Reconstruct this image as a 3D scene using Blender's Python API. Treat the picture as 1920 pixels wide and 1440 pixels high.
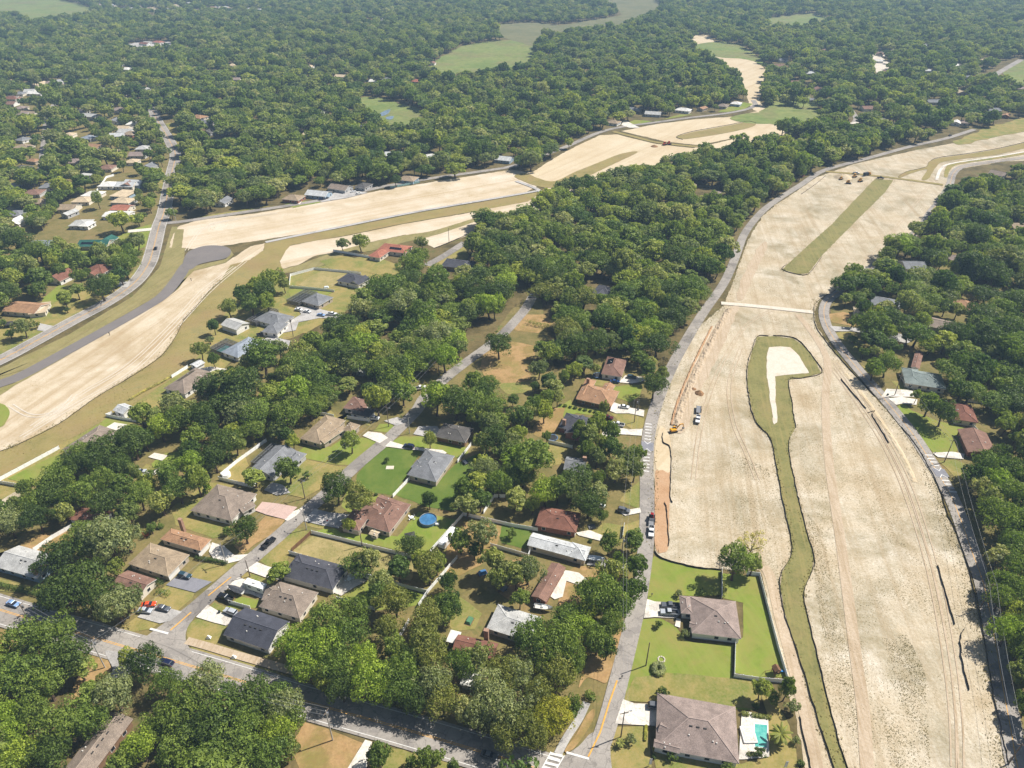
import bpy, bmesh, math, random
import numpy as np
from mathutils import Vector, Matrix, noise as mnoise

# ------------------------------------------------------------------ camera, world, sun, exposure
for o in list(bpy.data.objects):
    bpy.data.objects.remove(o)
scene = bpy.context.scene
COL = scene.collection
HCAM, FPX, PITCH = 190.0, 1333.0, math.radians(33.0)
cam_data = bpy.data.cameras.new('camera')
cam = bpy.data.objects.new('camera', cam_data)
COL.objects.link(cam)
cam.location = (0, 0, HCAM)
cam.rotation_euler = (math.radians(90) - PITCH, 0, 0)
cam_data.sensor_width = 36.0
cam_data.lens = 36.0 * FPX / 1920.0
cam_data.clip_start = 1.0
cam_data.clip_end = 30000.0
scene.camera = cam

SUN_XY = Vector((0.93, 0.365)).normalized()
SUN_EL = math.radians(51)
world = bpy.data.worlds.new('World')
scene.world = world
world.use_nodes = True
wn = world.node_tree
bg = wn.nodes['Background']
sky = wn.nodes.new('ShaderNodeTexSky')
sky.sky_type = 'NISHITA'
sky.sun_disc = False
sky.sun_elevation = SUN_EL
sky.sun_rotation = math.atan2(SUN_XY.x, SUN_XY.y)
sky.air_density = 1.0
sky.dust_density = 1.5
wn.links.new(sky.outputs[0], bg.inputs[0])
bg.inputs[1].default_value = 0.056
sd = bpy.data.lights.new('sun', 'SUN')
sd.energy = 5.0
sd.angle = math.radians(0.53)
sd.color = (1.0, 0.96, 0.895)
sun = bpy.data.objects.new('sun', sd)
COL.objects.link(sun)
to_sun = Vector((SUN_XY.x * math.cos(SUN_EL), SUN_XY.y * math.cos(SUN_EL), math.sin(SUN_EL)))
sun.rotation_euler = (-to_sun).to_track_quat('-Z', 'Y').to_euler()
sun.location = to_sun * 500
vs = scene.view_settings
vs.view_transform = 'Standard'
vs.look = 'None'
vs.exposure = 0.58
vs.gamma = 1.0
vs.use_curve_mapping = False
scene.render.engine = 'CYCLES'
cy = scene.cycles
cy.max_bounces = 4
cy.diffuse_bounces = 2
cy.glossy_bounces = 2
cy.transmission_bounces = 3
cy.transparent_max_bounces = 8
cy.volume_bounces = 0
cy.use_denoising = True
cy.use_adaptive_sampling = True

random.seed(7)
rnd = random.Random(11)

# ------------------------------------------------------------------ helpers
def g(u, v, z=0.0):
    """point of the photograph -> place on the level ground (or at height z)"""
    x = (u - 960.0) / FPX
    y = (v - 720.0) / FPX
    d = Vector((x, math.cos(PITCH) - y * math.sin(PITCH), -math.sin(PITCH) - y * math.cos(PITCH)))
    t = (z - HCAM) / d.z
    return Vector((d.x * t, d.y * t, z))

def to_px(P):
    """numpy world points -> picture coordinates and depth"""
    P = np.asarray(P, float)
    rel = P - np.array([0, 0, HCAM])
    zc = rel[:, 1] * math.cos(PITCH) - rel[:, 2] * math.sin(PITCH)
    yc = rel[:, 1] * math.sin(PITCH) + rel[:, 2] * math.cos(PITCH)
    zc = np.maximum(zc, 1e-3)
    return 960 + FPX * rel[:, 0] / zc, 720 - FPX * yc / zc, zc

def ppm(v):
    """picture pixels per metre across, for ground at row v"""
    return math.cos(PITCH) * (v - 720 + FPX * math.tan(PITCH)) / HCAM

def inpoly(px, py, poly):
    inside = np.zeros(px.shape, bool)
    n = len(poly)
    j = n - 1
    for i in range(n):
        xi, yi = poly[i]
        xj, yj = poly[j]
        if yi != yj:
            c = ((yi > py) != (yj > py)) & (px < (xj - xi) * (py - yi) / (yj - yi) + xi)
            inside ^= c
        j = i
    return inside

def lin(c):
    if isinstance(c, str):
        c = c.lstrip('#')
        c = [int(c[i:i + 2], 16) / 255 for i in (0, 2, 4)]
        c = [x / 12.92 if x <= 0.04045 else ((x + 0.055) / 1.055) ** 2.4 for x in c]
    return tuple(c)

MATS = {}
def new_mat(name):
    m = bpy.data.materials.new(name)
    m.use_nodes = True
    nt = m.node_tree
    b = nt.nodes['Principled BSDF']
    MATS[name] = m
    return m, nt, b

def ramp_node(nt, cols, pos=None):
    r = nt.nodes.new('ShaderNodeValToRGB')
    els = r.color_ramp.elements
    n = len(cols)
    pos = pos or [0.3 + 0.4 * i / max(1, n - 1) for i in range(n)]
    while len(els) < n:
        els.new(0.5)
    for e, c, p in zip(els, cols, pos):
        e.position = p
        e.color = (*lin(c), 1)
    return r

def noise_node(nt, vec, scale, detail=4, rough=0.6, dist=0.0):
    n = nt.nodes.new('ShaderNodeTexNoise')
    n.inputs['Scale'].default_value = scale
    n.inputs['Detail'].default_value = detail
    n.inputs['Roughness'].default_value = rough
    n.inputs['Distortion'].default_value = dist
    nt.links.new(vec, n.inputs['Vector'])
    return n

def mix_node(nt, a, b, fac, mode='MIX'):
    m = nt.nodes.new('ShaderNodeMix')
    m.data_type = 'RGBA'
    m.blend_type = mode
    L = nt.links
    for sock, val in ((m.inputs[0], fac), (m.inputs[6], a), (m.inputs[7], b)):
        if hasattr(val, 'is_linked') or hasattr(val, 'links'):
            L.new(val, sock)
        elif isinstance(val, (tuple, str)):
            sock.default_value = (*lin(val), 1)
        else:
            sock.default_value = val
    return m.outputs[2]

def ground_mat(name, cols, scale=0.08, pos=None, fine=None, fine_scale=1.6, fine_amt=0.5, streak=None,
               specks=None, rough=0.95, bump=0.0, patches=None, cracks=None):
    """colour from two noises; streak=(angle, colour, amount, across-scale); specks=(colour, scale, threshold)"""
    m, nt, b = new_mat(name)
    tc = nt.nodes.new('ShaderNodeTexCoord')
    vec = tc.outputs['Object']
    T = (0.81, 0.81, 0.86) if name[:4] in ('sand', 'dirt') else (1, 1, 1)
    tt = lambda c: tuple(x * k for x, k in zip(lin(c), T))
    cols = [tt(c) for c in cols]
    fine = tt(fine) if fine else None
    if patches: patches = (tt(patches[0]),) + tuple(patches[1:])
    if streak: streak = (streak[0], tt(streak[1])) + tuple(streak[2:])
    n1 = noise_node(nt, vec, scale, 6, 0.7)
    r1 = ramp_node(nt, cols, pos)
    nt.links.new(n1.outputs[0], r1.inputs[0])
    col = r1.outputs[0]
    if patches:
        pc, psc, p0, p1, amt = patches
        n4 = noise_node(nt, vec, psc, 6, 0.68, 0.4)
        r4 = ramp_node(nt, [(0, 0, 0), (amt, amt, amt)], [p0, p1])
        nt.links.new(n4.outputs[0], r4.inputs[0])
        col = mix_node(nt, col, pc, r4.outputs[0])
    if streak:
        ang, sc, amt, ac = streak
        mp = nt.nodes.new('ShaderNodeMapping')
        mp.vector_type = 'TEXTURE'
        mp.inputs['Rotation'].default_value = (0, 0, ang)
        mp.inputs['Scale'].default_value = (1 / ac, 1 / (ac * 0.03), 1)
        nt.links.new(vec, mp.inputs['Vector'])
        n2 = noise_node(nt, mp.outputs[0], 1.0, 5, 0.7, 0.15)
        r2 = ramp_node(nt, [(0, 0, 0), (amt, amt, amt)], [0.47, 0.66])
        nt.links.new(n2.outputs[0], r2.inputs[0])
        col = mix_node(nt, col, sc, r2.outputs[0])
    if fine:
        n3 = noise_node(nt, vec, fine_scale, 4, 0.75)
        r3 = ramp_node(nt, [(0, 0, 0), (1, 1, 1)], [0.38, 0.68])
        nt.links.new(n3.outputs[0], r3.inputs[0])
        mm = nt.nodes.new('ShaderNodeMath')
        mm.operation = 'MULTIPLY'
        mm.inputs[1].default_value = fine_amt
        nt.links.new(r3.outputs[0], mm.inputs[0])
        col = mix_node(nt, col, fine, mm.outputs[0])
    if specks:
        sc, ssc, th = specks
        n5 = noise_node(nt, vec, ssc, 3, 0.6)
        n6 = noise_node(nt, vec, 0.035, 4, 0.6, 0.3)
        ad = nt.nodes.new('ShaderNodeMath')
        ad.operation = 'MULTIPLY_ADD'
        ad.inputs[1].default_value = 0.55
        nt.links.new(n6.outputs[0], ad.inputs[0])
        nt.links.new(n5.outputs[0], ad.inputs[2])
        r5 = ramp_node(nt, [(0, 0, 0), (0.85, 0.85, 0.85)], [th, th + 0.07])
        nt.links.new(ad.outputs[0], r5.inputs[0])
        col = mix_node(nt, col, sc, r5.outputs[0])
    if cracks:
        for sc_, feat in ((cracks, 'F1'), (cracks * 2.2, 'DISTANCE_TO_EDGE')):
            vo = nt.nodes.new('ShaderNodeTexVoronoi')
            vo.feature = feat
            vo.inputs['Scale'].default_value = sc_
            wv = nt.nodes.new('ShaderNodeVectorMath'); wv.operation = 'MULTIPLY_ADD'
            nw = noise_node(nt, vec, 0.4, 3)
            nt.links.new(nw.outputs[1], wv.inputs[0]); wv.inputs[1].default_value = (3, 3, 3); nt.links.new(vec, wv.inputs[2])
            nt.links.new(wv.outputs[0], vo.inputs['Vector'])
            if feat == 'F1':
                bw = nt.nodes.new('ShaderNodeSeparateColor'); nt.links.new(vo.outputs['Color'], bw.inputs[0])
                rr_ = ramp_node(nt, [(0.82, 0.82, 0.82), (1.0, 1.0, 1.0), (1.06, 1.06, 1.06)], [0.1, 0.3, 0.9]); nt.links.new(bw.outputs[0], rr_.inputs[0])
            else:
                rr_ = ramp_node(nt, [(0.72, 0.72, 0.72), (1, 1, 1)], [0.012, 0.03]); nt.links.new(vo.outputs[0], rr_.inputs[0])
            col = mix_node(nt, col, rr_.outputs[0], 1.0, 'MULTIPLY')
    nt.links.new(col, b.inputs['Base Color'])
    b.inputs['Roughness'].default_value = rough
    b.inputs['Specular IOR Level'].default_value = 0.15
    if bump:
        nb = noise_node(nt, vec, 1.1, 5, 0.7)
        bp = nt.nodes.new('ShaderNodeBump')
        bp.inputs['Strength'].default_value = bump
        bp.inputs['Distance'].default_value = 0.5
        nt.links.new(nb.outputs[0], bp.inputs['Height'])
        nt.links.new(bp.outputs[0], b.inputs['Normal'])
    return m

def plain(name, c, rough=0.6, var=0.12, scale=1.5, metal=0.0, spec=0.4, per_object=0.0, dark=None):
    """paint, cloth or plastic with slight wear"""
    if name in MATS:
        return MATS[name]
    m, nt, b = new_mat(name)
    tc = nt.nodes.new('ShaderNodeTexCoord')
    n = noise_node(nt, tc.outputs['Object'], scale, 5, 0.65)
    c = lin(c)
    lo = tuple(x * (1 - var) for x in c) if dark is None else lin(dark)
    hi = tuple(min(1, x * (1 + var)) for x in c)
    r = ramp_node(nt, [lo, hi], [0.32, 0.68])
    nt.links.new(n.outputs[0], r.inputs[0])
    nt.links.new(r.outputs[0], b.inputs['Base Color'])
    b.inputs['Roughness'].default_value = rough
    b.inputs['Metallic'].default_value = metal
    b.inputs['Specular IOR Level'].default_value = spec
    return m

def shingle(name, c):
    """asphalt shingle roof: courses, blotches and weathering"""
    if name in MATS:
        return MATS[name]
    m, nt, b = new_mat(name)
    tc = nt.nodes.new('ShaderNodeTexCoord')
    vec = tc.outputs['Object']
    c = lin(c)
    n1 = noise_node(nt, vec, 0.35, 5, 0.6)
    r1 = ramp_node(nt, [tuple(x * 0.72 for x in c), tuple(min(1, x * 1.14) for x in c)], [0.3, 0.62])
    nt.links.new(n1.outputs[0], r1.inputs[0])
    n2 = noise_node(nt, vec, 4.5, 3, 0.7)
    r2 = ramp_node(nt, [(0.6, 0.6, 0.6), (1.18, 1.18, 1.18)], [0.35, 0.65])
    nt.links.new(n2.outputs[0], r2.inputs[0])
    col = mix_node(nt, r1.outputs[0], r2.outputs[0], 1.0, 'MULTIPLY')
    w = nt.nodes.new('ShaderNodeTexWave')
    w.wave_type = 'BANDS'
    w.bands_direction = 'Z'
    w.inputs['Scale'].default_value = 2.2
    w.inputs['Distortion'].default_value = 0.6
    nt.links.new(vec, w.inputs['Vector'])
    r3 = ramp_node(nt, [(0.9, 0.9, 0.9), (1.0, 1.0, 1.0)], [0.1, 0.5])
    nt.links.new(w.outputs[1], r3.inputs[0])
    col = mix_node(nt, col, r3.outputs[0], 1.0, 'MULTIPLY')
    nt.links.new(col, b.inputs['Base Color'])
    b.inputs['Roughness'].default_value = 0.9
    b.inputs['Specular IOR Level'].default_value = 0.2
    return m

def leaf_mat(name, cols, trans=0.36, gain=(2.55, 2.12, 1.85)):
    m, nt, b = new_mat(name)
    oi = nt.nodes.new('ShaderNodeObjectInfo')
    cols = [tuple(x * k for x, k in zip(lin(c), gain)) for c in cols]
    r = ramp_node(nt, cols, [i / max(1, len(cols) - 1) for i in range(len(cols))])
    nt.links.new(oi.outputs['Random'], r.inputs[0])
    tc = nt.nodes.new('ShaderNodeTexCoord')
    n = noise_node(nt, tc.outputs['Object'], 0.45, 3, 0.6)
    rv = ramp_node(nt, [(0.55, 0.6, 0.62), (1.4, 1.32, 1.05)], [0.33, 0.67])
    nt.links.new(n.outputs[0], rv.inputs[0])
    col = mix_node(nt, r.outputs[0], rv.outputs[0], 1.0, 'MULTIPLY')
    nt.links.new(col, b.inputs['Base Color'])
    b.inputs['Roughness'].default_value = 0.55
    b.inputs['Specular IOR Level'].default_value = 0.25
    tl = nt.nodes.new('ShaderNodeBsdfTranslucent')
    tcol = mix_node(nt, col, (1.15, 1.3, 0.55), 1.0, 'MULTIPLY')
    nt.links.new(tcol, tl.inputs[0])
    ms = nt.nodes.new('ShaderNodeMixShader')
    ms.inputs[0].default_value = trans
    nt.links.new(b.outputs[0], ms.inputs[1])
    nt.links.new(tl.outputs[0], ms.inputs[2])
    nt.links.new(ms.outputs[0], nt.nodes['Material Output'].inputs[0])
    return m

class MB:
    """collects polygons, builds one mesh"""
    def __init__(self):
        self.v, self.f, self.mi = [], [], []
    def face(self, pts, mi=0):
        n = len(self.v)
        self.v += [tuple(p) for p in pts]
        self.f.append(tuple(range(n, n + len(pts))))
        self.mi.append(mi)
    def box(self, x0, x1, y0, y1, z0, z1, mi=0, top=None):
        n = len(self.v)
        t = top or (0, 0)
        self.v += [(x0, y0, z0), (x1, y0, z0), (x1, y1, z0), (x0, y1, z0),
                   (x0 + t[0], y0 + t[1], z1), (x1 - t[0], y0 + t[1], z1), (x1 - t[0], y1 - t[1], z1), (x0 + t[0], y1 - t[1], z1)]
        for q in ((3, 2, 1, 0), (4, 5, 6, 7), (0, 1, 5, 4), (1, 2, 6, 5), (2, 3, 7, 6), (3, 0, 4, 7)):
            self.f.append(tuple(n + i for i in q))
            self.mi.append(mi)
        return self
    def tube(self, a, b, r0, r1=None, n=8, mi=0, cap=True):
        a, b = Vector(a), Vector(b)
        r1 = r0 if r1 is None else r1
        d = (b - a).normalized()
        s = d.orthogonal().normalized()
        t = d.cross(s)
        k = len(self.v)
        for p, r in ((a, r0), (b, r1)):
            for i in range(n):
                an = 2 * math.pi * i / n
                self.v.append(tuple(p + s * (r * math.cos(an)) + t * (r * math.sin(an))))
        for i in range(n):
            j = (i + 1) % n
            self.f.append((k + i, k + j, k + n + j, k + n + i))
            self.mi.append(mi)
        if cap:
            self.f.append(tuple(k + i for i in reversed(range(n))))
            self.f.append(tuple(k + n + i for i in range(n)))
            self.mi += [mi, mi]
        return self
    def prism(self, prof, y0, y1, mi=0, taper=0.0, ztap=0.0):
        """extrude an (x,z) profile across y; points above ztap are drawn in by taper"""
        n = len(prof)
        k = len(self.v)
        for y, s in ((y0, 1), (y1, -1)):
            for x, z in prof:
                self.v.append((x, y + s * (taper if z > ztap else 0), z))
        self.f.append(tuple(k + i for i in range(n)))
        self.f.append(tuple(k + n + i for i in reversed(range(n))))
        self.mi += [mi, mi]
        for i in range(n):
            j = (i + 1) % n
            self.f.append((k + j, k + i, k + n + i, k + n + j))
            self.mi.append(mi)
        return self
    def mesh(self, name, mats, smooth=False):
        me = bpy.data.meshes.new(name)
        me.from_pydata(self.v, [], self.f)
        for m in (mats if isinstance(mats, (list, tuple)) else [mats]):
            me.materials.append(m)
        if any(self.mi):
            me.polygons.foreach_set('material_index', self.mi)
        if smooth:
            me.polygons.foreach_set('use_smooth', [True] * len(me.polygons))
        me.update()
        return me
    def build(self, name, mats, parent=None, smooth=False):
        return link(name, self.mesh(name, mats, smooth), parent)

def link(name, me, parent=None, loc=None, rz=None, scale=None):
    o = bpy.data.objects.new(name, me)
    COL.objects.link(o)
    o.parent = parent
    if loc is not None:
        o.location = loc
    if rz is not None:
        o.rotation_euler = (0, 0, rz)
    if scale is not None:
        o.scale = scale
    return o

def tag(o, label=None, cat=None, group=None, kind=None):
    if label: o['label'] = label
    if cat: o['category'] = cat
    if group: o['group'] = group
    if kind: o['kind'] = kind
    return o

def empty(name, loc, rz=0.0):
    o = bpy.data.objects.new(name, None)
    COL.objects.link(o)
    o.location = loc
    o.rotation_euler = (0, 0, rz)
    return o

def copy_tree(o, parent=None):
    c = o.copy()
    COL.objects.link(c)
    c.parent = parent
    for ch in list(o.children):
        copy_tree(ch, c)
    return c

def catmull(P, per=6, closed=False):
    n = len(P)
    out = []
    rng = range(n if closed else n - 1)
    for i in rng:
        p0 = P[(i - 1) % n] if closed or i > 0 else P[0]
        p1, p2 = P[i], P[(i + 1) % n]
        p3 = P[(i + 2) % n] if closed or i + 2 < n else P[-1]
        # centripetal-free uniform spline, tension kept low
        for k in range(per):
            t = k / per
            out.append(0.5 * ((2 * p1) + (p2 - p0) * t + (2 * p0 - 5 * p1 + 4 * p2 - p3) * t * t + (3 * p1 - p0 - 3 * p2 + p3) * t ** 3))
    if not closed:
        out.append(P[-1])
    return out

EXCL = []          # picture outlines no tree may stand in
ZC = {}
def poly(name, px, mat, layer, smooth=True, jit=0.0, excl=True, parent=None):
    """a ground sheet traced from its outline; every sheet gets a height of its own"""
    ZC[layer] = ZC.get(layer, 0) + 1
    z = {0: 0.02, 1: 0.07, 2: 0.16, 3: 0.25, 4: 0.33, 5: 0.42}[layer] + 0.0008 * ZC[layer]
    P = [g(u, v) for u, v in px]
    if smooth:
        P = catmull(P, 4, True)
    if jit:
        Q = []
        n = len(P)
        for i in range(n):
            a, b = P[i], P[(i + 1) % n]
            L = (b - a).length
            k = max(1, min(40, int(L / 2.0)))
            for j in range(k):
                p = a.lerp(b, j / k)
                fq = 1.0 / max(1.0, jit * 1.6)
                w = mnoise.noise_vector(p * 0.22 * fq) + 0.6 * mnoise.noise_vector(p * 0.7 * fq)
                Q.append(p + Vector((w.x, w.y, 0)) * jit)
        P = Q
    m = MB()
    if len(P) > 2:
        a = sum(P[i].x * P[(i + 1) % len(P)].y - P[(i + 1) % len(P)].x * P[i].y for i in range(len(P)))
        if a < 0:
            P.reverse()
    m.face([(p.x, p.y, z) for p in P])
    o = m.build(name, mat, parent)
    if parent is None:
        tag(o, kind='structure')
    if excl:
        EXCL.append(px)
    return o

def offset_line(C, off):
    out = []
    n = len(C)
    for i in range(n):
        a = C[max(0, i - 1)]
        b = C[min(n - 1, i + 1)]
        d = (b - a)
        d.z = 0
        d.normalize()
        out.append(C[i] + Vector((-d.y, d.x, 0)) * off)
    return out

ROADS = []
def ribbon_mesh(name, C, o0, o1, z, mat, parent=None, dash=None):
    L, R = offset_line(C, o0), offset_line(C, o1)
    m = MB()
    acc = 0
    for i in range(len(C) - 1):
        if dash:
            acc += (C[i + 1] - C[i]).length
            if (acc % (dash[0] + dash[1])) > dash[0]:
                continue
        m.face([(R[i].x, R[i].y, z), (R[i + 1].x, R[i + 1].y, z), (L[i + 1].x, L[i + 1].y, z), (L[i].x, L[i].y, z)])
    # right-hand rule: flip if it faces down
    o = m.build(name, mat, parent)
    me = o.data
    if me.polygons and me.polygons[0].normal.z < 0:
        me.flip_normals()
    return o

def road(name, px, width, mat, layer=3, per=8, lines=None, clear=1.0):
    ZC[layer] = ZC.get(layer, 0) + 1
    z = {1: 0.07, 2: 0.16, 3: 0.25, 4: 0.33, 5: 0.42}[layer] + 0.0008 * ZC[layer]
    C = catmull([g(u, v) for u, v in px], per)
    o = tag(ribbon_mesh(name, C, width / 2, -width / 2, z, mat), kind='structure')
    ROADS.append((C, width / 2 + clear))
    k = 0
    for kind, off, w in (lines or []):
        k += 1
        mt = MATS['paint_yellow'] if kind.startswith('y') else MATS['paint_white']
        ribbon_mesh('painted_line', C, off + w / 2, off - w / 2, z + 0.012 + 0.001 * k, mt, o)
    return o, C, z

# ------------------------------------------------------------------ materials of the ground
def heading(p, q):
    d = g(*q) - g(*p)
    return math.atan2(-d.x, d.y)
A1 = heading((1640, 1300), (1470, 700))
A2 = heading((60, 790), (440, 520))
A3 = heading((400, 430), (900, 340))
A4 = heading((1440, 520), (1600, 360))
ground_mat('leaf_litter', ['#4a4128', '#5d5334', '#766744', '#566033'], 0.06, fine='#3b3a20', fine_scale=0.7, fine_amt=0.5)
ground_mat('sand_right', ['#b9a581', '#d2c2a2', '#e1d5ba', '#ece3cd'], 0.03, fine='#98845f', fine_scale=1.1, fine_amt=0.5,
           streak=(A1, '#ab946e', 0.5, 0.22), patches=('#8f845f', 0.03, 0.46, 0.66, 0.8), specks=('#80755a', 1.9, 0.875), bump=0.5)
ground_mat('sand_left', ['#c4b18f', '#d2c1a0', '#dccdaf', '#e4d8be'], 0.03, fine='#b59a6e', fine_scale=0.8, fine_amt=0.3,
           streak=(A2, '#a98e62', 0.55, 0.2), patches=('#a08656', 0.02, 0.46, 0.66, 0.75), bump=0.35)
ground_mat('sand_upper', ['#c6b390', '#d5c4a4', '#dfd0b4', '#e6dac2'], 0.025, fine='#b89d72', fine_scale=0.7, fine_amt=0.3,
           streak=(A3, '#ae935f', 0.5, 0.1), patches=('#9f8a55', 0.016, 0.54, 0.72, 0.6), bump=0.2)
ground_mat('sand_far', ['#cbb68f', '#d8c6a2', '#e2d3b3'], 0.02, fine='#bba47a', fine_scale=0.5, fine_amt=0.35,
           streak=(A4, '#b79d73', 0.4, 0.12), patches=('#b3a26c', 0.02, 0.56, 0.74, 0.5), bump=0.2)
ground_mat('sand_pale', ['#d8ccb4', '#e2d8c4', '#d0c2a6'], 0.1, fine='#bfb08f', fine_scale=1.2, fine_amt=0.4, bump=0.3)
ground_mat('dirt_track', ['#c4b092', '#cebb9e', '#b8a384'], 0.09, fine='#a8926f', fine_scale=1.2, fine_amt=0.5, streak=(A1, '#aa9370', 0.7, 1.1), bump=0.4)
ground_mat('dirt_orange', ['#b8926a', '#c49f78', '#c9a985'], 0.12, fine='#a37d56', fine_scale=1.3, fine_amt=0.4, bump=0.3)
ground_mat('dirt_brown', ['#8f6c48', '#a58058', '#b48f66', '#7c5b3c'], 0.25, fine='#6d4f34', fine_scale=1.2, fine_amt=0.6, bump=0.6)
ground_mat('swale_grass', ['#575c34', '#67683c', '#7a7748', '#606236'], 0.11, fine='#8f8355', fine_scale=1.3, fine_amt=0.55, streak=(A1, '#8d8050', 0.65, 0.8), patches=('#857650', 0.06, 0.5, 0.68, 0.7))
ground_mat('swale_upper', ['#6f6b3a', '#7d7442', '#8b7f4c', '#75724a'], 0.05, fine='#978660', fine_scale=0.9, fine_amt=0.5, streak=(A3, '#8e7a4c', 0.7, 0.3), patches=('#8a7450', 0.04, 0.48, 0.66, 0.8))
ground_mat('verge_left', ['#6c6c3e', '#7b764a', '#8b8257', '#717242'], 0.05, fine='#9d8c60', fine_scale=0.9, fine_amt=0.5, streak=(A2, '#6d6340', 0.7, 0.35), patches=('#6f6c38', 0.05, 0.5, 0.68, 0.7))
ground_mat('lawn', ['#5f7424', '#697d2a', '#778634', '#64782a'], 0.09, fine='#7b8040', fine_scale=1.6, fine_amt=0.5, patches=('#8c7f4a', 0.075, 0.42, 0.66, 0.85), streak=(0.3, '#838c42', 0.6, 0.45))
ground_mat('lawn_deep', ['#465c1f', '#4f6424', '#596b2b', '#4b6022'], 0.09, fine='#5f7033', fine_scale=1.6, fine_amt=0.5, patches=('#72783a', 0.07, 0.47, 0.68, 0.75))
ground_mat('lawn_dry', ['#6f6e36', '#80783f', '#95844f', '#6b7034'], 0.14, fine='#9d8c62', fine_scale=1.4, fine_amt=0.5, patches=('#5f6f2c', 0.06, 0.45, 0.62, 0.9))
ground_mat('yard_mix', ['#5d5a33', '#726a3e', '#83744a', '#5f6a34'], 0.09, fine='#4b4a2a', fine_scale=0.9, fine_amt=0.45, patches=('#8f7650', 0.05, 0.54, 0.68, 0.7))
ground_mat('field_dry', ['#97875a', '#a49265', '#8c8252', '#ac9a6e'], 0.1, fine='#6f6f3e', fine_scale=1.3, fine_amt=0.4, patches=('#7c7a43', 0.1, 0.55, 0.7, 0.6))
ground_mat('bare_yard', ['#9b7b52', '#a98a60', '#8a7448', '#94824f'], 0.1, fine='#7a6440', fine_scale=1.1, fine_amt=0.5, patches=('#77763a', 0.08, 0.5, 0.68, 0.7))
ground_mat('meadow', ['#66753a', '#748145', '#84884f', '#5f6e35'], 0.016, fine='#4f5f2c', fine_scale=0.12, fine_amt=0.6, patches=('#7f7550', 0.014, 0.48, 0.64, 0.8))
ground_mat('wetland', ['#726d4c', '#69684a', '#7a7454', '#5d643c'], 0.012, fine='#525f33', fine_scale=0.15, fine_amt=0.45)
ground_mat('asphalt', ['#8e8880', '#968f87', '#9e978e', '#88827b'], 0.08, fine='#77716c', fine_scale=2.0, fine_amt=0.5, rough=0.85, patches=('#75706c', 0.06, 0.55, 0.58, 0.5), cracks=0.1)
ground_mat('asphalt_new', ['#6d6864', '#756f6a', '#7d7670'], 0.06, fine='#6b6468', fine_scale=1.4, fine_amt=0.4, rough=0.85)
ground_mat('asphalt_dark', ['#7c7b80', '#86858a', '#74747a'], 0.2, fine='#6b6b70', fine_scale=1.8, fine_amt=0.4, rough=0.85)
ground_mat('concrete', ['#cfc7bb', '#d8d1c6', '#c4bbae'], 0.2, fine='#b0a797', fine_scale=1.8, fine_amt=0.5, cracks=0.22, rough=0.85, patches=('#b2a997', 0.25, 0.56, 0.7, 0.4))
ground_mat('concrete_grey', ['#a9a5a0', '#b3afaa', '#9f9b96'], 0.2, fine='#8e8984', fine_scale=1.8, fine_amt=0.5, cracks=0.2, rough=0.85)
ground_mat('paver_pink', ['#b99f93', '#c2a89d', '#ad9387'], 0.25, fine='#9c8175', fine_scale=2.2, fine_amt=0.4, rough=0.85)
ground_mat('mulch', ['#8a5f3d', '#7a5335', '#9a6c48'], 0.4, fine='#5f4029', fine_scale=2.0, fine_amt=0.5)
ground_mat('paint_white', ['#d8d6d0', '#dcdad5', '#c9c6bf'], 0.5, fine='#aaa7a2', fine_scale=1.5, fine_amt=0.4, rough=0.7)
ground_mat('paint_yellow', ['#d49a3e', '#d8a34a', '#c38d3c'], 0.5, fine='#a98a55', fine_scale=1.5, fine_amt=0.4, rough=0.7)
M = MATS

# ------------------------------------------------------------------ ground
gm = MB()
n = 36
G = 9000
for i in range(n):
    for j in range(n):
        x0, x1 = -G + 2 * G * i / n, -G + 2 * G * (i + 1) / n
        y0, y1 = -1000 + 13000 * j / n, -1000 + 13000 * (j + 1) / n
        gm.face([(x0, y0, 0), (x1, y0, 0), (x1, y1, 0), (x0, y1, 0)])
tag(gm.build('ground', M['leaf_litter']), kind='structure')

# the sandy strips
S1 = [(1540, 1560), (1510, 1445), (1475, 1270), (1440, 1130), (1426, 1070), (1345, 1068), (1290, 1060), (1245, 1048), (1227, 1035), (1224, 960), (1226, 900),
      (1222, 850), (1230, 790), (1248, 725), (1278, 660), (1312, 612), (1342, 586), (1358, 570), (1372, 535), (1388, 488), (1404, 448), (1430, 405),
      (1458, 382), (1492, 360), (1532, 332), (1600, 308), (1720, 281), (1800, 266), (1860, 254), (1960, 240), (1980, 300), (1880, 303), (1805, 316), (1782, 332),
      (1768, 362), (1745, 400), (1713, 440), (1640, 500), (1575, 545), (1535, 563), (1527, 585), (1531, 613), (1555, 648), (1589, 688), (1641, 744), (1688, 800),
      (1724, 848), (1760, 917), (1775, 962), (1795, 1003), (1819, 1077), (1832, 1133), (1844, 1193), (1857, 1270), (1869, 1333), (1892, 1437), (1920, 1560)]
poly('sand_strip', S1, M['sand_right'], 1, False, 0.8)
S2 = [(-160, 830), (0, 738), (33, 719), (100, 681), (187, 631), (267, 584), (302, 563), (335, 540), (352, 515), (362, 507), (423, 493), (470, 462), (497, 456), (494, 470), (470, 487),
      (440, 510), (415, 525), (390, 548), (368, 575), (345, 600), (330, 630), (302, 668), (240, 710), (180, 745), (110, 795), (30, 835), (0, 846), (-150, 915)]
poly('sand_strip', S2, M['sand_left'], 1, False, 0.8)
S3 = [(318, 464), (322, 445), (334, 425), (370, 413), (480, 400), (597, 381), (713, 357), (813, 341), (960, 318), (1000, 326), (1012, 345), (985, 362), (960, 367), (780, 397), (630, 428), (480, 452), (372, 467)]
poly('sand_strip', S3, M['sand_upper'], 1, False, 0.9)
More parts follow.
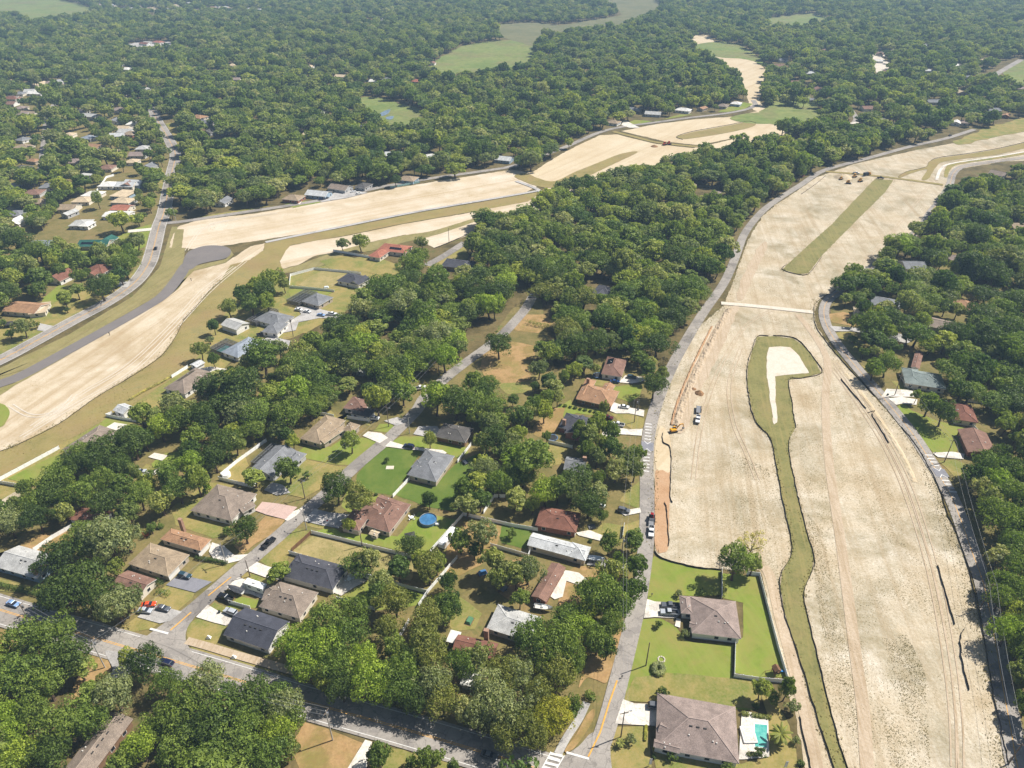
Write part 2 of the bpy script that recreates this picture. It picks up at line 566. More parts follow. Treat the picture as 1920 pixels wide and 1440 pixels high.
S4 = [(538, 462), (600, 450), (648, 443), (747, 422), (893, 397), (985, 368), (1050, 350), (1010, 400), (900, 425), (880, 440), (815, 465), (760, 440), (690, 455), (640, 470), (590, 480), (560, 496), (527, 505), (525, 490)]
poly('sand_strip', S4, M['sand_upper'], 1, False, 0.6)
S5 = [(965, 326), (1000, 322), (1043, 294), (1085, 272), (1124, 254), (1155, 252), (1230, 270), (1300, 278), (1345, 268), (1400, 255), (1470, 235), (1500, 225), (1440, 280), (1330, 300), (1200, 330), (1120, 350), (1050, 365), (1020, 352)]
poly('sand_strip', S5, M['sand_far'], 1, False, 0.9)
S6 = [(1165, 246), (1230, 233), (1300, 224), (1385, 218), (1420, 208), (1440, 200), (1520, 205), (1560, 215), (1500, 232), (1440, 248), (1380, 258), (1310, 272), (1250, 266)]
poly('sand_strip', S6, M['sand_far'], 1, False, 0.9)
poly('sand_strip', [(1295, 78), (1305, 66), (1330, 68), (1342, 80), (1372, 100), (1420, 118), (1440, 140), (1432, 165), (1424, 190), (1440, 205), (1412, 206), (1400, 180), (1390, 150), (1360, 120), (1320, 100)], M['sand_far'], 1, True, 1.0)
poly('sand_track', [(1045, 50), (1100, 43), (1160, 41), (1198, 30), (1203, 33), (1165, 46), (1100, 49), (1052, 57)], M['sand_pale'], 1, True)
poly('dirt_yard', [(-120, 910), (10, 912), (35, 918), (38, 950), (20, 985), (-120, 1010)], M['sand_right'], 1, True, 0.5)

# grass swales and verges
W1 = [(1420, 632), (1410, 660), (1402, 687), (1402, 720), (1407, 757), (1417, 790), (1437, 813), (1448, 833), (1455, 873), (1463, 917), (1473, 962), (1482, 1005), (1484, 1040), (1466, 1073), (1463, 1100),
      (1470, 1147), (1490, 1207), (1513, 1280), (1537, 1360), (1563, 1440), (1595, 1545), (1625, 1545), (1588, 1440), (1570, 1387), (1550, 1310), (1530, 1227), (1508, 1133), (1508, 1103), (1523, 1070),
      (1525, 1043), (1513, 1003), (1502, 960), (1490, 910), (1478, 845), (1482, 820), (1491, 803), (1485, 763), (1478, 713), (1503, 709), (1540, 700), (1528, 677), (1507, 650), (1487, 635), (1450, 631)]
poly('grass_swale', W1, M['swale_grass'], 2, False, 0.3)
poly('sand_island', [(1442, 652), (1462, 650), (1482, 652), (1498, 668), (1518, 700), (1480, 703), (1453, 706), (1454, 750), (1458, 793), (1450, 796), (1444, 750), (1437, 700), (1437, 670)], M['sand_pale'], 3, False, 0.4)
W2 = [(1468, 506), (1475, 497), (1560, 420), (1640, 336), (1675, 338), (1660, 360), (1600, 420), (1540, 480), (1516, 512), (1495, 514)]
poly('grass_swale', W2, M['swale_grass'], 2, False, 0.4)
W4 = [(432, 497), (470, 487), (494, 470), (497, 456), (560, 443), (630, 430), (780, 400), (960, 369), (1010, 360), (1040, 345), (990, 378), (893, 396), (747, 421), (648, 442), (590, 452), (545, 460), (536, 470), (524, 492), (530, 505),
      (480, 522), (455, 540), (430, 575), (400, 625), (370, 670), (330, 705), (240, 765), (120, 830), (0, 895), (-150, 960), (-150, 915), (0, 846), (30, 835), (110, 795), (180, 745), (240, 710), (302, 668), (330, 630), (345, 600), (368, 575), (390, 548), (415, 525)]
poly('grass_swale', W4, M['swale_upper'], 2, False, 0.4)
poly('grass_verge', [(530, 506), (560, 497), (620, 475), (690, 456), (760, 441), (815, 432), (905, 405), (900, 412), (820, 440), (770, 452), (700, 470), (640, 480), (600, 500), (540, 512)], M['verge_left'], 2, True, 0.4)
poly('grass_swale', [(965, 332), (985, 325), (1010, 335), (1040, 340), (1080, 322), (1130, 302), (1160, 290), (1190, 284), (1192, 288), (1150, 308), (1100, 332), (1060, 350), (1040, 352), (1010, 350)], M['swale_upper'], 3, True, 0.3)
poly('grass_swale', [(1268, 257), (1290, 250), (1330, 242), (1370, 235), (1400, 229), (1418, 230), (1410, 238), (1370, 248), (1310, 258), (1280, 261)], M['swale_upper'], 3, True, 0.3)
poly('grass_verge', [(1368, 222), (1400, 213), (1440, 211), (1480, 214), (1530, 208), (1545, 214), (1490, 225), (1450, 232), (1400, 231)], M['meadow'], 3, True, 0.3)
poly('grass_swale', [(1684, 331), (1700, 322), (1735, 314), (1742, 304), (1760, 297), (1810, 290), (1870, 280), (1930, 266), (1935, 274), (1870, 290), (1800, 299), (1765, 305), (1752, 318), (1740, 336), (1728, 336), (1738, 318), (1710, 325), (1690, 333)], M['swale_upper'], 3, True, 0.2)
poly('grass_swale', [(1770, 330), (1775, 312), (1795, 303), (1870, 293), (1935, 282), (1935, 287), (1870, 298), (1800, 308), (1782, 318), (1776, 332)], M['lawn_dry'], 3, True, 0.2)
poly('grass_verge', [(-150, 770), (0, 700), (60, 678), (133, 635), (200, 597), (262, 560), (300, 520), (318, 480), (330, 430), (345, 430), (340, 470), (345, 465), (338, 490), (322, 525), (290, 558), (200, 610), (120, 655), (50, 692), (0, 706), (-150, 760)], M['verge_left'], 2, False, 0.4)
poly('grass_verge', [(-150, 790), (0, 733), (60, 702), (140, 660), (270, 585), (325, 550), (350, 510), (362, 500), (425, 486), (433, 470), (438, 478), (424, 493), (364, 508), (350, 522), (335, 542), (300, 565), (187, 633), (100, 683), (30, 722), (0, 742), (-150, 812)], M['verge_left'], 3, False, 0.3)
poly('grass_verge', [(-60, 750), (0, 757), (14, 765), (19, 775), (14, 788), (0, 802), (-60, 810)], M['lawn'], 3, True, 0.2)
poly('grass_verge', [(-150, 690), (0, 612), (80, 575), (170, 540), (240, 520), (262, 495), (282, 430), (290, 430), (290, 470), (270, 515), (200, 562), (130, 600), (0, 668), (-150, 745)], M['lawn_dry'], 2, False, 0.4)
poly('grass_verge', [(520, 525), (600, 500), (690, 478), (760, 500), (740, 520), (700, 545), (640, 590), (580, 620), (545, 635), (500, 640), (455, 660), (420, 690), (380, 710), (330, 742), (255, 790), (130, 860), (0, 940), (-150, 1000), (-150, 960), (0, 894), (120, 829), (240, 764), (330, 704), (370, 669), (400, 624), (430, 574), (455, 540), (480, 521)], M['lawn_dry'], 1, False, 0.4, excl=False)

poly('grass_verge', [(-200, 800), (0, 690), (133, 625), (250, 555), (300, 500), (322, 425), (350, 425), (345, 500), (335, 545), (300, 570), (187, 637), (0, 745), (-200, 840)], M['verge_left'], 0, False, 0.4)
# meadows, clearings and fields far behind
for nm, px, mt in [
    ('meadow', [(800, 128), (835, 105), (870, 85), (960, 75), (1000, 88), (1005, 110), (985, 128), (930, 132), (880, 140), (830, 138)], 'meadow'),
    ('wetland', [(940, 45), (1010, 43), (1050, 47), (1110, 38), (1190, 27), (1208, 33), (1150, 50), (1080, 56), (1010, 70), (1000, 86), (960, 76), (930, 60)], 'wetland'),
    ('wetland', [(1130, 0), (1230, -5), (1240, 20), (1190, 35), (1140, 42), (1120, 38), (1165, 28), (1150, 12)], 'wetland'),
    ('meadow', [(668, 190), (690, 182), (730, 188), (770, 198), (795, 205), (798, 222), (770, 235), (740, 240), (720, 228), (700, 215), (680, 205)], 'meadow'),
    ('meadow', [(-40, 0), (60, -10), (140, 5), (180, 20), (160, 28), (60, 38), (30, 30), (-40, 10)], 'meadow'),
    ('meadow', [(1290, 92), (1330, 105), (1400, 112), (1430, 125), (1425, 110), (1390, 85), (1340, 78)], 'meadow'),
    ('meadow', [(1440, 120), (1480, 135), (1500, 165), (1545, 205), (1550, 222), (1500, 232), (1440, 232), (1430, 200), (1440, 165)], 'meadow'),
    ('meadow', [(1440, 35), (1520, 25), (1560, 40), (1500, 50), (1440, 55)], 'meadow'),
    ('meadow', [(1880, 145), (1900, 120), (1960, 110), (1960, 150), (1900, 155)], 'meadow'),
    ('meadow', [(1790, 260), (1850, 240), (1900, 225), (1960, 215), (1960, 240), (1900, 250), (1840, 262), (1800, 272)], 'lawn_dry'),
    ('sandy_lot', [(232, 90), (245, 82), (295, 76), (325, 82), (332, 90), (290, 92)], 'concrete_grey'),
    ('clearing', [(1630, 100), (1650, 95), (1665, 115), (1660, 135), (1640, 140), (1632, 120)], 'sand_pale'),
]:
    if len(px) > 3:
        poly(nm, px, M[mt], 3 if mt != 'meadow' else 2, True, 7.0, excl=(nm != 'meadow' or px[0] != (1440, 120)))
m_water, nt, b = new_mat('pond_water')
tc = nt.nodes.new('ShaderNodeTexCoord')
nn = noise_node(nt, tc.outputs['Object'], 0.3, 3)
rr = ramp_node(nt, ['#5c6b78', '#8494a0'])
nt.links.new(nn.outputs[0], rr.inputs[0]); nt.links.new(rr.outputs[0], b.inputs['Base Color'])
b.inputs['Roughness'].default_value = 0.12
poly('pond', [(710, 215), (722, 208), (732, 205), (728, 213), (716, 218)], m_water, 4, True)
poly('pond', [(724, 220), (738, 218), (735, 224), (726, 224)], m_water, 4, True)

# ------------------------------------------------------------------ roads
EDGE = lambda w: [('white', w / 2 - 0.5, 0.18), ('white', -w / 2 + 0.5, 0.18)]
YEL = [('y', 0.22, 0.18), ('y', -0.22, 0.18)]
road_main, CM, zM = road('road', [(-200, 1092), (-60, 1126), (0, 1144), (100, 1174), (223, 1210), (340, 1244), (447, 1276), (567, 1314), (680, 1346), (800, 1380), (960, 1428), (1120, 1480), (1350, 1560)], 10.6, M['asphalt'], 3, 10,
                         [('white', 4.4, 0.18), ('white', -4.4, 0.18)] + YEL)
road_a, CA, zA = road('road', [(268, 1215), (312, 1182), (360, 1146), (393, 1118), (433, 1083), (480, 1042), (530, 999), (570, 962), (610, 928), (670, 872), (720, 830), (757, 795), (783, 768), (800, 742), (845, 702), (890, 668), (915, 650), (945, 625), (968, 600), (985, 580), (1000, 555)], 6.0, M['asphalt'], 3)
ROADS[-1] = (CA[:105], 4.0); ROADS.append((CA[120:], 4.0))
road_c, CC, zC = road('road', [(1040, 1560), (1098, 1462), (1114, 1427), (1138, 1360), (1156, 1293), (1177, 1210), (1196, 1127), (1209, 1043), (1213, 985), (1213, 930), (1213, 865), (1217, 813), (1233, 752), (1258, 692), (1285, 642), (1318, 588), (1358, 530), (1380, 480), (1397, 437), (1428, 398), (1462, 372), (1500, 348), (1545, 320), (1620, 299), (1707, 275), (1773, 260), (1827, 243)], 5.6, M['asphalt'], 3)
road_r, CR, zR = road('road', [(1945, 1560), (1908, 1440), (1895, 1370), (1882, 1300), (1870, 1230), (1856, 1150), (1842, 1090), (1820, 1030), (1799, 970), (1777, 920), (1741, 860), (1704, 805), (1659, 750), (1609, 693), (1570, 645), (1549, 608), (1545, 580), (1556, 560), (1590, 535), (1650, 490), (1700, 450), (1728, 425), (1746, 397), (1766, 372), (1781, 345), (1788, 325), (1808, 312), (1873, 302), (1980, 288)], 5.8, M['asphalt'], 3,
                         8, [('y', 0.0, 0.2)])
ROADS[-1] = (CR[:138], 3.9); ROADS.append((CR[166:], 3.9))
road_l, CL, zL = road('road', [(-160, 752), (0, 676), (66, 641), (133, 604), (200, 568), (250, 533), (276, 500), (287, 470), (298, 425), (307, 400), (315, 360), (322, 325), (329, 292), (322, 272), (310, 250), (293, 222), (286, 205)], 10.5, M['asphalt'], 3, 8,
                         EDGE(10.5) + YEL)
road('road', [(287, 208), (284, 190), (300, 165), (325, 140), (347, 110), (340, 90)], 9.0, M['asphalt'], 3, clear=-5)
road_l2, CL2, zL2 = road('road', [(-160, 770), (0, 720), (50, 700), (133, 655), (200, 618), (267, 580), (307, 554), (333, 523), (350, 498), (372, 483)], 8.0, M['asphalt_new'], 3)
poly('turning_circle', [(343, 500), (350, 476), (368, 466), (390, 461), (418, 462), (432, 468), (432, 478), (420, 486), (395, 491), (372, 497), (358, 506)], M['asphalt_new'], 4)
road('road', [(312, 418), (340, 416), (400, 407), (480, 395), (540, 386), (600, 376), (660, 364), (720, 350), (813, 334), (900, 322), (960, 312), (1003, 297), (1060, 276), (1120, 250), (1167, 238), (1227, 230), (1293, 221), (1360, 213), (1400, 205), (1416, 197), (1412, 188)], 6.0, M['asphalt'], 3)
road('road', [(800, 498), (833, 480), (872, 455)], 6.0, M['asphalt'], 3)
road('road', [(78, 335), (82, 295), (86, 260), (91, 217), (106, 192)], 8.0, M['asphalt'], 3)
road('road', [(1848, 152), (1880, 132), (1915, 112)], 9.0, M['asphalt'], 3, clear=10)
road('road', [(1595, 205), (1605, 222), (1600, 232)], 6.0, M['asphalt'], 3, clear=4)
road('road', [(1595, 232), (1630, 226), (1660, 222)], 5.0, M['concrete'], 3, clear=4)
road('gravel_road', [(1548, 322), (1620, 328), (1690, 336), (1768, 347)], 5.0, M['swale_upper'], 4)
road('gravel_road', [(1352, 569), (1400, 573), (1450, 578), (1524, 586)], 4.0, M['sand_pale'], 4)
road('path', [(1756, 338), (1764, 318), (1785, 307), (1870, 294), (1960, 278)], 2.6, M['concrete'], 5)
road('gravel_road', [(1150, 247), (1190, 257), (1230, 267), (1290, 274), (1330, 276)], 6.0, M['swale_upper'], 4)
road('gravel_road', [(498, 455), (560, 442), (630, 428), (780, 398), (960, 367), (1010, 358)], 3.5, M['concrete_grey'], 5)
road('gravel_road', [(968, 340), (1000, 352), (1018, 362)], 4.0, M['concrete_grey'], 5)
road('gravel_road', [(205, 130), (225, 125), (240, 120)], 8, M['concrete'], 3, clear=8)
# junction aprons
poly('road_apron', [(318, 1215), (262, 1196), (296, 1190), (312, 1172), (350, 1146), (372, 1148), (352, 1178), (350, 1205), (372, 1238), (385, 1250)], M['asphalt'], 4, True)
poly('road_apron', [(1040, 1470), (1046, 1430), (1085, 1400), (1110, 1375), (1140, 1378), (1147, 1440), (1165, 1500)], M['asphalt'], 4, True)
poly('side_road', [(198, 1222), (232, 1228), (250, 1250), (236, 1270), (205, 1275), (212, 1255)], M['concrete_grey'], 4, True)

def line_px(a, b, w, mat, z, parent, name='painted_line'):
    return ribbon_mesh(name, [g(*a), g(*b)], w / 2, -w / 2, z, mat, parent)
zt = 0.36
line_px((282, 1180), (316, 1189), 0.7, M['paint_white'], zt, road_a, 'stop_line')
for i, (a, b) in enumerate([((320, 1183), (359, 1149)), ((391, 1118), (434, 1083))]):
    line_px(a, b, 0.45, M['paint_yellow'], zt + 0.003 * (i + 1), road_a)
for i, (a, b) in enumerate([((1157, 1277), (1142, 1320)), ((1142, 1320), (1125, 1375)), ((1125, 1375), (1103, 1420))]):
    line_px(a, b, 0.45, M['paint_yellow'], 0.372 + 0.003 * i, road_c)
line_px((1062, 1412), (1104, 1424), 0.6, M['paint_white'], 0.385, road_c, 'stop_line')
for i, (a, b) in enumerate([((1032, 1414), (1055, 1419)), ((1028, 1422), (1050, 1428)), ((1022, 1431), (1046, 1437)), ((1018, 1439), (1040, 1446))]):
    line_px(a, b, 0.75, M['paint_white'], 0.39 + 0.002 * i, road_main, 'crossing_bar')
line_px((1033, 1411), (1014, 1446), 0.3, M['paint_white'], 0.40, road_main, 'crossing_edge')
line_px((1058, 1418), (1038, 1452), 0.3, M['paint_white'], 0.402, road_main, 'crossing_edge')
# turn-lane lines near the corner
off = offset_line(CM, -1.0)
# speed humps
def hump(a, b, w, bars, parent, z):
    c = (g(*a) + g(*b)) / 2
    d = (g(*b) - g(*a)).normalized()
    poly_pts = []
    s = Vector((-d.y, d.x, 0))
    L = (g(*b) - g(*a)).length / 2
    m = MB()
    m.box(-L, L, -w / 2, w / 2, 0, 0.09, top=(0.9, 0.1))
    o = m.build('speed_hump', M['asphalt_dark'], parent)
    o.location = (c.x, c.y, z)
    o.rotation_euler = (0, 0, math.atan2(d.y, d.x))
    for sg in (-1, 1):
        for k in range(bars):
            q = c + d * sg * (L + 2.2 + k * 2.3)
            mm = MB(); mm.box(-0.28, 0.28, -1.4 - (0.0 if k else 0.0), 1.4, 0, 0.004)
            t = mm.build('hump_bar', M['paint_white'], parent); t.location = (q.x, q.y, z + 0.02); t.rotation_euler = o.rotation_euler
        for t_s in (-1, 1):
            q = c + d * sg * (L + 0.6)
            mm = MB(); p0 = Vector((0, -t_s * 1.5, 0)); p1 = Vector((-sg * 1.9, 0, 0))
            mm.face([p0 + Vector((0.25, 0, 0)), p1 + Vector((0.25, 0, 0)), p1 - Vector((0.25, 0, 0)), p0 - Vector((0.25, 0, 0))])
            t = mm.build('hump_arrow', M['paint_white'], parent); t.location = (q.x, q.y, z + 0.10 + 0.002 * t_s); t.rotation_euler = o.rotation_euler
hump((1213, 846), (1214, 830), 5.2, 6, road_c, zC + 0.002)
hump((1768, 895), (1758, 880), 5.2, 4, road_r, zR + 0.002)
# zebra hatch lines along the left highway
for i in range(10):
    C0 = CL[10 + i]
for i, t in enumerate(range(4, 22, 2)):
    p, q = CL[t], CL[t + 1]
    d = (q - p).normalized(); s = Vector((-d.y, d.x, 0))
    ribbon_mesh('hatch_line', [p + s * 0.9, p - s * 0.9 + d * 2.4], 0.14, -0.14, zL + 0.02 + 0.0005 * i, M['paint_yellow'], road_l)

# sidewalk along the foreground corner, paths
road('path', [(1046, 1415), (1062, 1385), (1085, 1350), (1097, 1325), (1100, 1318)], 2.2, M['concrete_grey'], 4, clear=0)
road('dirt_path', [(350, 1202), (390, 1213), (440, 1228), (500, 1245), (560, 1262)], 2.6, M['dirt_track'], 4, clear=0.5)
poly('dirt_verge', [(1060, 1405), (1080, 1378), (1098, 1345), (1112, 1330), (1114, 1345), (1100, 1372), (1078, 1402), (1062, 1412)], M['bare_yard'], 4, True, 0.1)
poly('dirt_verge', [(1085, 1290), (1100, 1240), (1120, 1215), (1140, 1215), (1158, 1180), (1166, 1190), (1150, 1245), (1137, 1280), (1118, 1275), (1100, 1272)], M['bare_yard'], 2, True, 0.2)

# ------------------------------------------------------------------ tracks and earthworks on the sand
road('wheel_track', [(1640, 1560), (1626, 1440), (1618, 1330), (1603, 1220), (1590, 1120), (1578, 1030), (1566, 950), (1556, 880), (1549, 800), (1548, 740), (1552, 690), (1545, 660), (1520, 620), (1495, 590)], 3.6, M['dirt_track'], 2, 10)
road('wheel_track', [(1560, 1560), (1532, 1440), (1510, 1340), (1488, 1250), (1463, 1160), (1445, 1085), (1432, 1062)], 3.6, M['dirt_track'], 2, 10)
for k, px in enumerate([[(1790, 1440), (1785, 1330), (1768, 1200), (1740, 1060), (1700, 930), (1660, 840), (1610, 760), (1560, 690)],
           [(1800, 1450), (1797, 1340), (1782, 1210), (1755, 1070), (1712, 930), (1668, 835), (1617, 752), (1565, 680)],
           [(1300, 900), (1310, 820), (1330, 740), (1360, 670), (1400, 610), (1450, 580)],
           [(1420, 900), (1400, 850), (1375, 790), (1368, 720), (1390, 650)],
           [(1550, 560), (1600, 510), (1660, 450), (1710, 390), (1740, 350)]]):
    C = catmull([g(*p) for p in px], 10)
    ROADS.append((C, 1))
    for sgn in (-1, 1):
        ZC[2] += 1
        tag(ribbon_mesh('tyre_track', C, sgn * 0.9 + 0.22, sgn * 0.9 - 0.22, 0.16 + 0.0008 * ZC[2], M['dirt_track']), kind='structure')
for k, px in enumerate([[(60, 800), (150, 740), (240, 685), (320, 610), (380, 545), (440, 500)], [(40, 820), (140, 760), (250, 695), (330, 615), (395, 545), (460, 490)],
           [(350, 470), (362, 450), (380, 430), (420, 415), (520, 400)], [(20, 760), (60, 780), (110, 770), (140, 740)]]):
    C = catmull([g(*p) for p in px], 10)
    for sgn in (-1, 1):
        ZC[2] += 1
        tag(ribbon_mesh('tyre_track', C, sgn * 1.0 + 0.25, sgn * 1.0 - 0.25, 0.16 + 0.0008 * ZC[2], M['sand_pale']), kind='structure')
poly('dirt_patch', [(1229, 1028), (1228, 960), (1229, 885), (1240, 880), (1256, 885), (1256, 930), (1254, 985), (1253, 1025), (1244, 1036)], M['dirt_orange'], 2, True, 0.3)
poly('dirt_patch', [(1230, 880), (1228, 840), (1238, 800), (1254, 815), (1258, 845), (1256, 885), (1242, 882)], M['sand_far'], 2, True, 0.3)
poly('dirt_patch', [(1262, 800), (1275, 760), (1300, 705), (1320, 665), (1350, 610), (1372, 575), (1385, 578), (1368, 620), (1345, 672), (1320, 720), (1300, 760), (1290, 800), (1275, 812)], M['dirt_track'], 2, True, 0.9)
poly('dirt_patch', [(1380, 560), (1392, 520), (1412, 480), (1430, 455), (1440, 460), (1425, 495), (1408, 530), (1396, 560)], M['dirt_track'], 2, True, 0.9)

def ridge(name, px, w, h, mat, wob=0.4, per=14):
    """a low heap of dug soil along a line"""
    C = catmull([g(*p) for p in px], per)
    m = MB()
    rows = []
    K = 7
    for i, p in enumerate(C):
        a, b = C[max(0, i - 1)], C[min(len(C) - 1, i + 1)]
        d = (b - a).normalized(); s = Vector((-d.y, d.x, 0))
        row = []
        for k in range(K):
            t = k / (K - 1) * 2 - 1
            e = 1 if 0 < i < len(C) - 1 else 0.05
            hh = h * e * (math.cos(t * math.pi / 2)) * (0.75 + wob * mnoise.noise(p * 0.45 + Vector((0, 0, k * 0.6)))) * (1.0 if i % 2 else 0.72)
            row.append(p + s * (t * w / 2 * (1 + 0.35 * mnoise.noise(p * 0.3 + Vector((k, 0, 3))))) + Vector((0, 0, 0.13 + max(0, hh))))
        rows.append(row)
    for i in range(len(rows) - 1):
        for k in range(K - 1):
            m.face([rows[i][k], rows[i][k + 1], rows[i + 1][k + 1], rows[i + 1][k]])
    o = m.build(name, mat)
    if o.data.polygons[0].normal.z < 0:
        o.data.flip_normals()
    return tag(o, kind='structure')
ridge('spoil_bank', [(1266, 800), (1277, 765), (1298, 715), (1318, 672), (1345, 618), (1368, 580)], 4.0, 1.1, M['dirt_track'], 0.9, 20)
ridge('trench_edge', [(1258, 798), (1270, 755), (1290, 705), (1310, 662), (1335, 612)], 1.2, 0.8, M['dirt_orange'], 1.2, 20)
ridge('soil_bank', [(1585, 700), (1620, 745), (1655, 795), (1690, 850), (1715, 905)], 2.2, 0.45, M['sand_far'], 0.8, 14)

poly('yard_ground', [(-200, 1090), (-200, 960), (0, 910), (120, 845), (330, 720), (420, 690), (500, 640), (560, 640), (700, 660), (800, 700), (900, 660), (960, 580), (1010, 540), (1030, 640), (1040, 700), (1110, 660), (1200, 660), (1262, 690), (1232, 750), (1214, 812), (1210, 985), (1206, 1043), (1193, 1127), (1174, 1210), (1150, 1293), (1110, 1400), (1060, 1425), (960, 1400), (800, 1355), (567, 1290), (447, 1255), (340, 1222), (223, 1190), (100, 1150), (0, 1120)], M['yard_mix'], 0, False, 0.5, excl=False)
poly('yard_ground', [(1560, 550), (1620, 520), (1960, 420), (2300, 700), (2300, 1200), (1960, 1560), (1920, 1440), (1890, 1300), (1850, 1100), (1800, 960), (1740, 850), (1660, 745), (1610, 690), (1555, 620)], M['yard_mix'], 0, False, 0.5, excl=False)
poly('yard_ground', [(-200, 760), (0, 660), (130, 590), (240, 530), (280, 480), (300, 420), (312, 350), (320, 290), (290, 230), (100, 160), (-200, 200)], M['yard_mix'], 0, False, 0.5, excl=False)
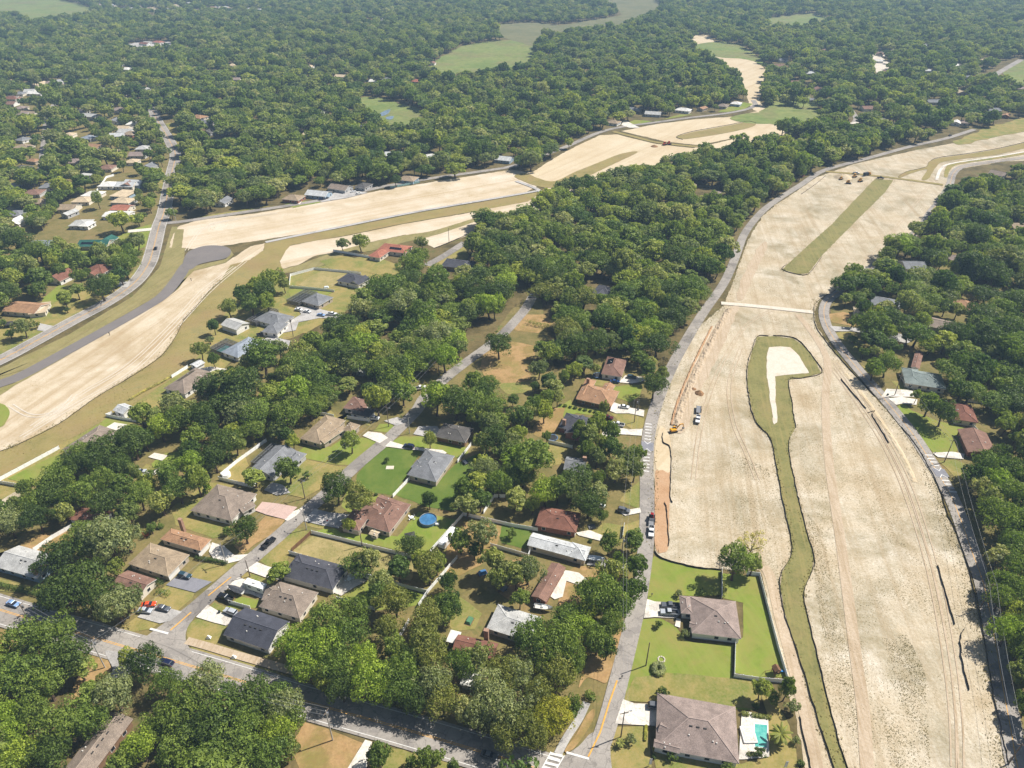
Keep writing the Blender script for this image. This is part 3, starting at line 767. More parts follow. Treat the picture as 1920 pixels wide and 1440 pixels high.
# ------------------------------------------------------------------ lawns, yards, driveways (each yard a sheet of its own)
for nm, px, mt, ly in [
    ('lawn', [(1213, 1130), (1218, 1075), (1226, 1042), (1252, 1052), (1300, 1064), (1350, 1070), (1352, 1115), (1310, 1118), (1278, 1117), (1275, 1130), (1230, 1128)], 'lawn', 1),
    ('lawn', [(1352, 1075), (1420, 1080), (1440, 1150), (1460, 1215), (1474, 1268), (1430, 1270), (1378, 1262), (1378, 1200), (1393, 1195), (1393, 1130), (1353, 1120)], 'lawn', 1),
    ('lawn', [(1200, 1162), (1240, 1160), (1268, 1175), (1285, 1200), (1300, 1205), (1376, 1208), (1372, 1268), (1425, 1274), (1422, 1330), (1390, 1330), (1300, 1318), (1240, 1320), (1170, 1312), (1182, 1262), (1192, 1210)], 'lawn', 1),
    ('lawn', [(1175, 1300), (1190, 1270), (1250, 1262), (1370, 1272), (1430, 1278), (1420, 1330), (1300, 1316), (1240, 1318), (1172, 1316)], 'lawn_dry', 2),
    ('lawn', [(1140, 1380), (1152, 1362), (1205, 1362), (1216, 1370), (1222, 1440), (1150, 1445)], 'lawn_dry', 1),
    ('lawn', [(1222, 1400), (1230, 1440), (1395, 1450), (1500, 1450), (1480, 1360), (1440, 1290), (1425, 1300), (1440, 1340), (1440, 1420), (1390, 1432)], 'lawn_dry', 1),
    ('lawn', [(560, 1440), (545, 1400), (570, 1355), (610, 1365), (660, 1383), (680, 1392), (655, 1440), (640, 1520), (540, 1520)], 'bare_yard', 1),
    ('lawn', [(700, 1440), (725, 1400), (770, 1412), (830, 1425), (870, 1450), (800, 1500), (700, 1500)], 'lawn_dry', 1),
    ('lawn', [(150, 1215), (180, 1212), (205, 1228), (208, 1255), (190, 1290), (165, 1320), (130, 1330), (140, 1280), (170, 1255), (150, 1240)], 'bare_yard', 1),
    ('lawn', [(-100, 1180), (0, 1180), (28, 1185), (40, 1205), (0, 1230), (-100, 1240)], 'bare_yard', 1),
    ('lawn', [(348, 1190), (352, 1168), (375, 1158), (412, 1170), (425, 1172), (415, 1200), (400, 1212), (352, 1200)], 'lawn_dry', 1),
    ('lawn', [(352, 1205), (400, 1222), (470, 1244), (520, 1262), (480, 1262), (400, 1238), (362, 1225)], 'lawn_dry', 1),
    ('lawn', [(425, 1140), (447, 1118), (485, 1125), (480, 1140), (447, 1142)], 'lawn', 1),
    ('lawn', [(448, 1078), (465, 1073), (512, 1090), (500, 1098), (460, 1092)], 'lawn_dry', 1),
    ('lawn', [(395, 1140), (400, 1130), (430, 1140), (425, 1148), (415, 1146)], 'lawn_dry', 1),
    ('lawn', [(486, 1052), (520, 1018), (555, 990), (580, 998), (545, 1030), (535, 1062), (520, 1072)], 'lawn_dry', 1),
    ('field', [(550, 1032), (588, 1003), (640, 1018), (775, 1050), (775, 1085), (770, 1090), (660, 1068), (560, 1045)], 'field_dry', 1),
    ('lawn', [(590, 996), (625, 985), (640, 1000), (745, 1005), (785, 960), (830, 970), (862, 975), (830, 1012), (800, 1042), (700, 1022), (640, 1010)], 'lawn', 1),
    ('lawn', [(575, 985), (590, 972), (610, 978), (635, 985), (625, 992), (590, 990)], 'lawn_dry', 1),
    ('lawn', [(635, 1120), (690, 1090), (760, 1105), (800, 1115), (790, 1135), (700, 1145), (640, 1130)], 'lawn', 1),
    ('lawn', [(720, 838), (757, 842), (790, 846), (782, 860), (765, 885), (762, 895), (735, 930), (712, 925), (680, 920), (668, 905), (670, 890), (690, 865)], 'lawn_deep', 1),
    ('lawn', [(742, 928), (765, 905), (812, 912), (858, 868), (900, 850), (905, 900), (870, 945), (850, 960), (800, 950), (750, 932)], 'lawn_deep', 1),
    ('lawn', [(650, 920), (700, 930), (712, 930), (700, 945), (660, 965), (640, 950)], 'lawn', 1),
    ('lawn', [(736, 828), (752, 818), (800, 818), (830, 825), (870, 835), (880, 850), (860, 860), (820, 842), (765, 838), (740, 836)], 'lawn', 1),
    ('lawn', [(700, 808), (712, 795), (735, 795), (742, 802), (730, 812)], 'lawn', 1),
    ('lawn', [(555, 850), (570, 838), (620, 838), (640, 825), (675, 820), (710, 825), (690, 845), (660, 872), (620, 870), (575, 860)], 'lawn', 1),
    ('lawn', [(480, 905), (520, 900), (575, 862), (620, 872), (655, 876), (620, 905), (570, 935), (540, 928), (500, 918)], 'lawn_dry', 2),
    ('lawn', [(405, 880), (440, 850), (460, 855), (470, 880), (462, 905), (425, 900)], 'lawn_dry', 1),
    ('lawn', [(590, 790), (620, 770), (640, 790), (650, 770), (690, 775), (695, 800), (672, 790), (610, 785)], 'lawn_dry', 1),
    ('lawn', [(500, 968), (535, 975), (520, 995), (480, 1020), (455, 1040), (438, 1025), (460, 1010), (480, 985)], 'bare_yard', 2),
    ('lawn', [(320, 955), (360, 925), (395, 905), (440, 910), (380, 940), (360, 965), (430, 985), (440, 1000), (400, 1010), (330, 985)], 'lawn_dry', 1),
    ('lawn', [(372, 1062), (400, 1050), (440, 1055), (430, 1068), (398, 1092), (370, 1088), (355, 1080)], 'lawn_dry', 1),
    ('lawn', [(292, 1112), (315, 1095), (366, 1110), (360, 1122), (335, 1145), (300, 1140), (285, 1130)], 'lawn_dry', 1),
    ('lawn', [(225, 1180), (260, 1155), (300, 1168), (285, 1178), (250, 1185)], 'lawn_dry', 1),
    ('lawn', [(-100, 1035), (0, 1045), (0, 1040), (70, 1005), (120, 990), (150, 1000), (130, 1030), (90, 1040), (20, 1030), (-20, 1060), (-100, 1080)], 'bare_yard', 1),
    ('lawn', [(-100, 1075), (0, 1085), (75, 1105), (80, 1115), (40, 1112), (0, 1108), (-100, 1095)], 'lawn_dry', 2),
    ('lawn', [(-100, 1110), (0, 1112), (50, 1130), (110, 1148), (160, 1165), (220, 1182), (215, 1188), (100, 1158), (0, 1128), (-100, 1105)], 'lawn_dry', 1),
    ('lawn', [(15, 898), (60, 875), (112, 850), (122, 858), (150, 862), (160, 875), (120, 900), (60, 912)], 'lawn', 2),
    ('lawn', [(120, 840), (150, 820), (200, 785), (240, 795), (215, 805), (150, 825)], 'lawn', 2),
    ('lawn', [(235, 785), (300, 740), (330, 745), (300, 772), (260, 788)], 'lawn_dry', 2),
    ('lawn', [(285, 870), (310, 850), (345, 845), (360, 855), (310, 880), (290, 885)], 'lawn', 1),
    ('lawn', [(255, 890), (275, 870), (300, 880), (300, 890), (265, 905)], 'lawn_dry', 1),
    ('lawn', [(395, 800), (410, 775), (440, 765), (450, 775), (430, 800), (400, 815)], 'bare_yard', 1),
    ('lawn', [(580, 520), (605, 507), (655, 512), (640, 530), (610, 545), (560, 535)], 'field_dry', 2),
    ('lawn', [(560, 625), (580, 600), (605, 595), (600, 610), (575, 625)], 'lawn_dry', 2),
    ('lawn', [(540, 545), (560, 540), (625, 545), (640, 540), (600, 560), (545, 558)], 'lawn', 2),
    ('lawn', [(600, 490), (640, 480), (700, 490), (740, 505), (730, 518), (680, 510), (620, 505)], 'lawn_dry', 2),
    ('lawn', [(800, 500), (870, 462), (880, 480), (860, 500), (820, 510)], 'lawn_dry', 1),
    ('clearing', [(905, 665), (920, 650), (960, 640), (1000, 648), (1005, 680), (990, 715), (945, 728), (915, 720), (900, 690)], 'bare_yard', 1),
    ('clearing', [(930, 720), (990, 715), (1010, 700), (1000, 735), (950, 740)], 'lawn_dry', 1),
    ('clearing', [(960, 600), (985, 590), (1020, 590), (1040, 605), (1010, 625), (965, 620)], 'bare_yard', 1),
    ('lawn', [(1145, 728), (1175, 722), (1205, 722), (1200, 742), (1180, 755), (1155, 745)], 'lawn', 1),
    ('lawn', [(1145, 775), (1180, 775), (1208, 785), (1205, 803), (1185, 805), (1160, 790)], 'lawn_dry', 1),
    ('lawn', [(1045, 765), (1070, 750), (1080, 765), (1145, 770), (1120, 780), (1080, 775), (1060, 785)], 'lawn', 1),
    ('lawn', [(1000, 800), (1030, 765), (1060, 765), (1055, 790), (1045, 810), (1010, 820), (1000, 815)], 'bare_yard', 1),
    ('lawn', [(1020, 850), (1025, 830), (1060, 828), (1070, 840), (1050, 870), (1030, 875)], 'lawn_dry', 1),
    ('lawn', [(1105, 712), (1125, 712), (1160, 718), (1150, 725), (1110, 722)], 'lawn_dry', 1),
    ('lawn', [(1100, 995), (1105, 978), (1170, 985), (1200, 975), (1200, 955), (1160, 940), (1180, 915), (1202, 900), (1205, 1010), (1180, 1020), (1130, 1010)], 'lawn_dry', 1),
    ('lawn', [(930, 990), (950, 980), (1000, 990), (985, 1030), (940, 1018)], 'lawn_deep', 1),
    ('lawn', [(840, 1000), (880, 975), (940, 985), (930, 1030), (900, 1060), (860, 1080), (835, 1070)], 'bare_yard', 1),
    ('lawn', [(830, 1160), (850, 1110), (880, 1130), (905, 1150), (890, 1180), (850, 1185)], 'lawn_dry', 1),
    ('lawn', [(940, 1060), (985, 1040), (1000, 1050), (990, 1100), (960, 1130), (930, 1110)], 'bare_yard', 1),
    ('lawn', [(1045, 1130), (1050, 1080), (1085, 1060), (1170, 1070), (1160, 1095), (1090, 1110), (1080, 1150), (1060, 1150)], 'bare_yard', 1),
    ('clearing', [(830, 1300), (850, 1250), (870, 1285), (930, 1300), (960, 1340), (900, 1330), (850, 1320)], 'bare_yard', 1),
    ('lawn', [(1680, 765), (1695, 755), (1710, 770), (1760, 790), (1835, 810), (1815, 825), (1790, 850), (1750, 850), (1720, 815)], 'lawn', 1),
    ('lawn', [(1760, 865), (1790, 862), (1810, 870), (1800, 905), (1780, 885)], 'lawn_dry', 1),
    ('lawn', [(1672, 715), (1690, 715), (1710, 730), (1690, 735)], 'lawn_dry', 1),
    ('lawn', [(1565, 625), (1590, 618), (1620, 640), (1610, 680), (1640, 700), (1620, 690), (1590, 655)], 'lawn_dry', 1),
    ('lawn', [(1548, 590), (1580, 585), (1640, 600), (1640, 612), (1600, 612), (1560, 605)], 'bare_yard', 1),
    ('lawn', [(1860, 570), (1895, 555), (1930, 560), (1920, 575), (1890, 575)], 'lawn', 1),
    ('lawn', [(115, 500), (130, 485), (170, 482), (190, 490), (150, 495), (140, 510)], 'lawn', 1),
    ('lawn', [(80, 560), (110, 535), (170, 540), (230, 530), (255, 510), (265, 500), (262, 520), (225, 545), (150, 580), (90, 605), (70, 590)], 'lawn', 1),
    ('lawn', [(0, 620), (40, 600), (90, 605), (140, 585), (130, 600), (60, 640), (0, 665)], 'lawn_dry', 1),
    ('lawn', [(90, 475), (130, 470), (210, 468), (245, 450), (275, 440), (280, 460), (250, 472), (140, 480)], 'lawn', 1),
    ('lawn', [(205, 450), (250, 430), (285, 420), (280, 445), (240, 460)], 'lawn', 1),
    ('lawn', [(285, 330), (305, 315), (312, 340), (300, 375), (300, 355)], 'lawn_dry', 1),
    ('lawn', [(310, 232), (330, 228), (345, 265), (335, 275), (325, 255)], 'lawn_dry', 1),
    ('lawn', [(345, 415), (380, 408), (450, 398), (520, 385), (560, 380), (480, 390), (400, 402)], 'lawn_dry', 2),
    ('lawn', [(535, 384), (560, 376), (600, 378), (640, 365), (655, 368), (600, 380), (550, 390)], 'lawn', 2),
    ('lawn', [(1165, 235), (1190, 225), (1230, 228), (1250, 222), (1275, 215), (1300, 215), (1240, 225), (1200, 232)], 'lawn', 2),
    ('lawn', [(1345, 210), (1370, 200), (1395, 192), (1412, 195), (1395, 205), (1365, 210)], 'lawn', 2),
    ('lawn', [(1560, 232), (1600, 240), (1630, 245), (1625, 252), (1590, 250)], 'lawn_dry', 2),
]:
    poly(nm, px, M[mt], ly, False, 0.45)
for nm, px, mt in [
    ('driveway', [(1207, 1160), (1213, 1124), (1228, 1129), (1275, 1131), (1277, 1152), (1266, 1160), (1228, 1158)], 'concrete'),
    ('driveway', [(1153, 1358), (1168, 1312), (1190, 1320), (1250, 1322), (1247, 1352), (1228, 1362), (1190, 1360)], 'concrete'),
    ('patio', [(1390, 1340), (1400, 1335), (1440, 1345), (1442, 1420), (1395, 1425), (1385, 1425)], 'concrete'),
    ('path', [(1265, 1175), (1268, 1160), (1276, 1162), (1275, 1178)], 'concrete'),
    ('driveway', [(650, 1445), (685, 1388), (698, 1392), (690, 1420), (680, 1520), (630, 1520)], 'concrete'),
    ('driveway', [(368, 1158), (390, 1135), (412, 1148), (428, 1155), (440, 1165), (424, 1174), (400, 1168)], 'concrete'),
    ('driveway', [(425, 1102), (448, 1083), (470, 1092), (500, 1105), (495, 1125), (470, 1115), (440, 1112)], 'concrete'),
    ('driveway', [(460, 1070), (482, 1055), (500, 1062), (535, 1072), (528, 1088), (505, 1086)], 'concrete'),
    ('patio', [(625, 1112), (655, 1075), (688, 1090), (660, 1105), (640, 1118)], 'concrete'),
    ('driveway', [(312, 1098), (335, 1078), (398, 1092), (366, 1112)], 'asphalt_dark'),
    ('driveway', [(258, 1158), (285, 1135), (320, 1142), (342, 1148), (320, 1165), (300, 1170)], 'concrete_grey'),
    ('driveway', [(392, 1035), (398, 1018), (420, 1025), (440, 1042), (466, 1040), (450, 1052), (425, 1058), (400, 1048)], 'concrete'),
    ('driveway', [(478, 958), (492, 942), (520, 945), (558, 952), (535, 975), (500, 966)], 'paver_pink'),
    ('driveway', [(534, 976), (550, 960), (570, 952), (556, 968), (540, 978)], 'concrete'),
    ('driveway', [(570, 978), (590, 955), (620, 962), (655, 965), (635, 992), (600, 985)], 'concrete_grey'),
    ('driveway', [(495, 920), (510, 905), (530, 910), (545, 925), (520, 930)], 'concrete_grey'),
    ('driveway', [(680, 818), (690, 810), (715, 813), (728, 822), (712, 832)], 'concrete'),
    ('driveway', [(722, 838), (732, 828), (765, 838), (830, 845), (838, 850), (825, 858), (790, 846), (760, 843)], 'concrete'),
    ('driveway', [(720, 790), (745, 783), (765, 790), (745, 800)], 'concrete_grey'),
    ('driveway', [(775, 815), (785, 800), (820, 800), (830, 815), (800, 820)], 'concrete_grey'),
    ('driveway', [(1140, 770), (1150, 755), (1180, 765), (1208, 770), (1207, 782), (1180, 776), (1155, 776)], 'concrete'),
    ('driveway', [(1160, 718), (1172, 705), (1205, 708), (1210, 715), (1185, 720)], 'concrete'),
    ('driveway', [(1125, 818), (1140, 800), (1180, 806), (1205, 805), (1203, 818), (1160, 815), (1150, 822)], 'concrete'),
    ('driveway', [(1080, 1000), (1105, 995), (1130, 1005), (1125, 1015), (1085, 1005)], 'concrete'),
    ('driveway', [(1160, 960), (1200, 953), (1202, 962), (1172, 968)], 'concrete'),
    ('driveway', [(1100, 1060), (1108, 1048), (1150, 1052), (1195, 1055), (1195, 1068), (1140, 1065)], 'concrete_grey'),
    ('patio', [(1030, 1118), (1045, 1090), (1060, 1070), (1085, 1075), (1110, 1095), (1090, 1100), (1062, 1090), (1055, 1120), (1040, 1125)], 'concrete'),
    ('driveway', [(1652, 745), (1662, 730), (1700, 732), (1730, 738), (1715, 745), (1690, 745)], 'concrete'),
    ('driveway', [(1665, 748), (1690, 745), (1720, 750), (1718, 760), (1690, 758), (1680, 760)], 'concrete'),
    ('driveway', [(1748, 850), (1785, 848), (1808, 852), (1806, 862), (1758, 858)], 'concrete'),
    ('driveway', [(1555, 612), (1600, 615), (1650, 618), (1720, 635), (1700, 645), (1640, 630), (1600, 622), (1565, 622)], 'concrete_grey'),
    ('driveway', [(250, 888), (262, 880), (285, 885), (300, 878), (300, 888), (275, 895)], 'concrete'),
    ('driveway', [(278, 858), (290, 850), (315, 855), (305, 865)], 'concrete'),
    ('driveway', [(195, 805), (215, 793), (255, 800), (270, 815), (240, 812), (220, 815)], 'concrete'),
    ('driveway', [(375, 692), (395, 688), (425, 693), (420, 703), (385, 705)], 'concrete'),
    ('driveway', [(555, 575), (590, 578), (640, 590), (650, 600), (600, 597), (560, 605), (555, 620), (530, 625), (540, 605), (565, 590)], 'concrete_grey'),
    ('driveway', [(480, 640), (510, 632), (545, 640), (540, 655), (500, 660)], 'concrete_grey'),
    ('driveway', [(75, 607), (100, 612), (85, 622), (70, 620)], 'concrete_grey'),
    ('driveway', [(225, 530), (245, 528), (240, 540), (220, 538)], 'concrete_grey'),
    ('driveway', [(240, 432), (285, 428), (284, 433), (240, 437)], 'concrete'),
    ('driveway', [(550, 380), (558, 372), (568, 376), (562, 384)], 'concrete'),
    ('driveway', [(600, 380), (630, 360), (660, 358), (690, 362), (650, 372)], 'concrete_grey'),
    ('driveway', [(1165, 235), (1170, 225), (1190, 235), (1200, 240), (1180, 240)], 'concrete'),
    ('dirt_track', [(1880, 620), (1920, 600), (1940, 610), (1900, 630)], 'concrete_grey'),
]:
    poly(nm, px, M[mt], 4, False)

# ------------------------------------------------------------------ houses
plain('wall_white', '#dcd9d3', 0.8, 0.07, 0.4)
plain('wall_cream', '#cfc6b5', 0.85, 0.08, 0.4)
plain('wall_grey', '#a9a8a6', 0.85, 0.08, 0.4)
plain('wall_tan', '#aea08d', 0.85, 0.1, 0.4)
plain('wall_brick', '#8d5f4b', 0.9, 0.18, 1.2)
plain('wall_brown', '#7c6047', 0.9, 0.12, 0.6)
plain('wall_blue', '#8ea1b0', 0.85, 0.08, 0.4)
plain('trim_white', '#dedad2', 0.7, 0.06, 0.7)
plain('trim_brown', '#6a5040', 0.7, 0.1, 0.7)
plain('vent_dark', '#3a3836', 0.7, 0.1)
plain('vent_light', '#c9c5bd', 0.6, 0.1)
plain('glass', '#1b2430', 0.12, 0.2, 0.6, spec=0.6)
plain('metal_grey', '#8f9092', 0.45, 0.1, metal=0.6)
plain('chimney_brick', '#9a7a66', 0.9, 0.2, 1.5)
plain('solar', '#171b26', 0.18, 0.25, 0.8, spec=0.6)
ROOFC = {'slate': '#4a4a50', 'navy': '#45464e', 'grey': '#77787a', 'pale': '#a9a8a4', 'silver': '#b4b5b4', 'taupe': '#83766a', 'brown': '#7d6154', 'red': '#775244',
         'tan': '#93826c', 'terra': '#9c6552', 'orange': '#9a785c', 'mauve': '#8a7b73', 'green': '#2f5a50', 'greengrey': '#7b8480', 'blue': '#888f98', 'dark': '#55524f', 'cream': '#b8a68a', 'white': '#d0cdc6'}
for k, c in ROOFC.items():
    cc = tuple(x * 1.18 for x in lin(c))
    shingle('roof_' + k, cc)
    plain('cap_' + k, tuple(min(1, x * 1.22) for x in cc), 0.9, 0.12, 2.0)
m_screen, nt, b = new_mat('screen_mesh')
tcs = nt.nodes.new('ShaderNodeTexCoord')
nsn = noise_node(nt, tcs.outputs['Object'], 3.0, 3)
rs = ramp_node(nt, ['#2b2b2d', '#4a4a4c'])
nt.links.new(nsn.outputs[0], rs.inputs[0]); nt.links.new(rs.outputs[0], b.inputs['Base Color'])
tr = nt.nodes.new('ShaderNodeBsdfTransparent')
ms = nt.nodes.new('ShaderNodeMixShader'); ms.inputs[0].default_value = 0.5
nt.links.new(b.outputs[0], ms.inputs[1]); nt.links.new(tr.outputs[0], ms.inputs[2])
nt.links.new(ms.outputs[0], nt.nodes['Material Output'].inputs[0])
m_pool, nt, b = new_mat('pool_water')
tcp = nt.nodes.new('ShaderNodeTexCoord')
npn = noise_node(nt, tcp.outputs['Object'], 0.9, 3)
rp = ramp_node(nt, ['#3f9a92', '#6db5a8'])
nt.links.new(npn.outputs[0], rp.inputs[0]); nt.links.new(rp.outputs[0], b.inputs['Base Color'])
b.inputs['Roughness'].default_value = 0.08

def one_box(name, x0, x1, y0, y1, z0, z1, mat, top=None):
    m = MB(); m.box(x0, x1, y0, y1, z0, z1, top=top)
    return m.mesh(name, mat)
ME = {}
ME['window'] = one_box('window', -0.75, 0.75, -0.05, 0.03, 0, 1.45, M['trim_white'])
ME['pane'] = one_box('pane', -0.63, 0.63, -0.07, 0.0, 0.1, 1.35, M['glass'])
ME['door'] = one_box('door', -0.55, 0.55, -0.06, 0.03, 0, 2.1, plain('door_paint', '#6b4a38', 0.5, 0.1))
ME['garage_door'] = one_box('garage_door', -2.45, 2.45, -0.06, 0.03, 0, 2.15, M['trim_white'])
ME['roof_vent'] = one_box('roof_vent', -0.45, 0.45, -0.2, 0.2, 0, 0.22, M['vent_dark'], (0.05, 0.05))
ME['roof_pipe'] = one_box('roof_pipe', -0.15, 0.15, -0.15, 0.15, 0, 0.45, M['vent_light'])
ME['solar_panel'] = one_box('solar_panel', -0.82, 0.82, -0.5, 0.5, 0, 0.06, M['solar'])

def rect_of(A, B, C, z):
    a, b, c = g(*A, z), g(*B, z), g(*C, z)
    ex = (b - a); ex.z = 0
    L = ex.length
    ex.normalize()
    ey = Vector((-ex.y, ex.x, 0))
    D = (c - a).dot(ey)
    if D < 0:
        a, b = b, a
        ex, ey, D = -ex, -ey, -D
    cen = a + ex * L / 2 + ey * D / 2
    cen.z = 0
    return cen, math.atan2(ex.y, ex.x), L, D

HOUSES = []       # centre, half size, short phrase
HR = random.Random(5)

def block(root, loc, rz, L, D, eave, pitch, kind, rc, wc, trim, oh=0.5, windows=(0, 1, 2, 3), garage=None, door=None, vents=2, caps=True, dz=0.0):
    """walls, roof, windows, doors of one wing, children of root"""
    rot = Matrix.Rotation(rz, 4, 'Z')
    def put(o, p, extra=0.0):
        o.location = Vector(loc) + (rot @ Vector(p)).to_3d()
        o.rotation_euler = (0, 0, rz + extra)
        return o
    along_x = L >= D
    w, d = L / 2 - oh, D / 2 - oh
    e = eave + dz
    hl, hd = (L / 2, D / 2) if along_x else (D / 2, L / 2)
    top = e + pitch * hd
    def P(a, c, z):
        return (a, c, z) if along_x else (-c, a, z)
    # walls
    m = MB()
    m.box(-w, w, -d, d, -0.1, e - 0.15)
    if kind == 'gable':
        iw, idp = (w, d) if along_x else (d, w)
        for s in (-1, 1):
            a0, a1 = s * iw, s * (iw - 0.2)
            t0, t1, t2 = P(a0, -idp, e - 0.15), P(a0, idp, e - 0.15), P(a0, 0, e - 0.15 + pitch * idp)
            q0, q1, q2 = P(a1, -idp, e - 0.15), P(a1, idp, e - 0.15), P(a1, 0, e - 0.15 + pitch * idp)
            m.face([t0, t1, t2]); m.face([q1, q0, q2])
    put(m.build('wall', M['wall_' + wc], root), (0, 0, 0))
    # roof
    m = MB()
    th = 0.22
    def rz_at(x, y):
        a, c = (abs(x), abs(y)) if along_x else (abs(y), abs(x))
        if kind == 'hip':
            return e + pitch * max(0.0, min(hd - c, hl - a))
        if kind == 'flat':
            return e + 0.1
        return e + pitch * max(0.0, hd - c)
    if kind == 'flat':
        m.box(-L / 2, L / 2, -D / 2, D / 2, e - 0.15, e + 0.12)
    else:
        c0, c1, c2, c3 = P(-hl, -hd, e), P(hl, -hd, e), P(hl, hd, e), P(-hl, hd, e)
        b0, b1, b2, b3 = P(-hl, -hd, e - th), P(hl, -hd, e - th), P(hl, hd, e - th), P(-hl, hd, e - th)
        r = hl - hd if kind == 'hip' else hl
        R0, R1 = P(-r, 0, top), P(r, 0, top)
        m.face([c0, c1, R1, R0]); m.face([c2, c3, R0, R1])
        if kind == 'hip':
            m.face([c1, c2, R1]); m.face([c3, c0, R0])
            m.face([b0, b1, c1, c0], 1); m.face([b1, b2, c2, c1], 1); m.face([b2, b3, c3, c2], 1); m.face([b3, b0, c0, c3], 1)
            m.face([b3, b2, b1, b0], 1)
        else:
            S0, S1 = P(-r, 0, top - th), P(r, 0, top - th)
            m.face([b0, b1, c1, c0], 1); m.face([b2, b3, c3, c2], 1)
            m.face([b1, S1, R1, c1], 1); m.face([S1, b2, c2, R1], 1)
            m.face([b3, S0, R0, c3], 1); m.face([S0, b0, c0, R0], 1)
            m.face([b1, b0, S0, S1], 1); m.face([b3, b2, S1, S0], 1)
    roof = put(m.build('roof', [M['roof_' + rc], M[trim]], root), (0, 0, 0))
    if kind != 'flat' and caps:
        m = MB()
        lines = [(R0, R1)]
        if kind == 'hip':
            lines += [(c1, R1), (c2, R1), (c3, R0), (c0, R0)]
        for p, q in lines:
            p, q = Vector(p), Vector(q)
            if (q - p).length > 0.3:
                m.tube(p + Vector((0, 0, 0.02)), q + Vector((0, 0, 0.02)), 0.11, n=5)
        m.build('ridge_cap', M['cap_' + rc], roof)
    # windows, doors
    sides = {0: ((0, -d), 0.0, 2 * w), 1: ((w, 0), math.pi / 2, 2 * d), 2: ((0, d), math.pi, 2 * w), 3: ((-w, 0), -math.pi / 2, 2 * d)}
    for s in windows:
        (px, py), an, ln = sides[s]
        ca, sa = math.cos(an), math.sin(an)
        used = []
        if garage == s:
            off = -ln * 0.25
            o = link('garage_door', ME['garage_door'], root)
            put(o, (px + ca * off, py + sa * off, 0.02), an)
            used.append((off - 3.2, off + 3.2))
        if door == s:
            off = ln * 0.12
            o = link('door', ME['door'], root)
            put(o, (px + ca * off, py + sa * off, 0.02), an)
            used.append((off - 1.2, off + 1.2))
        nwin = max(1, int(ln / 4.2))
        for i in range(nwin):
            off = -ln / 2 + ln * (i + 0.5) / nwin + HR.uniform(-0.5, 0.5)
            if any(u0 < off < u1 for u0, u1 in used) or (nwin > 2 and HR.random() < 0.2):
                continue
            o = link('window', ME['window'], root)
            put(o, (px + ca * off, py + sa * off, 0.8), an)
            link('pane', ME['pane'], o)
    for i in range(vents if kind != 'flat' else 0):
        # vents in a row just below the ridge, on the side towards the camera
        t = (i - (vents - 1) / 2) * 1.9
        a, c = t, -hd * 0.22
        x, y, _ = P(a, c, 0)
        o = link('roof_vent', ME['roof_vent'], root)
        put(o, (x, y, rz_at(x, y) - 0.02), 0 if along_x else math.pi / 2)
    if kind != 'flat' and root.location.y < 340:
        for k in range(3):
            a, c = HR.uniform(-hl * 0.5, hl * 0.5), HR.choice((-1, 1)) * hd * HR.uniform(0.35, 0.6)
            x, y, _ = P(a, c, 0)
            put(link('roof_pipe', ME['roof_pipe'], root), (x, y, rz_at(x, y) - 0.15))
    return rz_at, put, along_x, hl, hd, P

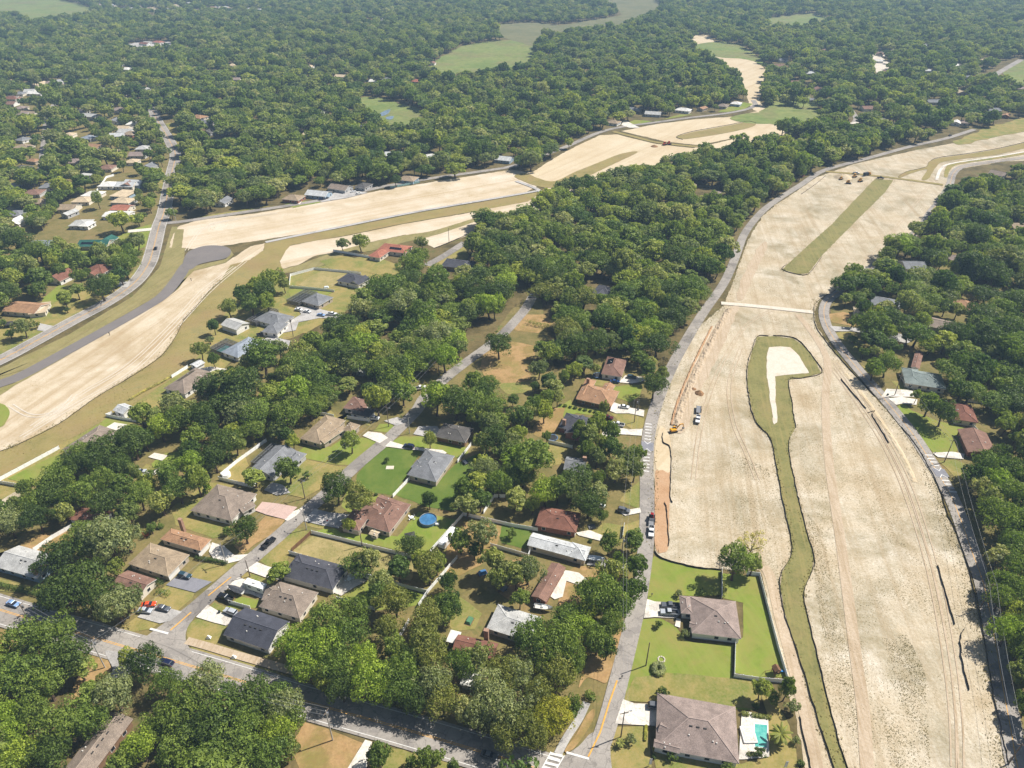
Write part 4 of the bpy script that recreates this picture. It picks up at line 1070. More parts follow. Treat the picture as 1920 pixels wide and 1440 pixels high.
def house(label, short, A, B, C, rc='taupe', wc='white', kind='hip', eave=2.9, pitch=0.4, trim='trim_white', wings=(), chimney=None, solar=None, cages=(),
          garage=None, door=None, windows=(0, 1, 2, 3), vents=2, name='house', cat='house', reg=True):
    cen, rz, L, D = rect_of(A, B, C, eave)
    if cen.y > 330:
        L, D = min(L, 21), min(D, 13)
        if L < 9 and D < 9: L = 12
    root = empty(name, cen, rz)
    tag(root, label, cat)
    root['tone'] = {'cream': 'cream', 'tan': 'tan', 'pale': 'pale grey', 'mauve': 'mauve', 'orange': 'orange', 'grey': 'grey', 'silver': 'silver', 'brown': 'brown', 'white': 'white'}.get(rc, 'dark')
    rz_at, put, ax, hl, hd, P = block(root, (0, 0, 0), 0.0, L, D, eave, pitch, kind, rc, wc, trim, windows=windows, garage=garage, door=door, vents=vents)
    inv = Matrix.Rotation(-rz, 4, 'Z')
    for i, wgd in enumerate(wings):
        (a, b2, c), wk = wgd[0], wgd[1]
        we = wgd[2] if len(wgd) > 2 else eave
        wp = wgd[3] if len(wgd) > 3 else pitch
        wrc = wgd[4] if len(wgd) > 4 else rc
        wc2, wrz, wL, wD = rect_of(a, b2, c, we)
        loc = inv @ (wc2 - cen)
        block(root, loc, wrz - rz, wL, wD, we, wp, wk, wrc, wc, trim, windows=(0, 1, 3), vents=0, dz=0.035 * (i + 1))
    if chimney:
        p = inv @ (g(*chimney, eave + pitch * hd) - cen)
        m = MB(); m.box(-0.7, 0.7, -0.5, 0.5, 0, 6.2); m.box(-0.8, 0.8, -0.6, 0.6, 6.2, 6.4)
        o = m.build('chimney', M['chimney_brick'], root); o.location = (p.x, p.y, 0)
    if solar:
        side, cols, rows, fa = solar
        sl = math.atan(pitch)
        for i in range(cols):
            for j in range(rows):
                a = fa * hl + (i - (cols - 1) / 2) * 1.72
                c = side * (hd * 0.5 + (j - (rows - 1) / 2) * 1.02)
                x, y, _ = P(a, c, 0)
                o = link('solar_panel', ME['solar_panel'], root)
                o.location = (x, y, rz_at(x, y) + 0.08)
                o.rotation_euler = (-side * sl, 0, 0) if ax else (0, -side * sl, math.pi / 2)
                if not ax:
                    o.rotation_euler = Matrix.Rotation(math.pi / 2, 3, 'Z').to_euler() if False else (Matrix.Rotation(math.pi / 2, 3, 'Z') @ Matrix.Rotation(-side * sl, 3, 'X')).to_euler()
    for cg in cages:
        (a, b2, c), h = cg[0], cg[1]
        c2, crz, cL, cD = rect_of(a, b2, c, h)
        loc = inv @ (c2 - cen)
        m = MB()
        for x in (-cL / 2, cL / 2):
            for k in range(4):
                y = -cD / 2 + cD * k / 3
                m.box(x - 0.07, x + 0.07, y - 0.07, y + 0.07, 0, h)
        for k in range(5):
            x = -cL / 2 + cL * k / 4
            m.box(x - 0.07, x + 0.07, -cD / 2, cD / 2, h, h + 0.14)
        for k in range(4):
            y = -cD / 2 + cD * k / 3
            m.box(-cL / 2, cL / 2, y - 0.06, y + 0.06, h + 0.15, h + 0.28)
        f = m.build('screen_frame', M['metal_grey'], root); f.location = loc; f.rotation_euler = (0, 0, crz - rz)
        m = MB(); m.box(-cL / 2 + 0.1, cL / 2 - 0.1, -cD / 2 + 0.1, cD / 2 - 0.1, 0.3, h - 0.02)
        s = m.build('screen_panel', m_screen, f)
        if len(cg) > 2:
            m = MB(); m.box(-cL * 0.3, cL * 0.3, -cD * 0.28, cD * 0.28, 0.1, 0.42)
            m.build('pool', m_pool, f)
    if reg:
        HOUSES.append((cen, max(L, D) / 2, short))
    return root

TB = 'trim_brown'
house('large mauve hip roofed house beside the turquoise swimming pool', 'mauve house with the pool', (1229, 1402), (1386, 1432), (1394, 1328), 'mauve', 'white', pitch=0.42, garage=3, door=3, vents=3,
      wings=[(((1227, 1385), (1225, 1400), (1275, 1408)), 'gable', 3.0, 0.5), (((1240, 1352), (1233, 1372), (1290, 1362)), 'gable', 3.2, 0.5)])
house('mauve hip roofed house with two pickups in its drive and fenced back lawn', 'mauve house inside the L shaped white fence', (1297, 1187), (1390, 1198), (1394, 1129), 'mauve', 'white', pitch=0.42, garage=3, door=3, vents=1,
      wings=[(((1277, 1150), (1300, 1152), (1302, 1119)), 'hip', 2.9, 0.4), (((1293, 1165), (1292, 1176), (1320, 1168)), 'gable', 2.9, 0.5)])
house('long low brown gabled roof among the trees at the bottom left corner', 'long brown roof at the bottom left', (165, 1462), (250, 1348), (122, 1440), 'taupe', 'brown', 'gable', pitch=0.42, trim=TB, vents=4)
house('dark slate gable roofed house on the street corner beside the main road', 'slate gabled corner house', (418, 1190), (503, 1219), (548, 1167), 'navy', 'white', 'gable', pitch=0.42, garage=3, door=3, vents=4)
house('taupe hip roofed house between the slate gabled house and the charcoal hip house', 'taupe hip house in the corner row', (485, 1137), (562, 1160), (612, 1115), 'taupe', 'cream', pitch=0.45, garage=3, vents=3,
      wings=[(((490, 1125), (500, 1098), (540, 1120)), 'hip', 3.0, 0.4)])
house('charcoal hip roofed white house with concrete back patio beside the dry lot', 'charcoal hip house by the dry lot', (527, 1079), (624, 1106), (659, 1064), 'slate', 'white', pitch=0.45, garage=3, vents=3,
      wings=[(((543, 1068), (562, 1045), (590, 1070)), 'gable', 3.1, 0.5)])
house('brown cross hipped house with the round blue pool behind it', 'brown cross hipped house by the round pool', (685, 985), (730, 999), (785, 950), 'brown', 'tan', pitch=0.42, garage=3, vents=2,
      wings=[(((638, 987), (673, 996), (688, 960)), 'hip'), (((668, 962), (712, 985), (735, 955)), 'hip', 2.9, 0.35), (((700, 945), (716, 928), (760, 942)), 'gable'), (((708, 948), (722, 942), (745, 950)), 'gable', 3.0, 0.5)])
house('broad brown hip roofed white house with pink paver drive', 'brown hip house with the pink paver drive', (357, 957), (434, 977), (503, 931), 'taupe', 'white', pitch=0.4, garage=1, vents=1,
      wings=[(((455, 962), (480, 948), (470, 940)), 'gable', 2.9, 0.5)])
house('reddish tan roofed house with white arched entry above the grey hip house', 'reddish tan house with the arched entry', (300, 1011), (376, 1033), (398, 1012), 'orange', 'cream', pitch=0.36, garage=1, vents=2, chimney=(340, 982))
house('grey brown hip roofed house beside the dark asphalt drive', 'grey brown hip house by the asphalt drive', (240, 1057), (315, 1081), (362, 1042), 'tan', 'tan', pitch=0.36, garage=1, vents=1)
house('small brown gabled house with three cars parked at its front', 'brown gabled house with three cars in front', (207, 1100), (262, 1118), (290, 1085), 'brown', 'cream', 'gable', pitch=0.34, vents=1)
house('pale grey gabled house at the left edge behind the long hedge', 'pale grey house at the left edge', (-12, 1062), (70, 1085), (86, 1036), 'pale', 'blue', 'gable', pitch=0.38, vents=2, chimney=(65, 1070))
house('small dark red roofed house among trees above the pale grey left house', 'dark red roofed house under the trees at left', (128, 974), (190, 982), (205, 958), 'red', 'white', 'gable', pitch=0.34, vents=0, trim=TB)
house('mid grey hip roofed house half hidden by trees beside the red chimney house', 'grey hip house beside the red chimney house', (912, 1178), (995, 1204), (1042, 1165), 'pale', 'wall_grey'[5:], pitch=0.3, vents=1)
house('dull red gabled house with white chimney and flat white porch roof', 'dull red house with the white chimney', (848, 1218), (925, 1236), (937, 1207), 'red', 'brown', 'gable', pitch=0.4, trim=TB, vents=0, chimney=(912, 1190),
      wings=[(((836, 1203), (856, 1208), (866, 1186)), 'flat', 2.6, 0.1, 'white')])
house('small white flat roofed outbuilding half under the grey oaks', 'white flat outbuilding', (862, 1284), (897, 1290), (905, 1266), 'white', 'grey', 'flat', eave=2.5, vents=0, name='outbuilding', cat='shed', windows=(0, 1))
house('silver grey metal roofed house beside the red covered carport yard', 'silver metal roofed house', (988, 1022), (1093, 1050), (1110, 1027), 'silver', 'cream', 'gable', pitch=0.34, garage=1, vents=1,
      wings=[(((1062, 1042), (1098, 1052), (1108, 1026)), 'hip', 2.9, 0.4)])
house('rusty red hip roofed house directly above the silver metal roof', 'rusty red hip house', (1003, 985), (1080, 999), (1101, 964), 'red', 'brick', pitch=0.34, garage=1, trim=TB, vents=1)
house('long brown gabled house with winding white paths in front', 'brown house with the winding paths', (996, 1118), (1024, 1129), (1050, 1060), 'brown', 'brick', 'gable', pitch=0.32, trim=TB, vents=0)
house('brown hip roofed house at the left end of the white fenced back lots', 'brown hip house behind the long white fence', (116, 843), (152, 855), (216, 806), 'taupe', 'white', pitch=0.34, vents=1)
house('brown roofed house with dark solar panels beside the dry grass verge', 'brown solar roofed house by the verge', (307, 728), (346, 739), (391, 696), 'taupe', 'white', pitch=0.4, vents=0, solar=(1, 6, 3, 0.1))
house('small white garage with pale roof behind the low white fence by the sandy verge', 'small white garage by the verge', (211, 769), (231, 777), (252, 763), 'silver', 'white', 'gable', pitch=0.4, vents=0, name='garage', cat='shed', windows=(0, 1))
house('white barn shaped shed with gable end facing right beside the verge trees', 'white barn shed', (413, 609), (443, 619), (463, 604), 'pale', 'white', 'gable', eave=3.4, pitch=0.35, vents=0, name='shed', cat='shed', windows=(1,), garage=1)
house('blue grey roofed white house with a screened pool beside the verge', 'blue grey house with the screened pool', (415, 660), (446, 671), (492, 640), 'blue', 'white', pitch=0.4, vents=1, cages=[(((392, 652), (415, 660), (440, 640)), 2.9, 1)])
house('slate blue house with cluttered side yard below the white barn shed', 'slate blue house right of the white barn', (464, 606), (512, 619), (566, 588), 'grey', 'white', pitch=0.4, vents=1, garage=1, wings=[(((490, 622), (520, 626), (530, 605)), 'hip', 2.9, 0.4)], cages=[(((462, 600), (480, 605), (512, 578)), 3.0)])
house('grey hip roofed house with long black pool screen below the dry yard', 'grey hip house with the long pool screen', (560, 568), (592, 577), (618, 551), 'grey', 'wall_tan'[5:], pitch=0.4, vents=1, cages=[(((537, 562), (560, 568), (585, 545)), 3.0)])
house('dark slate hip roofed house beside the square white fenced dry yard', 'slate hip house by the square dry yard', (625, 530), (664, 538), (686, 513), 'slate', 'white', pitch=0.42, vents=1, wings=[(((655, 530), (672, 535), (684, 520)), 'gable', 2.9, 0.5)])
house('terracotta tiled house with black solar panels beside three dark trees', 'terracotta house with the solar panels', (697, 474), (757, 481), (768, 455), 'terra', 'wall_cream'[5:], pitch=0.36, vents=0, solar=(-1, 5, 2, 0.2), wings=[(((690, 480), (712, 484), (722, 468)), 'hip')])
house('dark grey roofed house under trees at the end of the short street', 'dark grey house by the short street', (825, 500), (882, 506), (899, 489), 'slate', 'wall_brown'[5:], pitch=0.34, vents=0)
house('tan cross hipped house with dark green tree on its front lawn', 'tan cross hipped house', (562, 822), (601, 833), (668, 793), 'tan', 'wall_tan'[5:], pitch=0.42, vents=0, wings=[(((596, 826), (608, 832), (640, 800)), 'gable', 2.9, 0.45), (((640, 806), (660, 812), (672, 796)), 'hip', 2.9, 0.4)])
house('grey gabled house with turquoise pool under a screen left of it', 'grey house with the turquoise screened pool', (466, 882), (512, 895), (570, 850), 'grey', 'wall_grey'[5:], 'gable', pitch=0.38, vents=0, wings=[(((530, 868), (552, 874), (573, 850)), 'hip', 2.9, 0.4)], cages=[(((470, 866), (490, 872), (528, 836)), 3.0, 1)])
house('grey hip roofed house standing alone on the bright green lawns', 'grey hip house on the bright lawns', (763, 890), (818, 904), (857, 856), 'grey', 'wall_tan'[5:], pitch=0.42, vents=1, wings=[(((770, 876), (782, 862), (800, 872)), 'hip', 2.9, 0.4)], door=3)
house('brown hip roofed house in tree shade with a white wall in front', 'shaded brown house with the white wall', (643, 765), (682, 772), (691, 748), 'brown', 'white', pitch=0.36, vents=0, wings=[(((655, 775), (692, 783), (700, 768)), 'flat', 2.8, 0.2, 'dark')])
house('dark roofed house in deep shade behind the clipped hedge across the street', 'dark roofed house behind the hedge', (815, 818), (872, 830), (891, 804), 'dark', 'wall_brown'[5:], pitch=0.34, vents=0)
house('charcoal roofed house in the middle of the central wood', 'charcoal house in the central wood', (1102, 555), (1138, 563), (1151, 532), 'slate', 'wall_grey'[5:], pitch=0.4, vents=0, wings=[(((1105, 556), (1128, 562), (1136, 545)), 'gable', 2.9, 0.4)])
house('chestnut hip roofed house with solar panels beside a trampoline', 'chestnut house with the solar panels', (1127, 701), (1166, 707), (1178, 674), 'brown', 'white', pitch=0.42, vents=0, solar=(1, 3, 3, 0.3))
house('orange tan cross hipped house with bushes lining its side lawn', 'orange tan cross hipped house', (1080, 748), (1146, 763), (1158, 733), 'orange', 'wall_brown'[5:], pitch=0.4, vents=0, chimney=(1103, 712), wings=[(((1080, 746), (1100, 750), (1112, 712)), 'hip'), (((1120, 740), (1140, 745), (1150, 722)), 'gable', 2.9, 0.4)], garage=1)
house('charcoal cross hipped house with maroon and white pickups in front', 'charcoal house with the maroon pickup', (1047, 801), (1110, 815), (1138, 790), 'slate', 'wall_brick'[5:], pitch=0.42, vents=0, chimney=(1058, 790), wings=[(((1058, 812), (1090, 820), (1108, 788)), 'gable', 2.9, 0.45)], garage=1)
house('small grey gabled roof peeping out of the trees by the speed hump', 'small grey roof by the speed hump', (1056, 880), (1096, 886), (1112, 863), 'grey', 'wall_grey'[5:], 'gable', pitch=0.42, vents=0, chimney=(1096, 863))
house('grey green hip roofed house beside the light driveways right of the sand', 'grey green house right of the sand', (1697, 718), (1774, 730), (1768, 702), 'greengrey', 'wall_cream'[5:], pitch=0.34, vents=0, wings=[(((1697, 717), (1730, 722), (1728, 694)), 'hip', 2.9, 0.4)])
house('brown hip roofed house in front of the fenced dark yard at right', 'brown hip house by the fenced dark yard', (1790, 786), (1835, 793), (1830, 760), 'red', 'wall_cream'[5:], pitch=0.34, vents=0, trim=TB)
house('dull brown gabled house at the right edge with a curved front path', 'dull brown house with the curved path', (1815, 848), (1872, 856), (1876, 815), 'brown', 'wall_brick'[5:], 'gable', pitch=0.32, vents=0, trim=TB)
house('long grey low roofed house under oaks right of the curving street', 'long grey house right of the curving street', (1738, 612), (1806, 628), (1812, 608), 'taupe', 'wall_grey'[5:], 'gable', pitch=0.3, vents=0)
house('orange roofed house deep in the right hand trees beside a white car', 'orange house deep in the right trees', (1790, 577), (1832, 583), (1836, 566), 'orange', 'white', pitch=0.36, vents=0)
house('sandy tan pyramid roof at the bend of the right hand street', 'tan pyramid roof at the street bend', (1604, 596), (1636, 600), (1640, 578), 'cream', 'wall_cream'[5:], pitch=0.4, vents=0)
house('grey roof showing between oaks behind the tan pyramid roof', 'grey roof behind the tan pyramid', (1632, 572), (1688, 582), (1692, 562), 'grey', 'white', pitch=0.34, vents=0)
house('narrow brown roof behind the oaks above the grey green house', 'narrow brown roof above the grey green house', (1708, 688), (1724, 692), (1728, 660), 'brown', 'white', 'gable', pitch=0.3, vents=0)
# across the left highway
house('long orange tan ranch house with cluttered grey flat end', 'long orange tan ranch house', (0, 585), (62, 590), (75, 566), 'orange', 'wall_cream'[5:], 'gable', pitch=0.32, vents=0, wings=[(((52, 590), (85, 586), (90, 566)), 'flat', 2.7, 0.1, 'cream'), (((32, 578), (48, 570), (60, 562)), 'flat', 3.1, 0.1, 'white')])
house('small bright red roofed white house with gable end facing right', 'small bright red gabled house', (88, 524), (112, 528), (118, 508), 'red', 'white', 'gable', pitch=0.6, vents=0)
house('wide red roofed house with white gables beside the highway trees', 'wide red roofed house by the highway', (150, 512), (188, 516), (203, 494), 'red', 'wall_cream'[5:], pitch=0.42, vents=0, wings=[(((162, 515), (178, 517), (184, 500)), 'gable', 3.0, 0.5)])
house('dark green metal roofed house with solar panels left of the highway', 'green metal roofed house', (128, 466), (205, 466), (212, 446), 'green', 'wall_tan'[5:], 'gable', pitch=0.36, vents=0, solar=(-1, 6, 2, -0.3), wings=[(((165, 466), (190, 467), (195, 444)), 'gable', 3.0, 0.42)])
house('pale blue grey roofed house left of the green metal roof', 'pale blue house left of the green roof', (52, 464), (98, 464), (100, 450), 'blue', 'white', 'gable', pitch=0.34, vents=0)
house('white gabled house with fenced white yard and pool left of the highway', 'white gabled house with the fenced pool yard', (216, 352), (250, 354), (256, 332), 'silver', 'wall_blue'[5:], 'gable', pitch=0.42, vents=0, wings=[(((204, 368), (236, 370), (240, 356)), 'flat', 2.8, 0.1, 'cream')])
house('cream flat roofed house just below the white fenced pool yard', 'cream house below the white pool yard', (200, 382), (236, 384), (240, 368), 'cream', 'wall_grey'[5:], pitch=0.25, vents=0)
house('rust red low roof beside the white shed near the highway junction', 'rust red low roof near the junction', (204, 394), (238, 395), (240, 384), 'terra', 'wall_cream'[5:], 'gable', pitch=0.25, vents=0)
house('long white low building between the rust roof and green roof', 'long white low building', (190, 406), (238, 407), (240, 396), 'white', 'white', 'gable', pitch=0.2, vents=0)
house('white house half hidden by trees on the corner of the upper sand', 'white house at the upper sand corner', (386, 388), (408, 390), (412, 362), 'grey', 'white', 'gable', pitch=0.4, vents=0)
# along the far side of the upper sand
FAR = [
 ((525, 375), (556, 378), (562, 364), 'tan', 'brick', 'brown low house first in the row above the upper sand'),
 ((562, 370), (602, 374), (620, 354), 'silver', 'blue', 'white grey hip house second in the row above the upper sand'),
 ((606, 356), (640, 361), (656, 344), 'taupe', 'grey', 'taupe hip house third in the row above the upper sand'),
 ((660, 352), (680, 355), (684, 340), 'dark', 'grey', 'dark roof behind parked cars in the row above the upper sand'),
 ((738, 342), (768, 345), (776, 326), 'tan', 'blue', 'tan roofed house with blue screen room above the upper sand'),
 ((920, 304), (950, 307), (960, 290), 'silver', 'blue', 'pale roofed house alone beside the upper sand bend'),
 ((1127, 233), (1150, 236), (1156, 222), 'tan', 'white', 'tan gabled house at the far road junction'),
 ((1170, 212), (1194, 214), (1200, 198), 'grey', 'brown', 'grey house behind trees on the far road'),
 ((1205, 219), (1236, 221), (1240, 206), 'pale', 'grey', 'pale low house on the far road beside the meadow strip'),
 ((1256, 212), (1284, 215), (1290, 198), 'white', 'white', 'bright white house on the far road'),
 ((1300, 205), (1312, 207), (1316, 197), 'orange', 'tan', 'small orange house on the far road'),
 ((1336, 204), (1354, 206), (1360, 190), 'taupe', 'tan', 'brown gabled house near the end of the far road'),
 ((1361, 200), (1380, 202), (1386, 186), 'white', 'blue', 'white gabled house at the end of the far road'),
 ((1322, 370), (1340, 373), (1346, 354), 'mauve', 'brick', 'pinkish hip roof in the middle of the central wood'),
 ((1286, 352), (1300, 354), (1304, 346), 'tan', 'tan', 'small tan roof glimpsed left of the pinkish wood roof'),
 ((1456, 272), (1496, 276), (1502, 266), 'mauve', 'grey', 'flat mauve roof in the wood near the right machines'),
 ((1655, 238), (1676, 240), (1680, 225), 'taupe', 'white', 'brown roofed white house at the right hand far junction'),
 ((1782, 234), (1800, 236), (1803, 224), 'white', 'white', 'bright white roof far right of the junction'),
 ((1805, 234), (1822, 235), (1826, 224), 'mauve', 'tan', 'pink brown house beside the bright white far roof'),
 ((1872, 222), (1888, 224), (1892, 208), 'orange', 'brick', 'reddish house beside the right edge meadow'),
 ((1770, 188), (1784, 190), (1788, 176), 'red', 'tan', 'dull red roof in the right far forest'),
 ((1735, 152), (1760, 154), (1768, 142), 'pale', 'grey', 'pale grey roof in the right far forest'),
 ((1638, 118), (1660, 119), (1664, 110), 'white', 'white', 'white flat building in the right far clearing'),
 ((1640, 104), (1655, 105), (1658, 97), 'brown', 'tan', 'brown building behind the white far clearing building'),
 ((1812, 148), (1826, 149), (1830, 140), 'grey', 'white', 'grey house near the right far road'),
 ((1880, 348), (1894, 350), (1896, 340), 'pale', 'white', 'pale roof in the trees near the right road bend'),
 ((1845, 330), (1876, 336), (1882, 318), 'taupe', 'grey', 'grey brown hip house behind trees at the right road bend'),
 ((1852, 345), (1880, 352), (1886, 338), 'mauve', 'tan', 'mauve roofed house below the grey brown right bend house'),
 ((140, 220), (172, 222), (178, 212), 'pale', 'white', 'pale shed roof above the far left street'),
 ((30, 190), (66, 192), (70, 184), 'brown', 'brick', 'brown low house far left beyond the side street'),
 ((38, 178), (70, 179), (74, 170), 'white', 'white', 'white low house far left beyond the side street'),
 ((0, 186), (26, 187), (28, 181), 'red', 'white', 'dull red house at the far left edge'),
 ((22, 216), (52, 218), (56, 206), 'tan', 'cream', 'tan house beside the far left street trees'),
 ((126, 212), (144, 214), (148, 202), 'dark', 'white', 'dark roofed house right of the far left street'),
 ((140, 262), (160, 264), (164, 250), 'blue', 'grey', 'blue grey gabled house between the two far left streets'),
 ((148, 280), (172, 282), (178, 266), 'orange', 'cream', 'orange roofed house between the two far left streets'),
 ((20, 264), (36, 266), (40, 254), 'grey', 'white', 'grey gabled house left of the far left street'),
 ((10, 320), (34, 322), (38, 306), 'dark', 'white', 'dark hipped house lower left of the far street'),
 ((0, 352), (16, 354), (20, 340), 'silver', 'blue', 'white roofed house at the left edge below the far street'),
 ((132, 334), (152, 336), (156, 322), 'pale', 'grey', 'pale gabled roof right of the far street end'),
 ((345, 222), (366, 225), (372, 212), 'orange', 'cream', 'orange roofed house right of the winding highway'),
 ((362, 232), (380, 235), (384, 222), 'grey', 'white', 'grey house behind the orange highway house'),
 ((370, 250), (388, 252), (392, 240), 'dark', 'grey', 'dark roof lowest in the trio right of the highway'),
 ((225, 252), (246, 254), (250, 246), 'tan', 'brick', 'tan roof under oaks left of the winding highway'),
 ((240, 84), (262, 86), (266, 76), 'red', 'white', 'red roofed store in the far sandy lot'),
 ((272, 80), (292, 82), (296, 75), 'terra', 'white', 'orange roofed store in the far sandy lot'),
 ((215, 132), (232, 133), (236, 125), 'white', 'white', 'white roof beside the far concrete road'),
 ((620, 146), (640, 147), (644, 139), 'cream', 'white', 'cream roof alone in the middle far forest'),
 ((685, 155), (702, 156), (706, 148), 'white', 'white', 'white roof left of the blue walled far house'),
 ((706, 152), (722, 153), (726, 144), 'grey', 'white', 'grey roof left of the blue walled far house'),
 ((760, 154), (776, 156), (780, 147), 'terra', 'blue', 'orange roofed blue walled house in the far clearing'),
 ((670, 38), (690, 39), (694, 33), 'terra', 'white', 'tiny terracotta roof far in the forest'),
 ((694, 36), (706, 37), (710, 32), 'white', 'white', 'tiny white roof far in the forest'),
 ((1210, 118), (1226, 119), (1230, 114), 'tan', 'tan', 'tan roof in the far middle forest'),
 ((988, 176), (998, 177), (1001, 170), 'tan', 'tan', 'tan roof glimpsed in the middle forest'),
 ((1095, 140), (1104, 141), (1107, 134), 'cream', 'white', 'pale cream roof in the far middle forest'),
 ((52, 302), (60, 303), (62, 297), 'orange', 'tan', 'little orange roof by the far left street'),
 ((55, 310 + 70), (75, 383), (80, 372), 'tan', 'cream', 'tan house below the far left street'),
 ((112, 402), (126, 404), (129, 392), 'pale', 'grey', 'pale roof in trees above the yard of vehicles'),
 ((146, 424), (164, 425), (166, 415), 'white', 'white', 'white shed roof above the green metal roof'),
]
HR2 = random.Random(3)
for i, (a, b_, c, rc, wc, lb) in enumerate(FAR):
    house(lb if len(lb.split()) >= 4 else lb, lb, a, b_, c, rc, wc, HR2.choice(('hip', 'hip', 'gable')), pitch=0.36, vents=0, windows=(0, 1), reg=True)
# the distant estate along the top left edge
for i in range(26):
    u = 165 + i * 13.5 + HR2.uniform(-4, 4)
    v = 6 + 12 * abs(math.sin(i * 1.7)) + HR2.uniform(-2, 3)
    w = HR2.uniform(7, 10)
    house('tiny pale roofed house of the far estate at the top edge', 'far estate', (u, v), (u + w, v + 0.5), (u + w + 1, v - 3.2), HR2.choice(['cream', 'tan', 'pale', 'mauve', 'orange', 'grey']), 'cream', 'hip', pitch=0.36, vents=0, windows=(0,), reg=False)['group'] = 'houses of the far estate'
for o in [x for x in bpy.data.objects if x.get('group') == 'houses of the far estate']:
    HOUSES.append((o.location.copy(), 12, ''))

ORDW = [f'{i + 1}th' for i in range(0)] + ['first', 'second', 'third', 'fourth', 'fifth', 'sixth', 'seventh', 'eighth', 'ninth', 'tenth', 'eleventh', 'twelfth', 'thirteenth', 'fourteenth', 'fifteenth', 'sixteenth', 'seventeenth', 'eighteenth', 'nineteenth', 'twentieth', 'twenty-first', 'twenty-second', 'twenty-third', 'twenty-fourth', 'twenty-fifth', 'twenty-sixth', 'twenty-seventh']
def number_off(grp, where):
    L_ = [o for o in bpy.data.objects if o.get('group') == grp]
    L_.sort(key=lambda o: o.location.x / max(1, o.location.y))
    tens = ['', '', 'twenty', 'thirty', 'forty', 'fifty', 'sixty', 'seventy', 'eighty', 'ninety']
    for i_ in range(len(ORDW), len(L_)):
        t_, r_ = divmod(i_ + 1, 10)
        ORDW.append(tens[t_] + ('-' + ORDW[r_ - 1] if r_ else '')  if r_ else tens[t_][:-1] + 'ieth')
    for k_, o in enumerate(L_):
        o['label'] = f"{o.get('tone', 'pale')} roofed house, {ORDW[k_]} from the left {where}"
number_off('houses of the far estate', 'in the far estate along the top edge')
HG = random.Random(44)
def glimpsed(box, n, label, grp, L=(11, 17)):
    for i in range(n):
        u, v = HG.uniform(box[0], box[2]), HG.uniform(box[1], box[3])
        k = ppm(v)
        w = HG.uniform(*L) * k
        if any((g(u, v) - h[0]).length < (15 if box[0] == 0 else 22) for h in HOUSES) or any(min((Vector((q.x, q.y, 0)) - g(u + w / 2, v)).length for q in C_) < h_ + 11 for C_, h_ in ROADS) or any(inpoly(np.array([u + w / 2]), np.array([v]), pl)[0] for pl in EXCL):
            continue
        o = house(label, '', (u, v), (u + w, v + HG.uniform(-.1, .1) * w * .3), (u + w, v - w * .26 * (v + 146) / 400), HG.choice(['cream', 'tan', 'pale', 'mauve', 'grey', 'silver', 'brown', 'white']), HG.choice(['white', 'cream', 'grey']), HG.choice(['hip', 'gable']), pitch=0.36, vents=0, windows=(0,))
        o['group'] = grp
glimpsed((0, 150, 285, 440), 90, 'pale roof glimpsed between trees of the far left suburb', 'roofs in the far left suburb')
glimpsed((380, 90, 900, 300), 12, 'small roof glimpsed in the wide forest beyond the upper sand', 'roofs in the wide forest')
glimpsed((1450, 60, 1920, 215), 26, 'small roof glimpsed in the forest at the upper right', 'roofs in the upper right forest')
glimpsed((1600, 430, 1910, 560), 5, 'roof hidden among the trees right of the sand', 'roofs in the right wood')
number_off('roofs in the far left suburb', 'among the far left suburb trees')
number_off('roofs in the wide forest', 'in the wide forest beyond the upper sand')
number_off('roofs in the upper right forest', 'glimpsed in the upper right forest')
number_off('roofs in the right wood', 'half hidden in the wood right of the sand')

# ------------------------------------------------------------------ trees
LEAF = {
    'd': leaf_mat('leaf_dark', ['#2f4220', '#374a24', '#3d5028', '#34481f']),
    'm': leaf_mat('leaf_mid', ['#43592a', '#4a602c', '#526631', '#465a28']),
    'y': leaf_mat('leaf_bright', ['#566f2a', '#5f772f', '#687c33']),
    'o': leaf_mat('leaf_olive', ['#535f34', '#5b6637', '#4f5c36']),
    'g': leaf_mat('leaf_grey', ['#5a684b', '#627052', '#536247']),
    'Y': leaf_mat('leaf_yellow', ['#6c762f', '#747b34', '#66712c']),
    'r': leaf_mat('leaf_red', ['#7a4430', '#84502f']),
    'p': leaf_mat('leaf_pale', ['#8a8b60', '#7f845a']),
}
LEAF_F = leaf_mat('leaf_forest', ['#31441d', '#3f5226', '#566630', '#44562a', '#647238', '#4f5c40', '#6b7444', '#384c26', '#747a58', '#4d612a', '#707a3a', '#3c5230'], 0.38, (2.6, 2.3, 2.15))
plain('bark', '#5a4a3c', 0.9, 0.25, 1.2)

def cards(rng, cen, lr, out, count, size, up=0.35, jit=0.55):
    d = rng.normal(size=(count * 2, 3))
    d /= np.linalg.norm(d, axis=1)[:, None]
    bias = out + np.array([0, 0, up])
    bias /= np.linalg.norm(bias)
    d = d[(d @ bias) > -0.45][:count]
    c = cen + d * (lr * rng.uniform(0.78, 1.1, len(d)))[:, None] * np.array([1, 1, 0.85])
    nrm = d + rng.normal(size=d.shape) * jit * 0.6
    nrm /= np.linalg.norm(nrm, axis=1)[:, None]
    ref = rng.normal(size=d.shape)
    t = np.cross(nrm, ref); t /= np.linalg.norm(t, axis=1)[:, None]
    b = np.cross(nrm, t)
    s = size * rng.uniform(0.55, 1.3, len(d))
    a1 = t * s[:, None]; a2 = b * (s * rng.uniform(0.5, 0.95, len(d)))[:, None]
    bend = nrm * (s * 0.3)[:, None]
    return np.stack([c - a1 - bend, c - a2, c + a1 - bend, c + a2], 1)

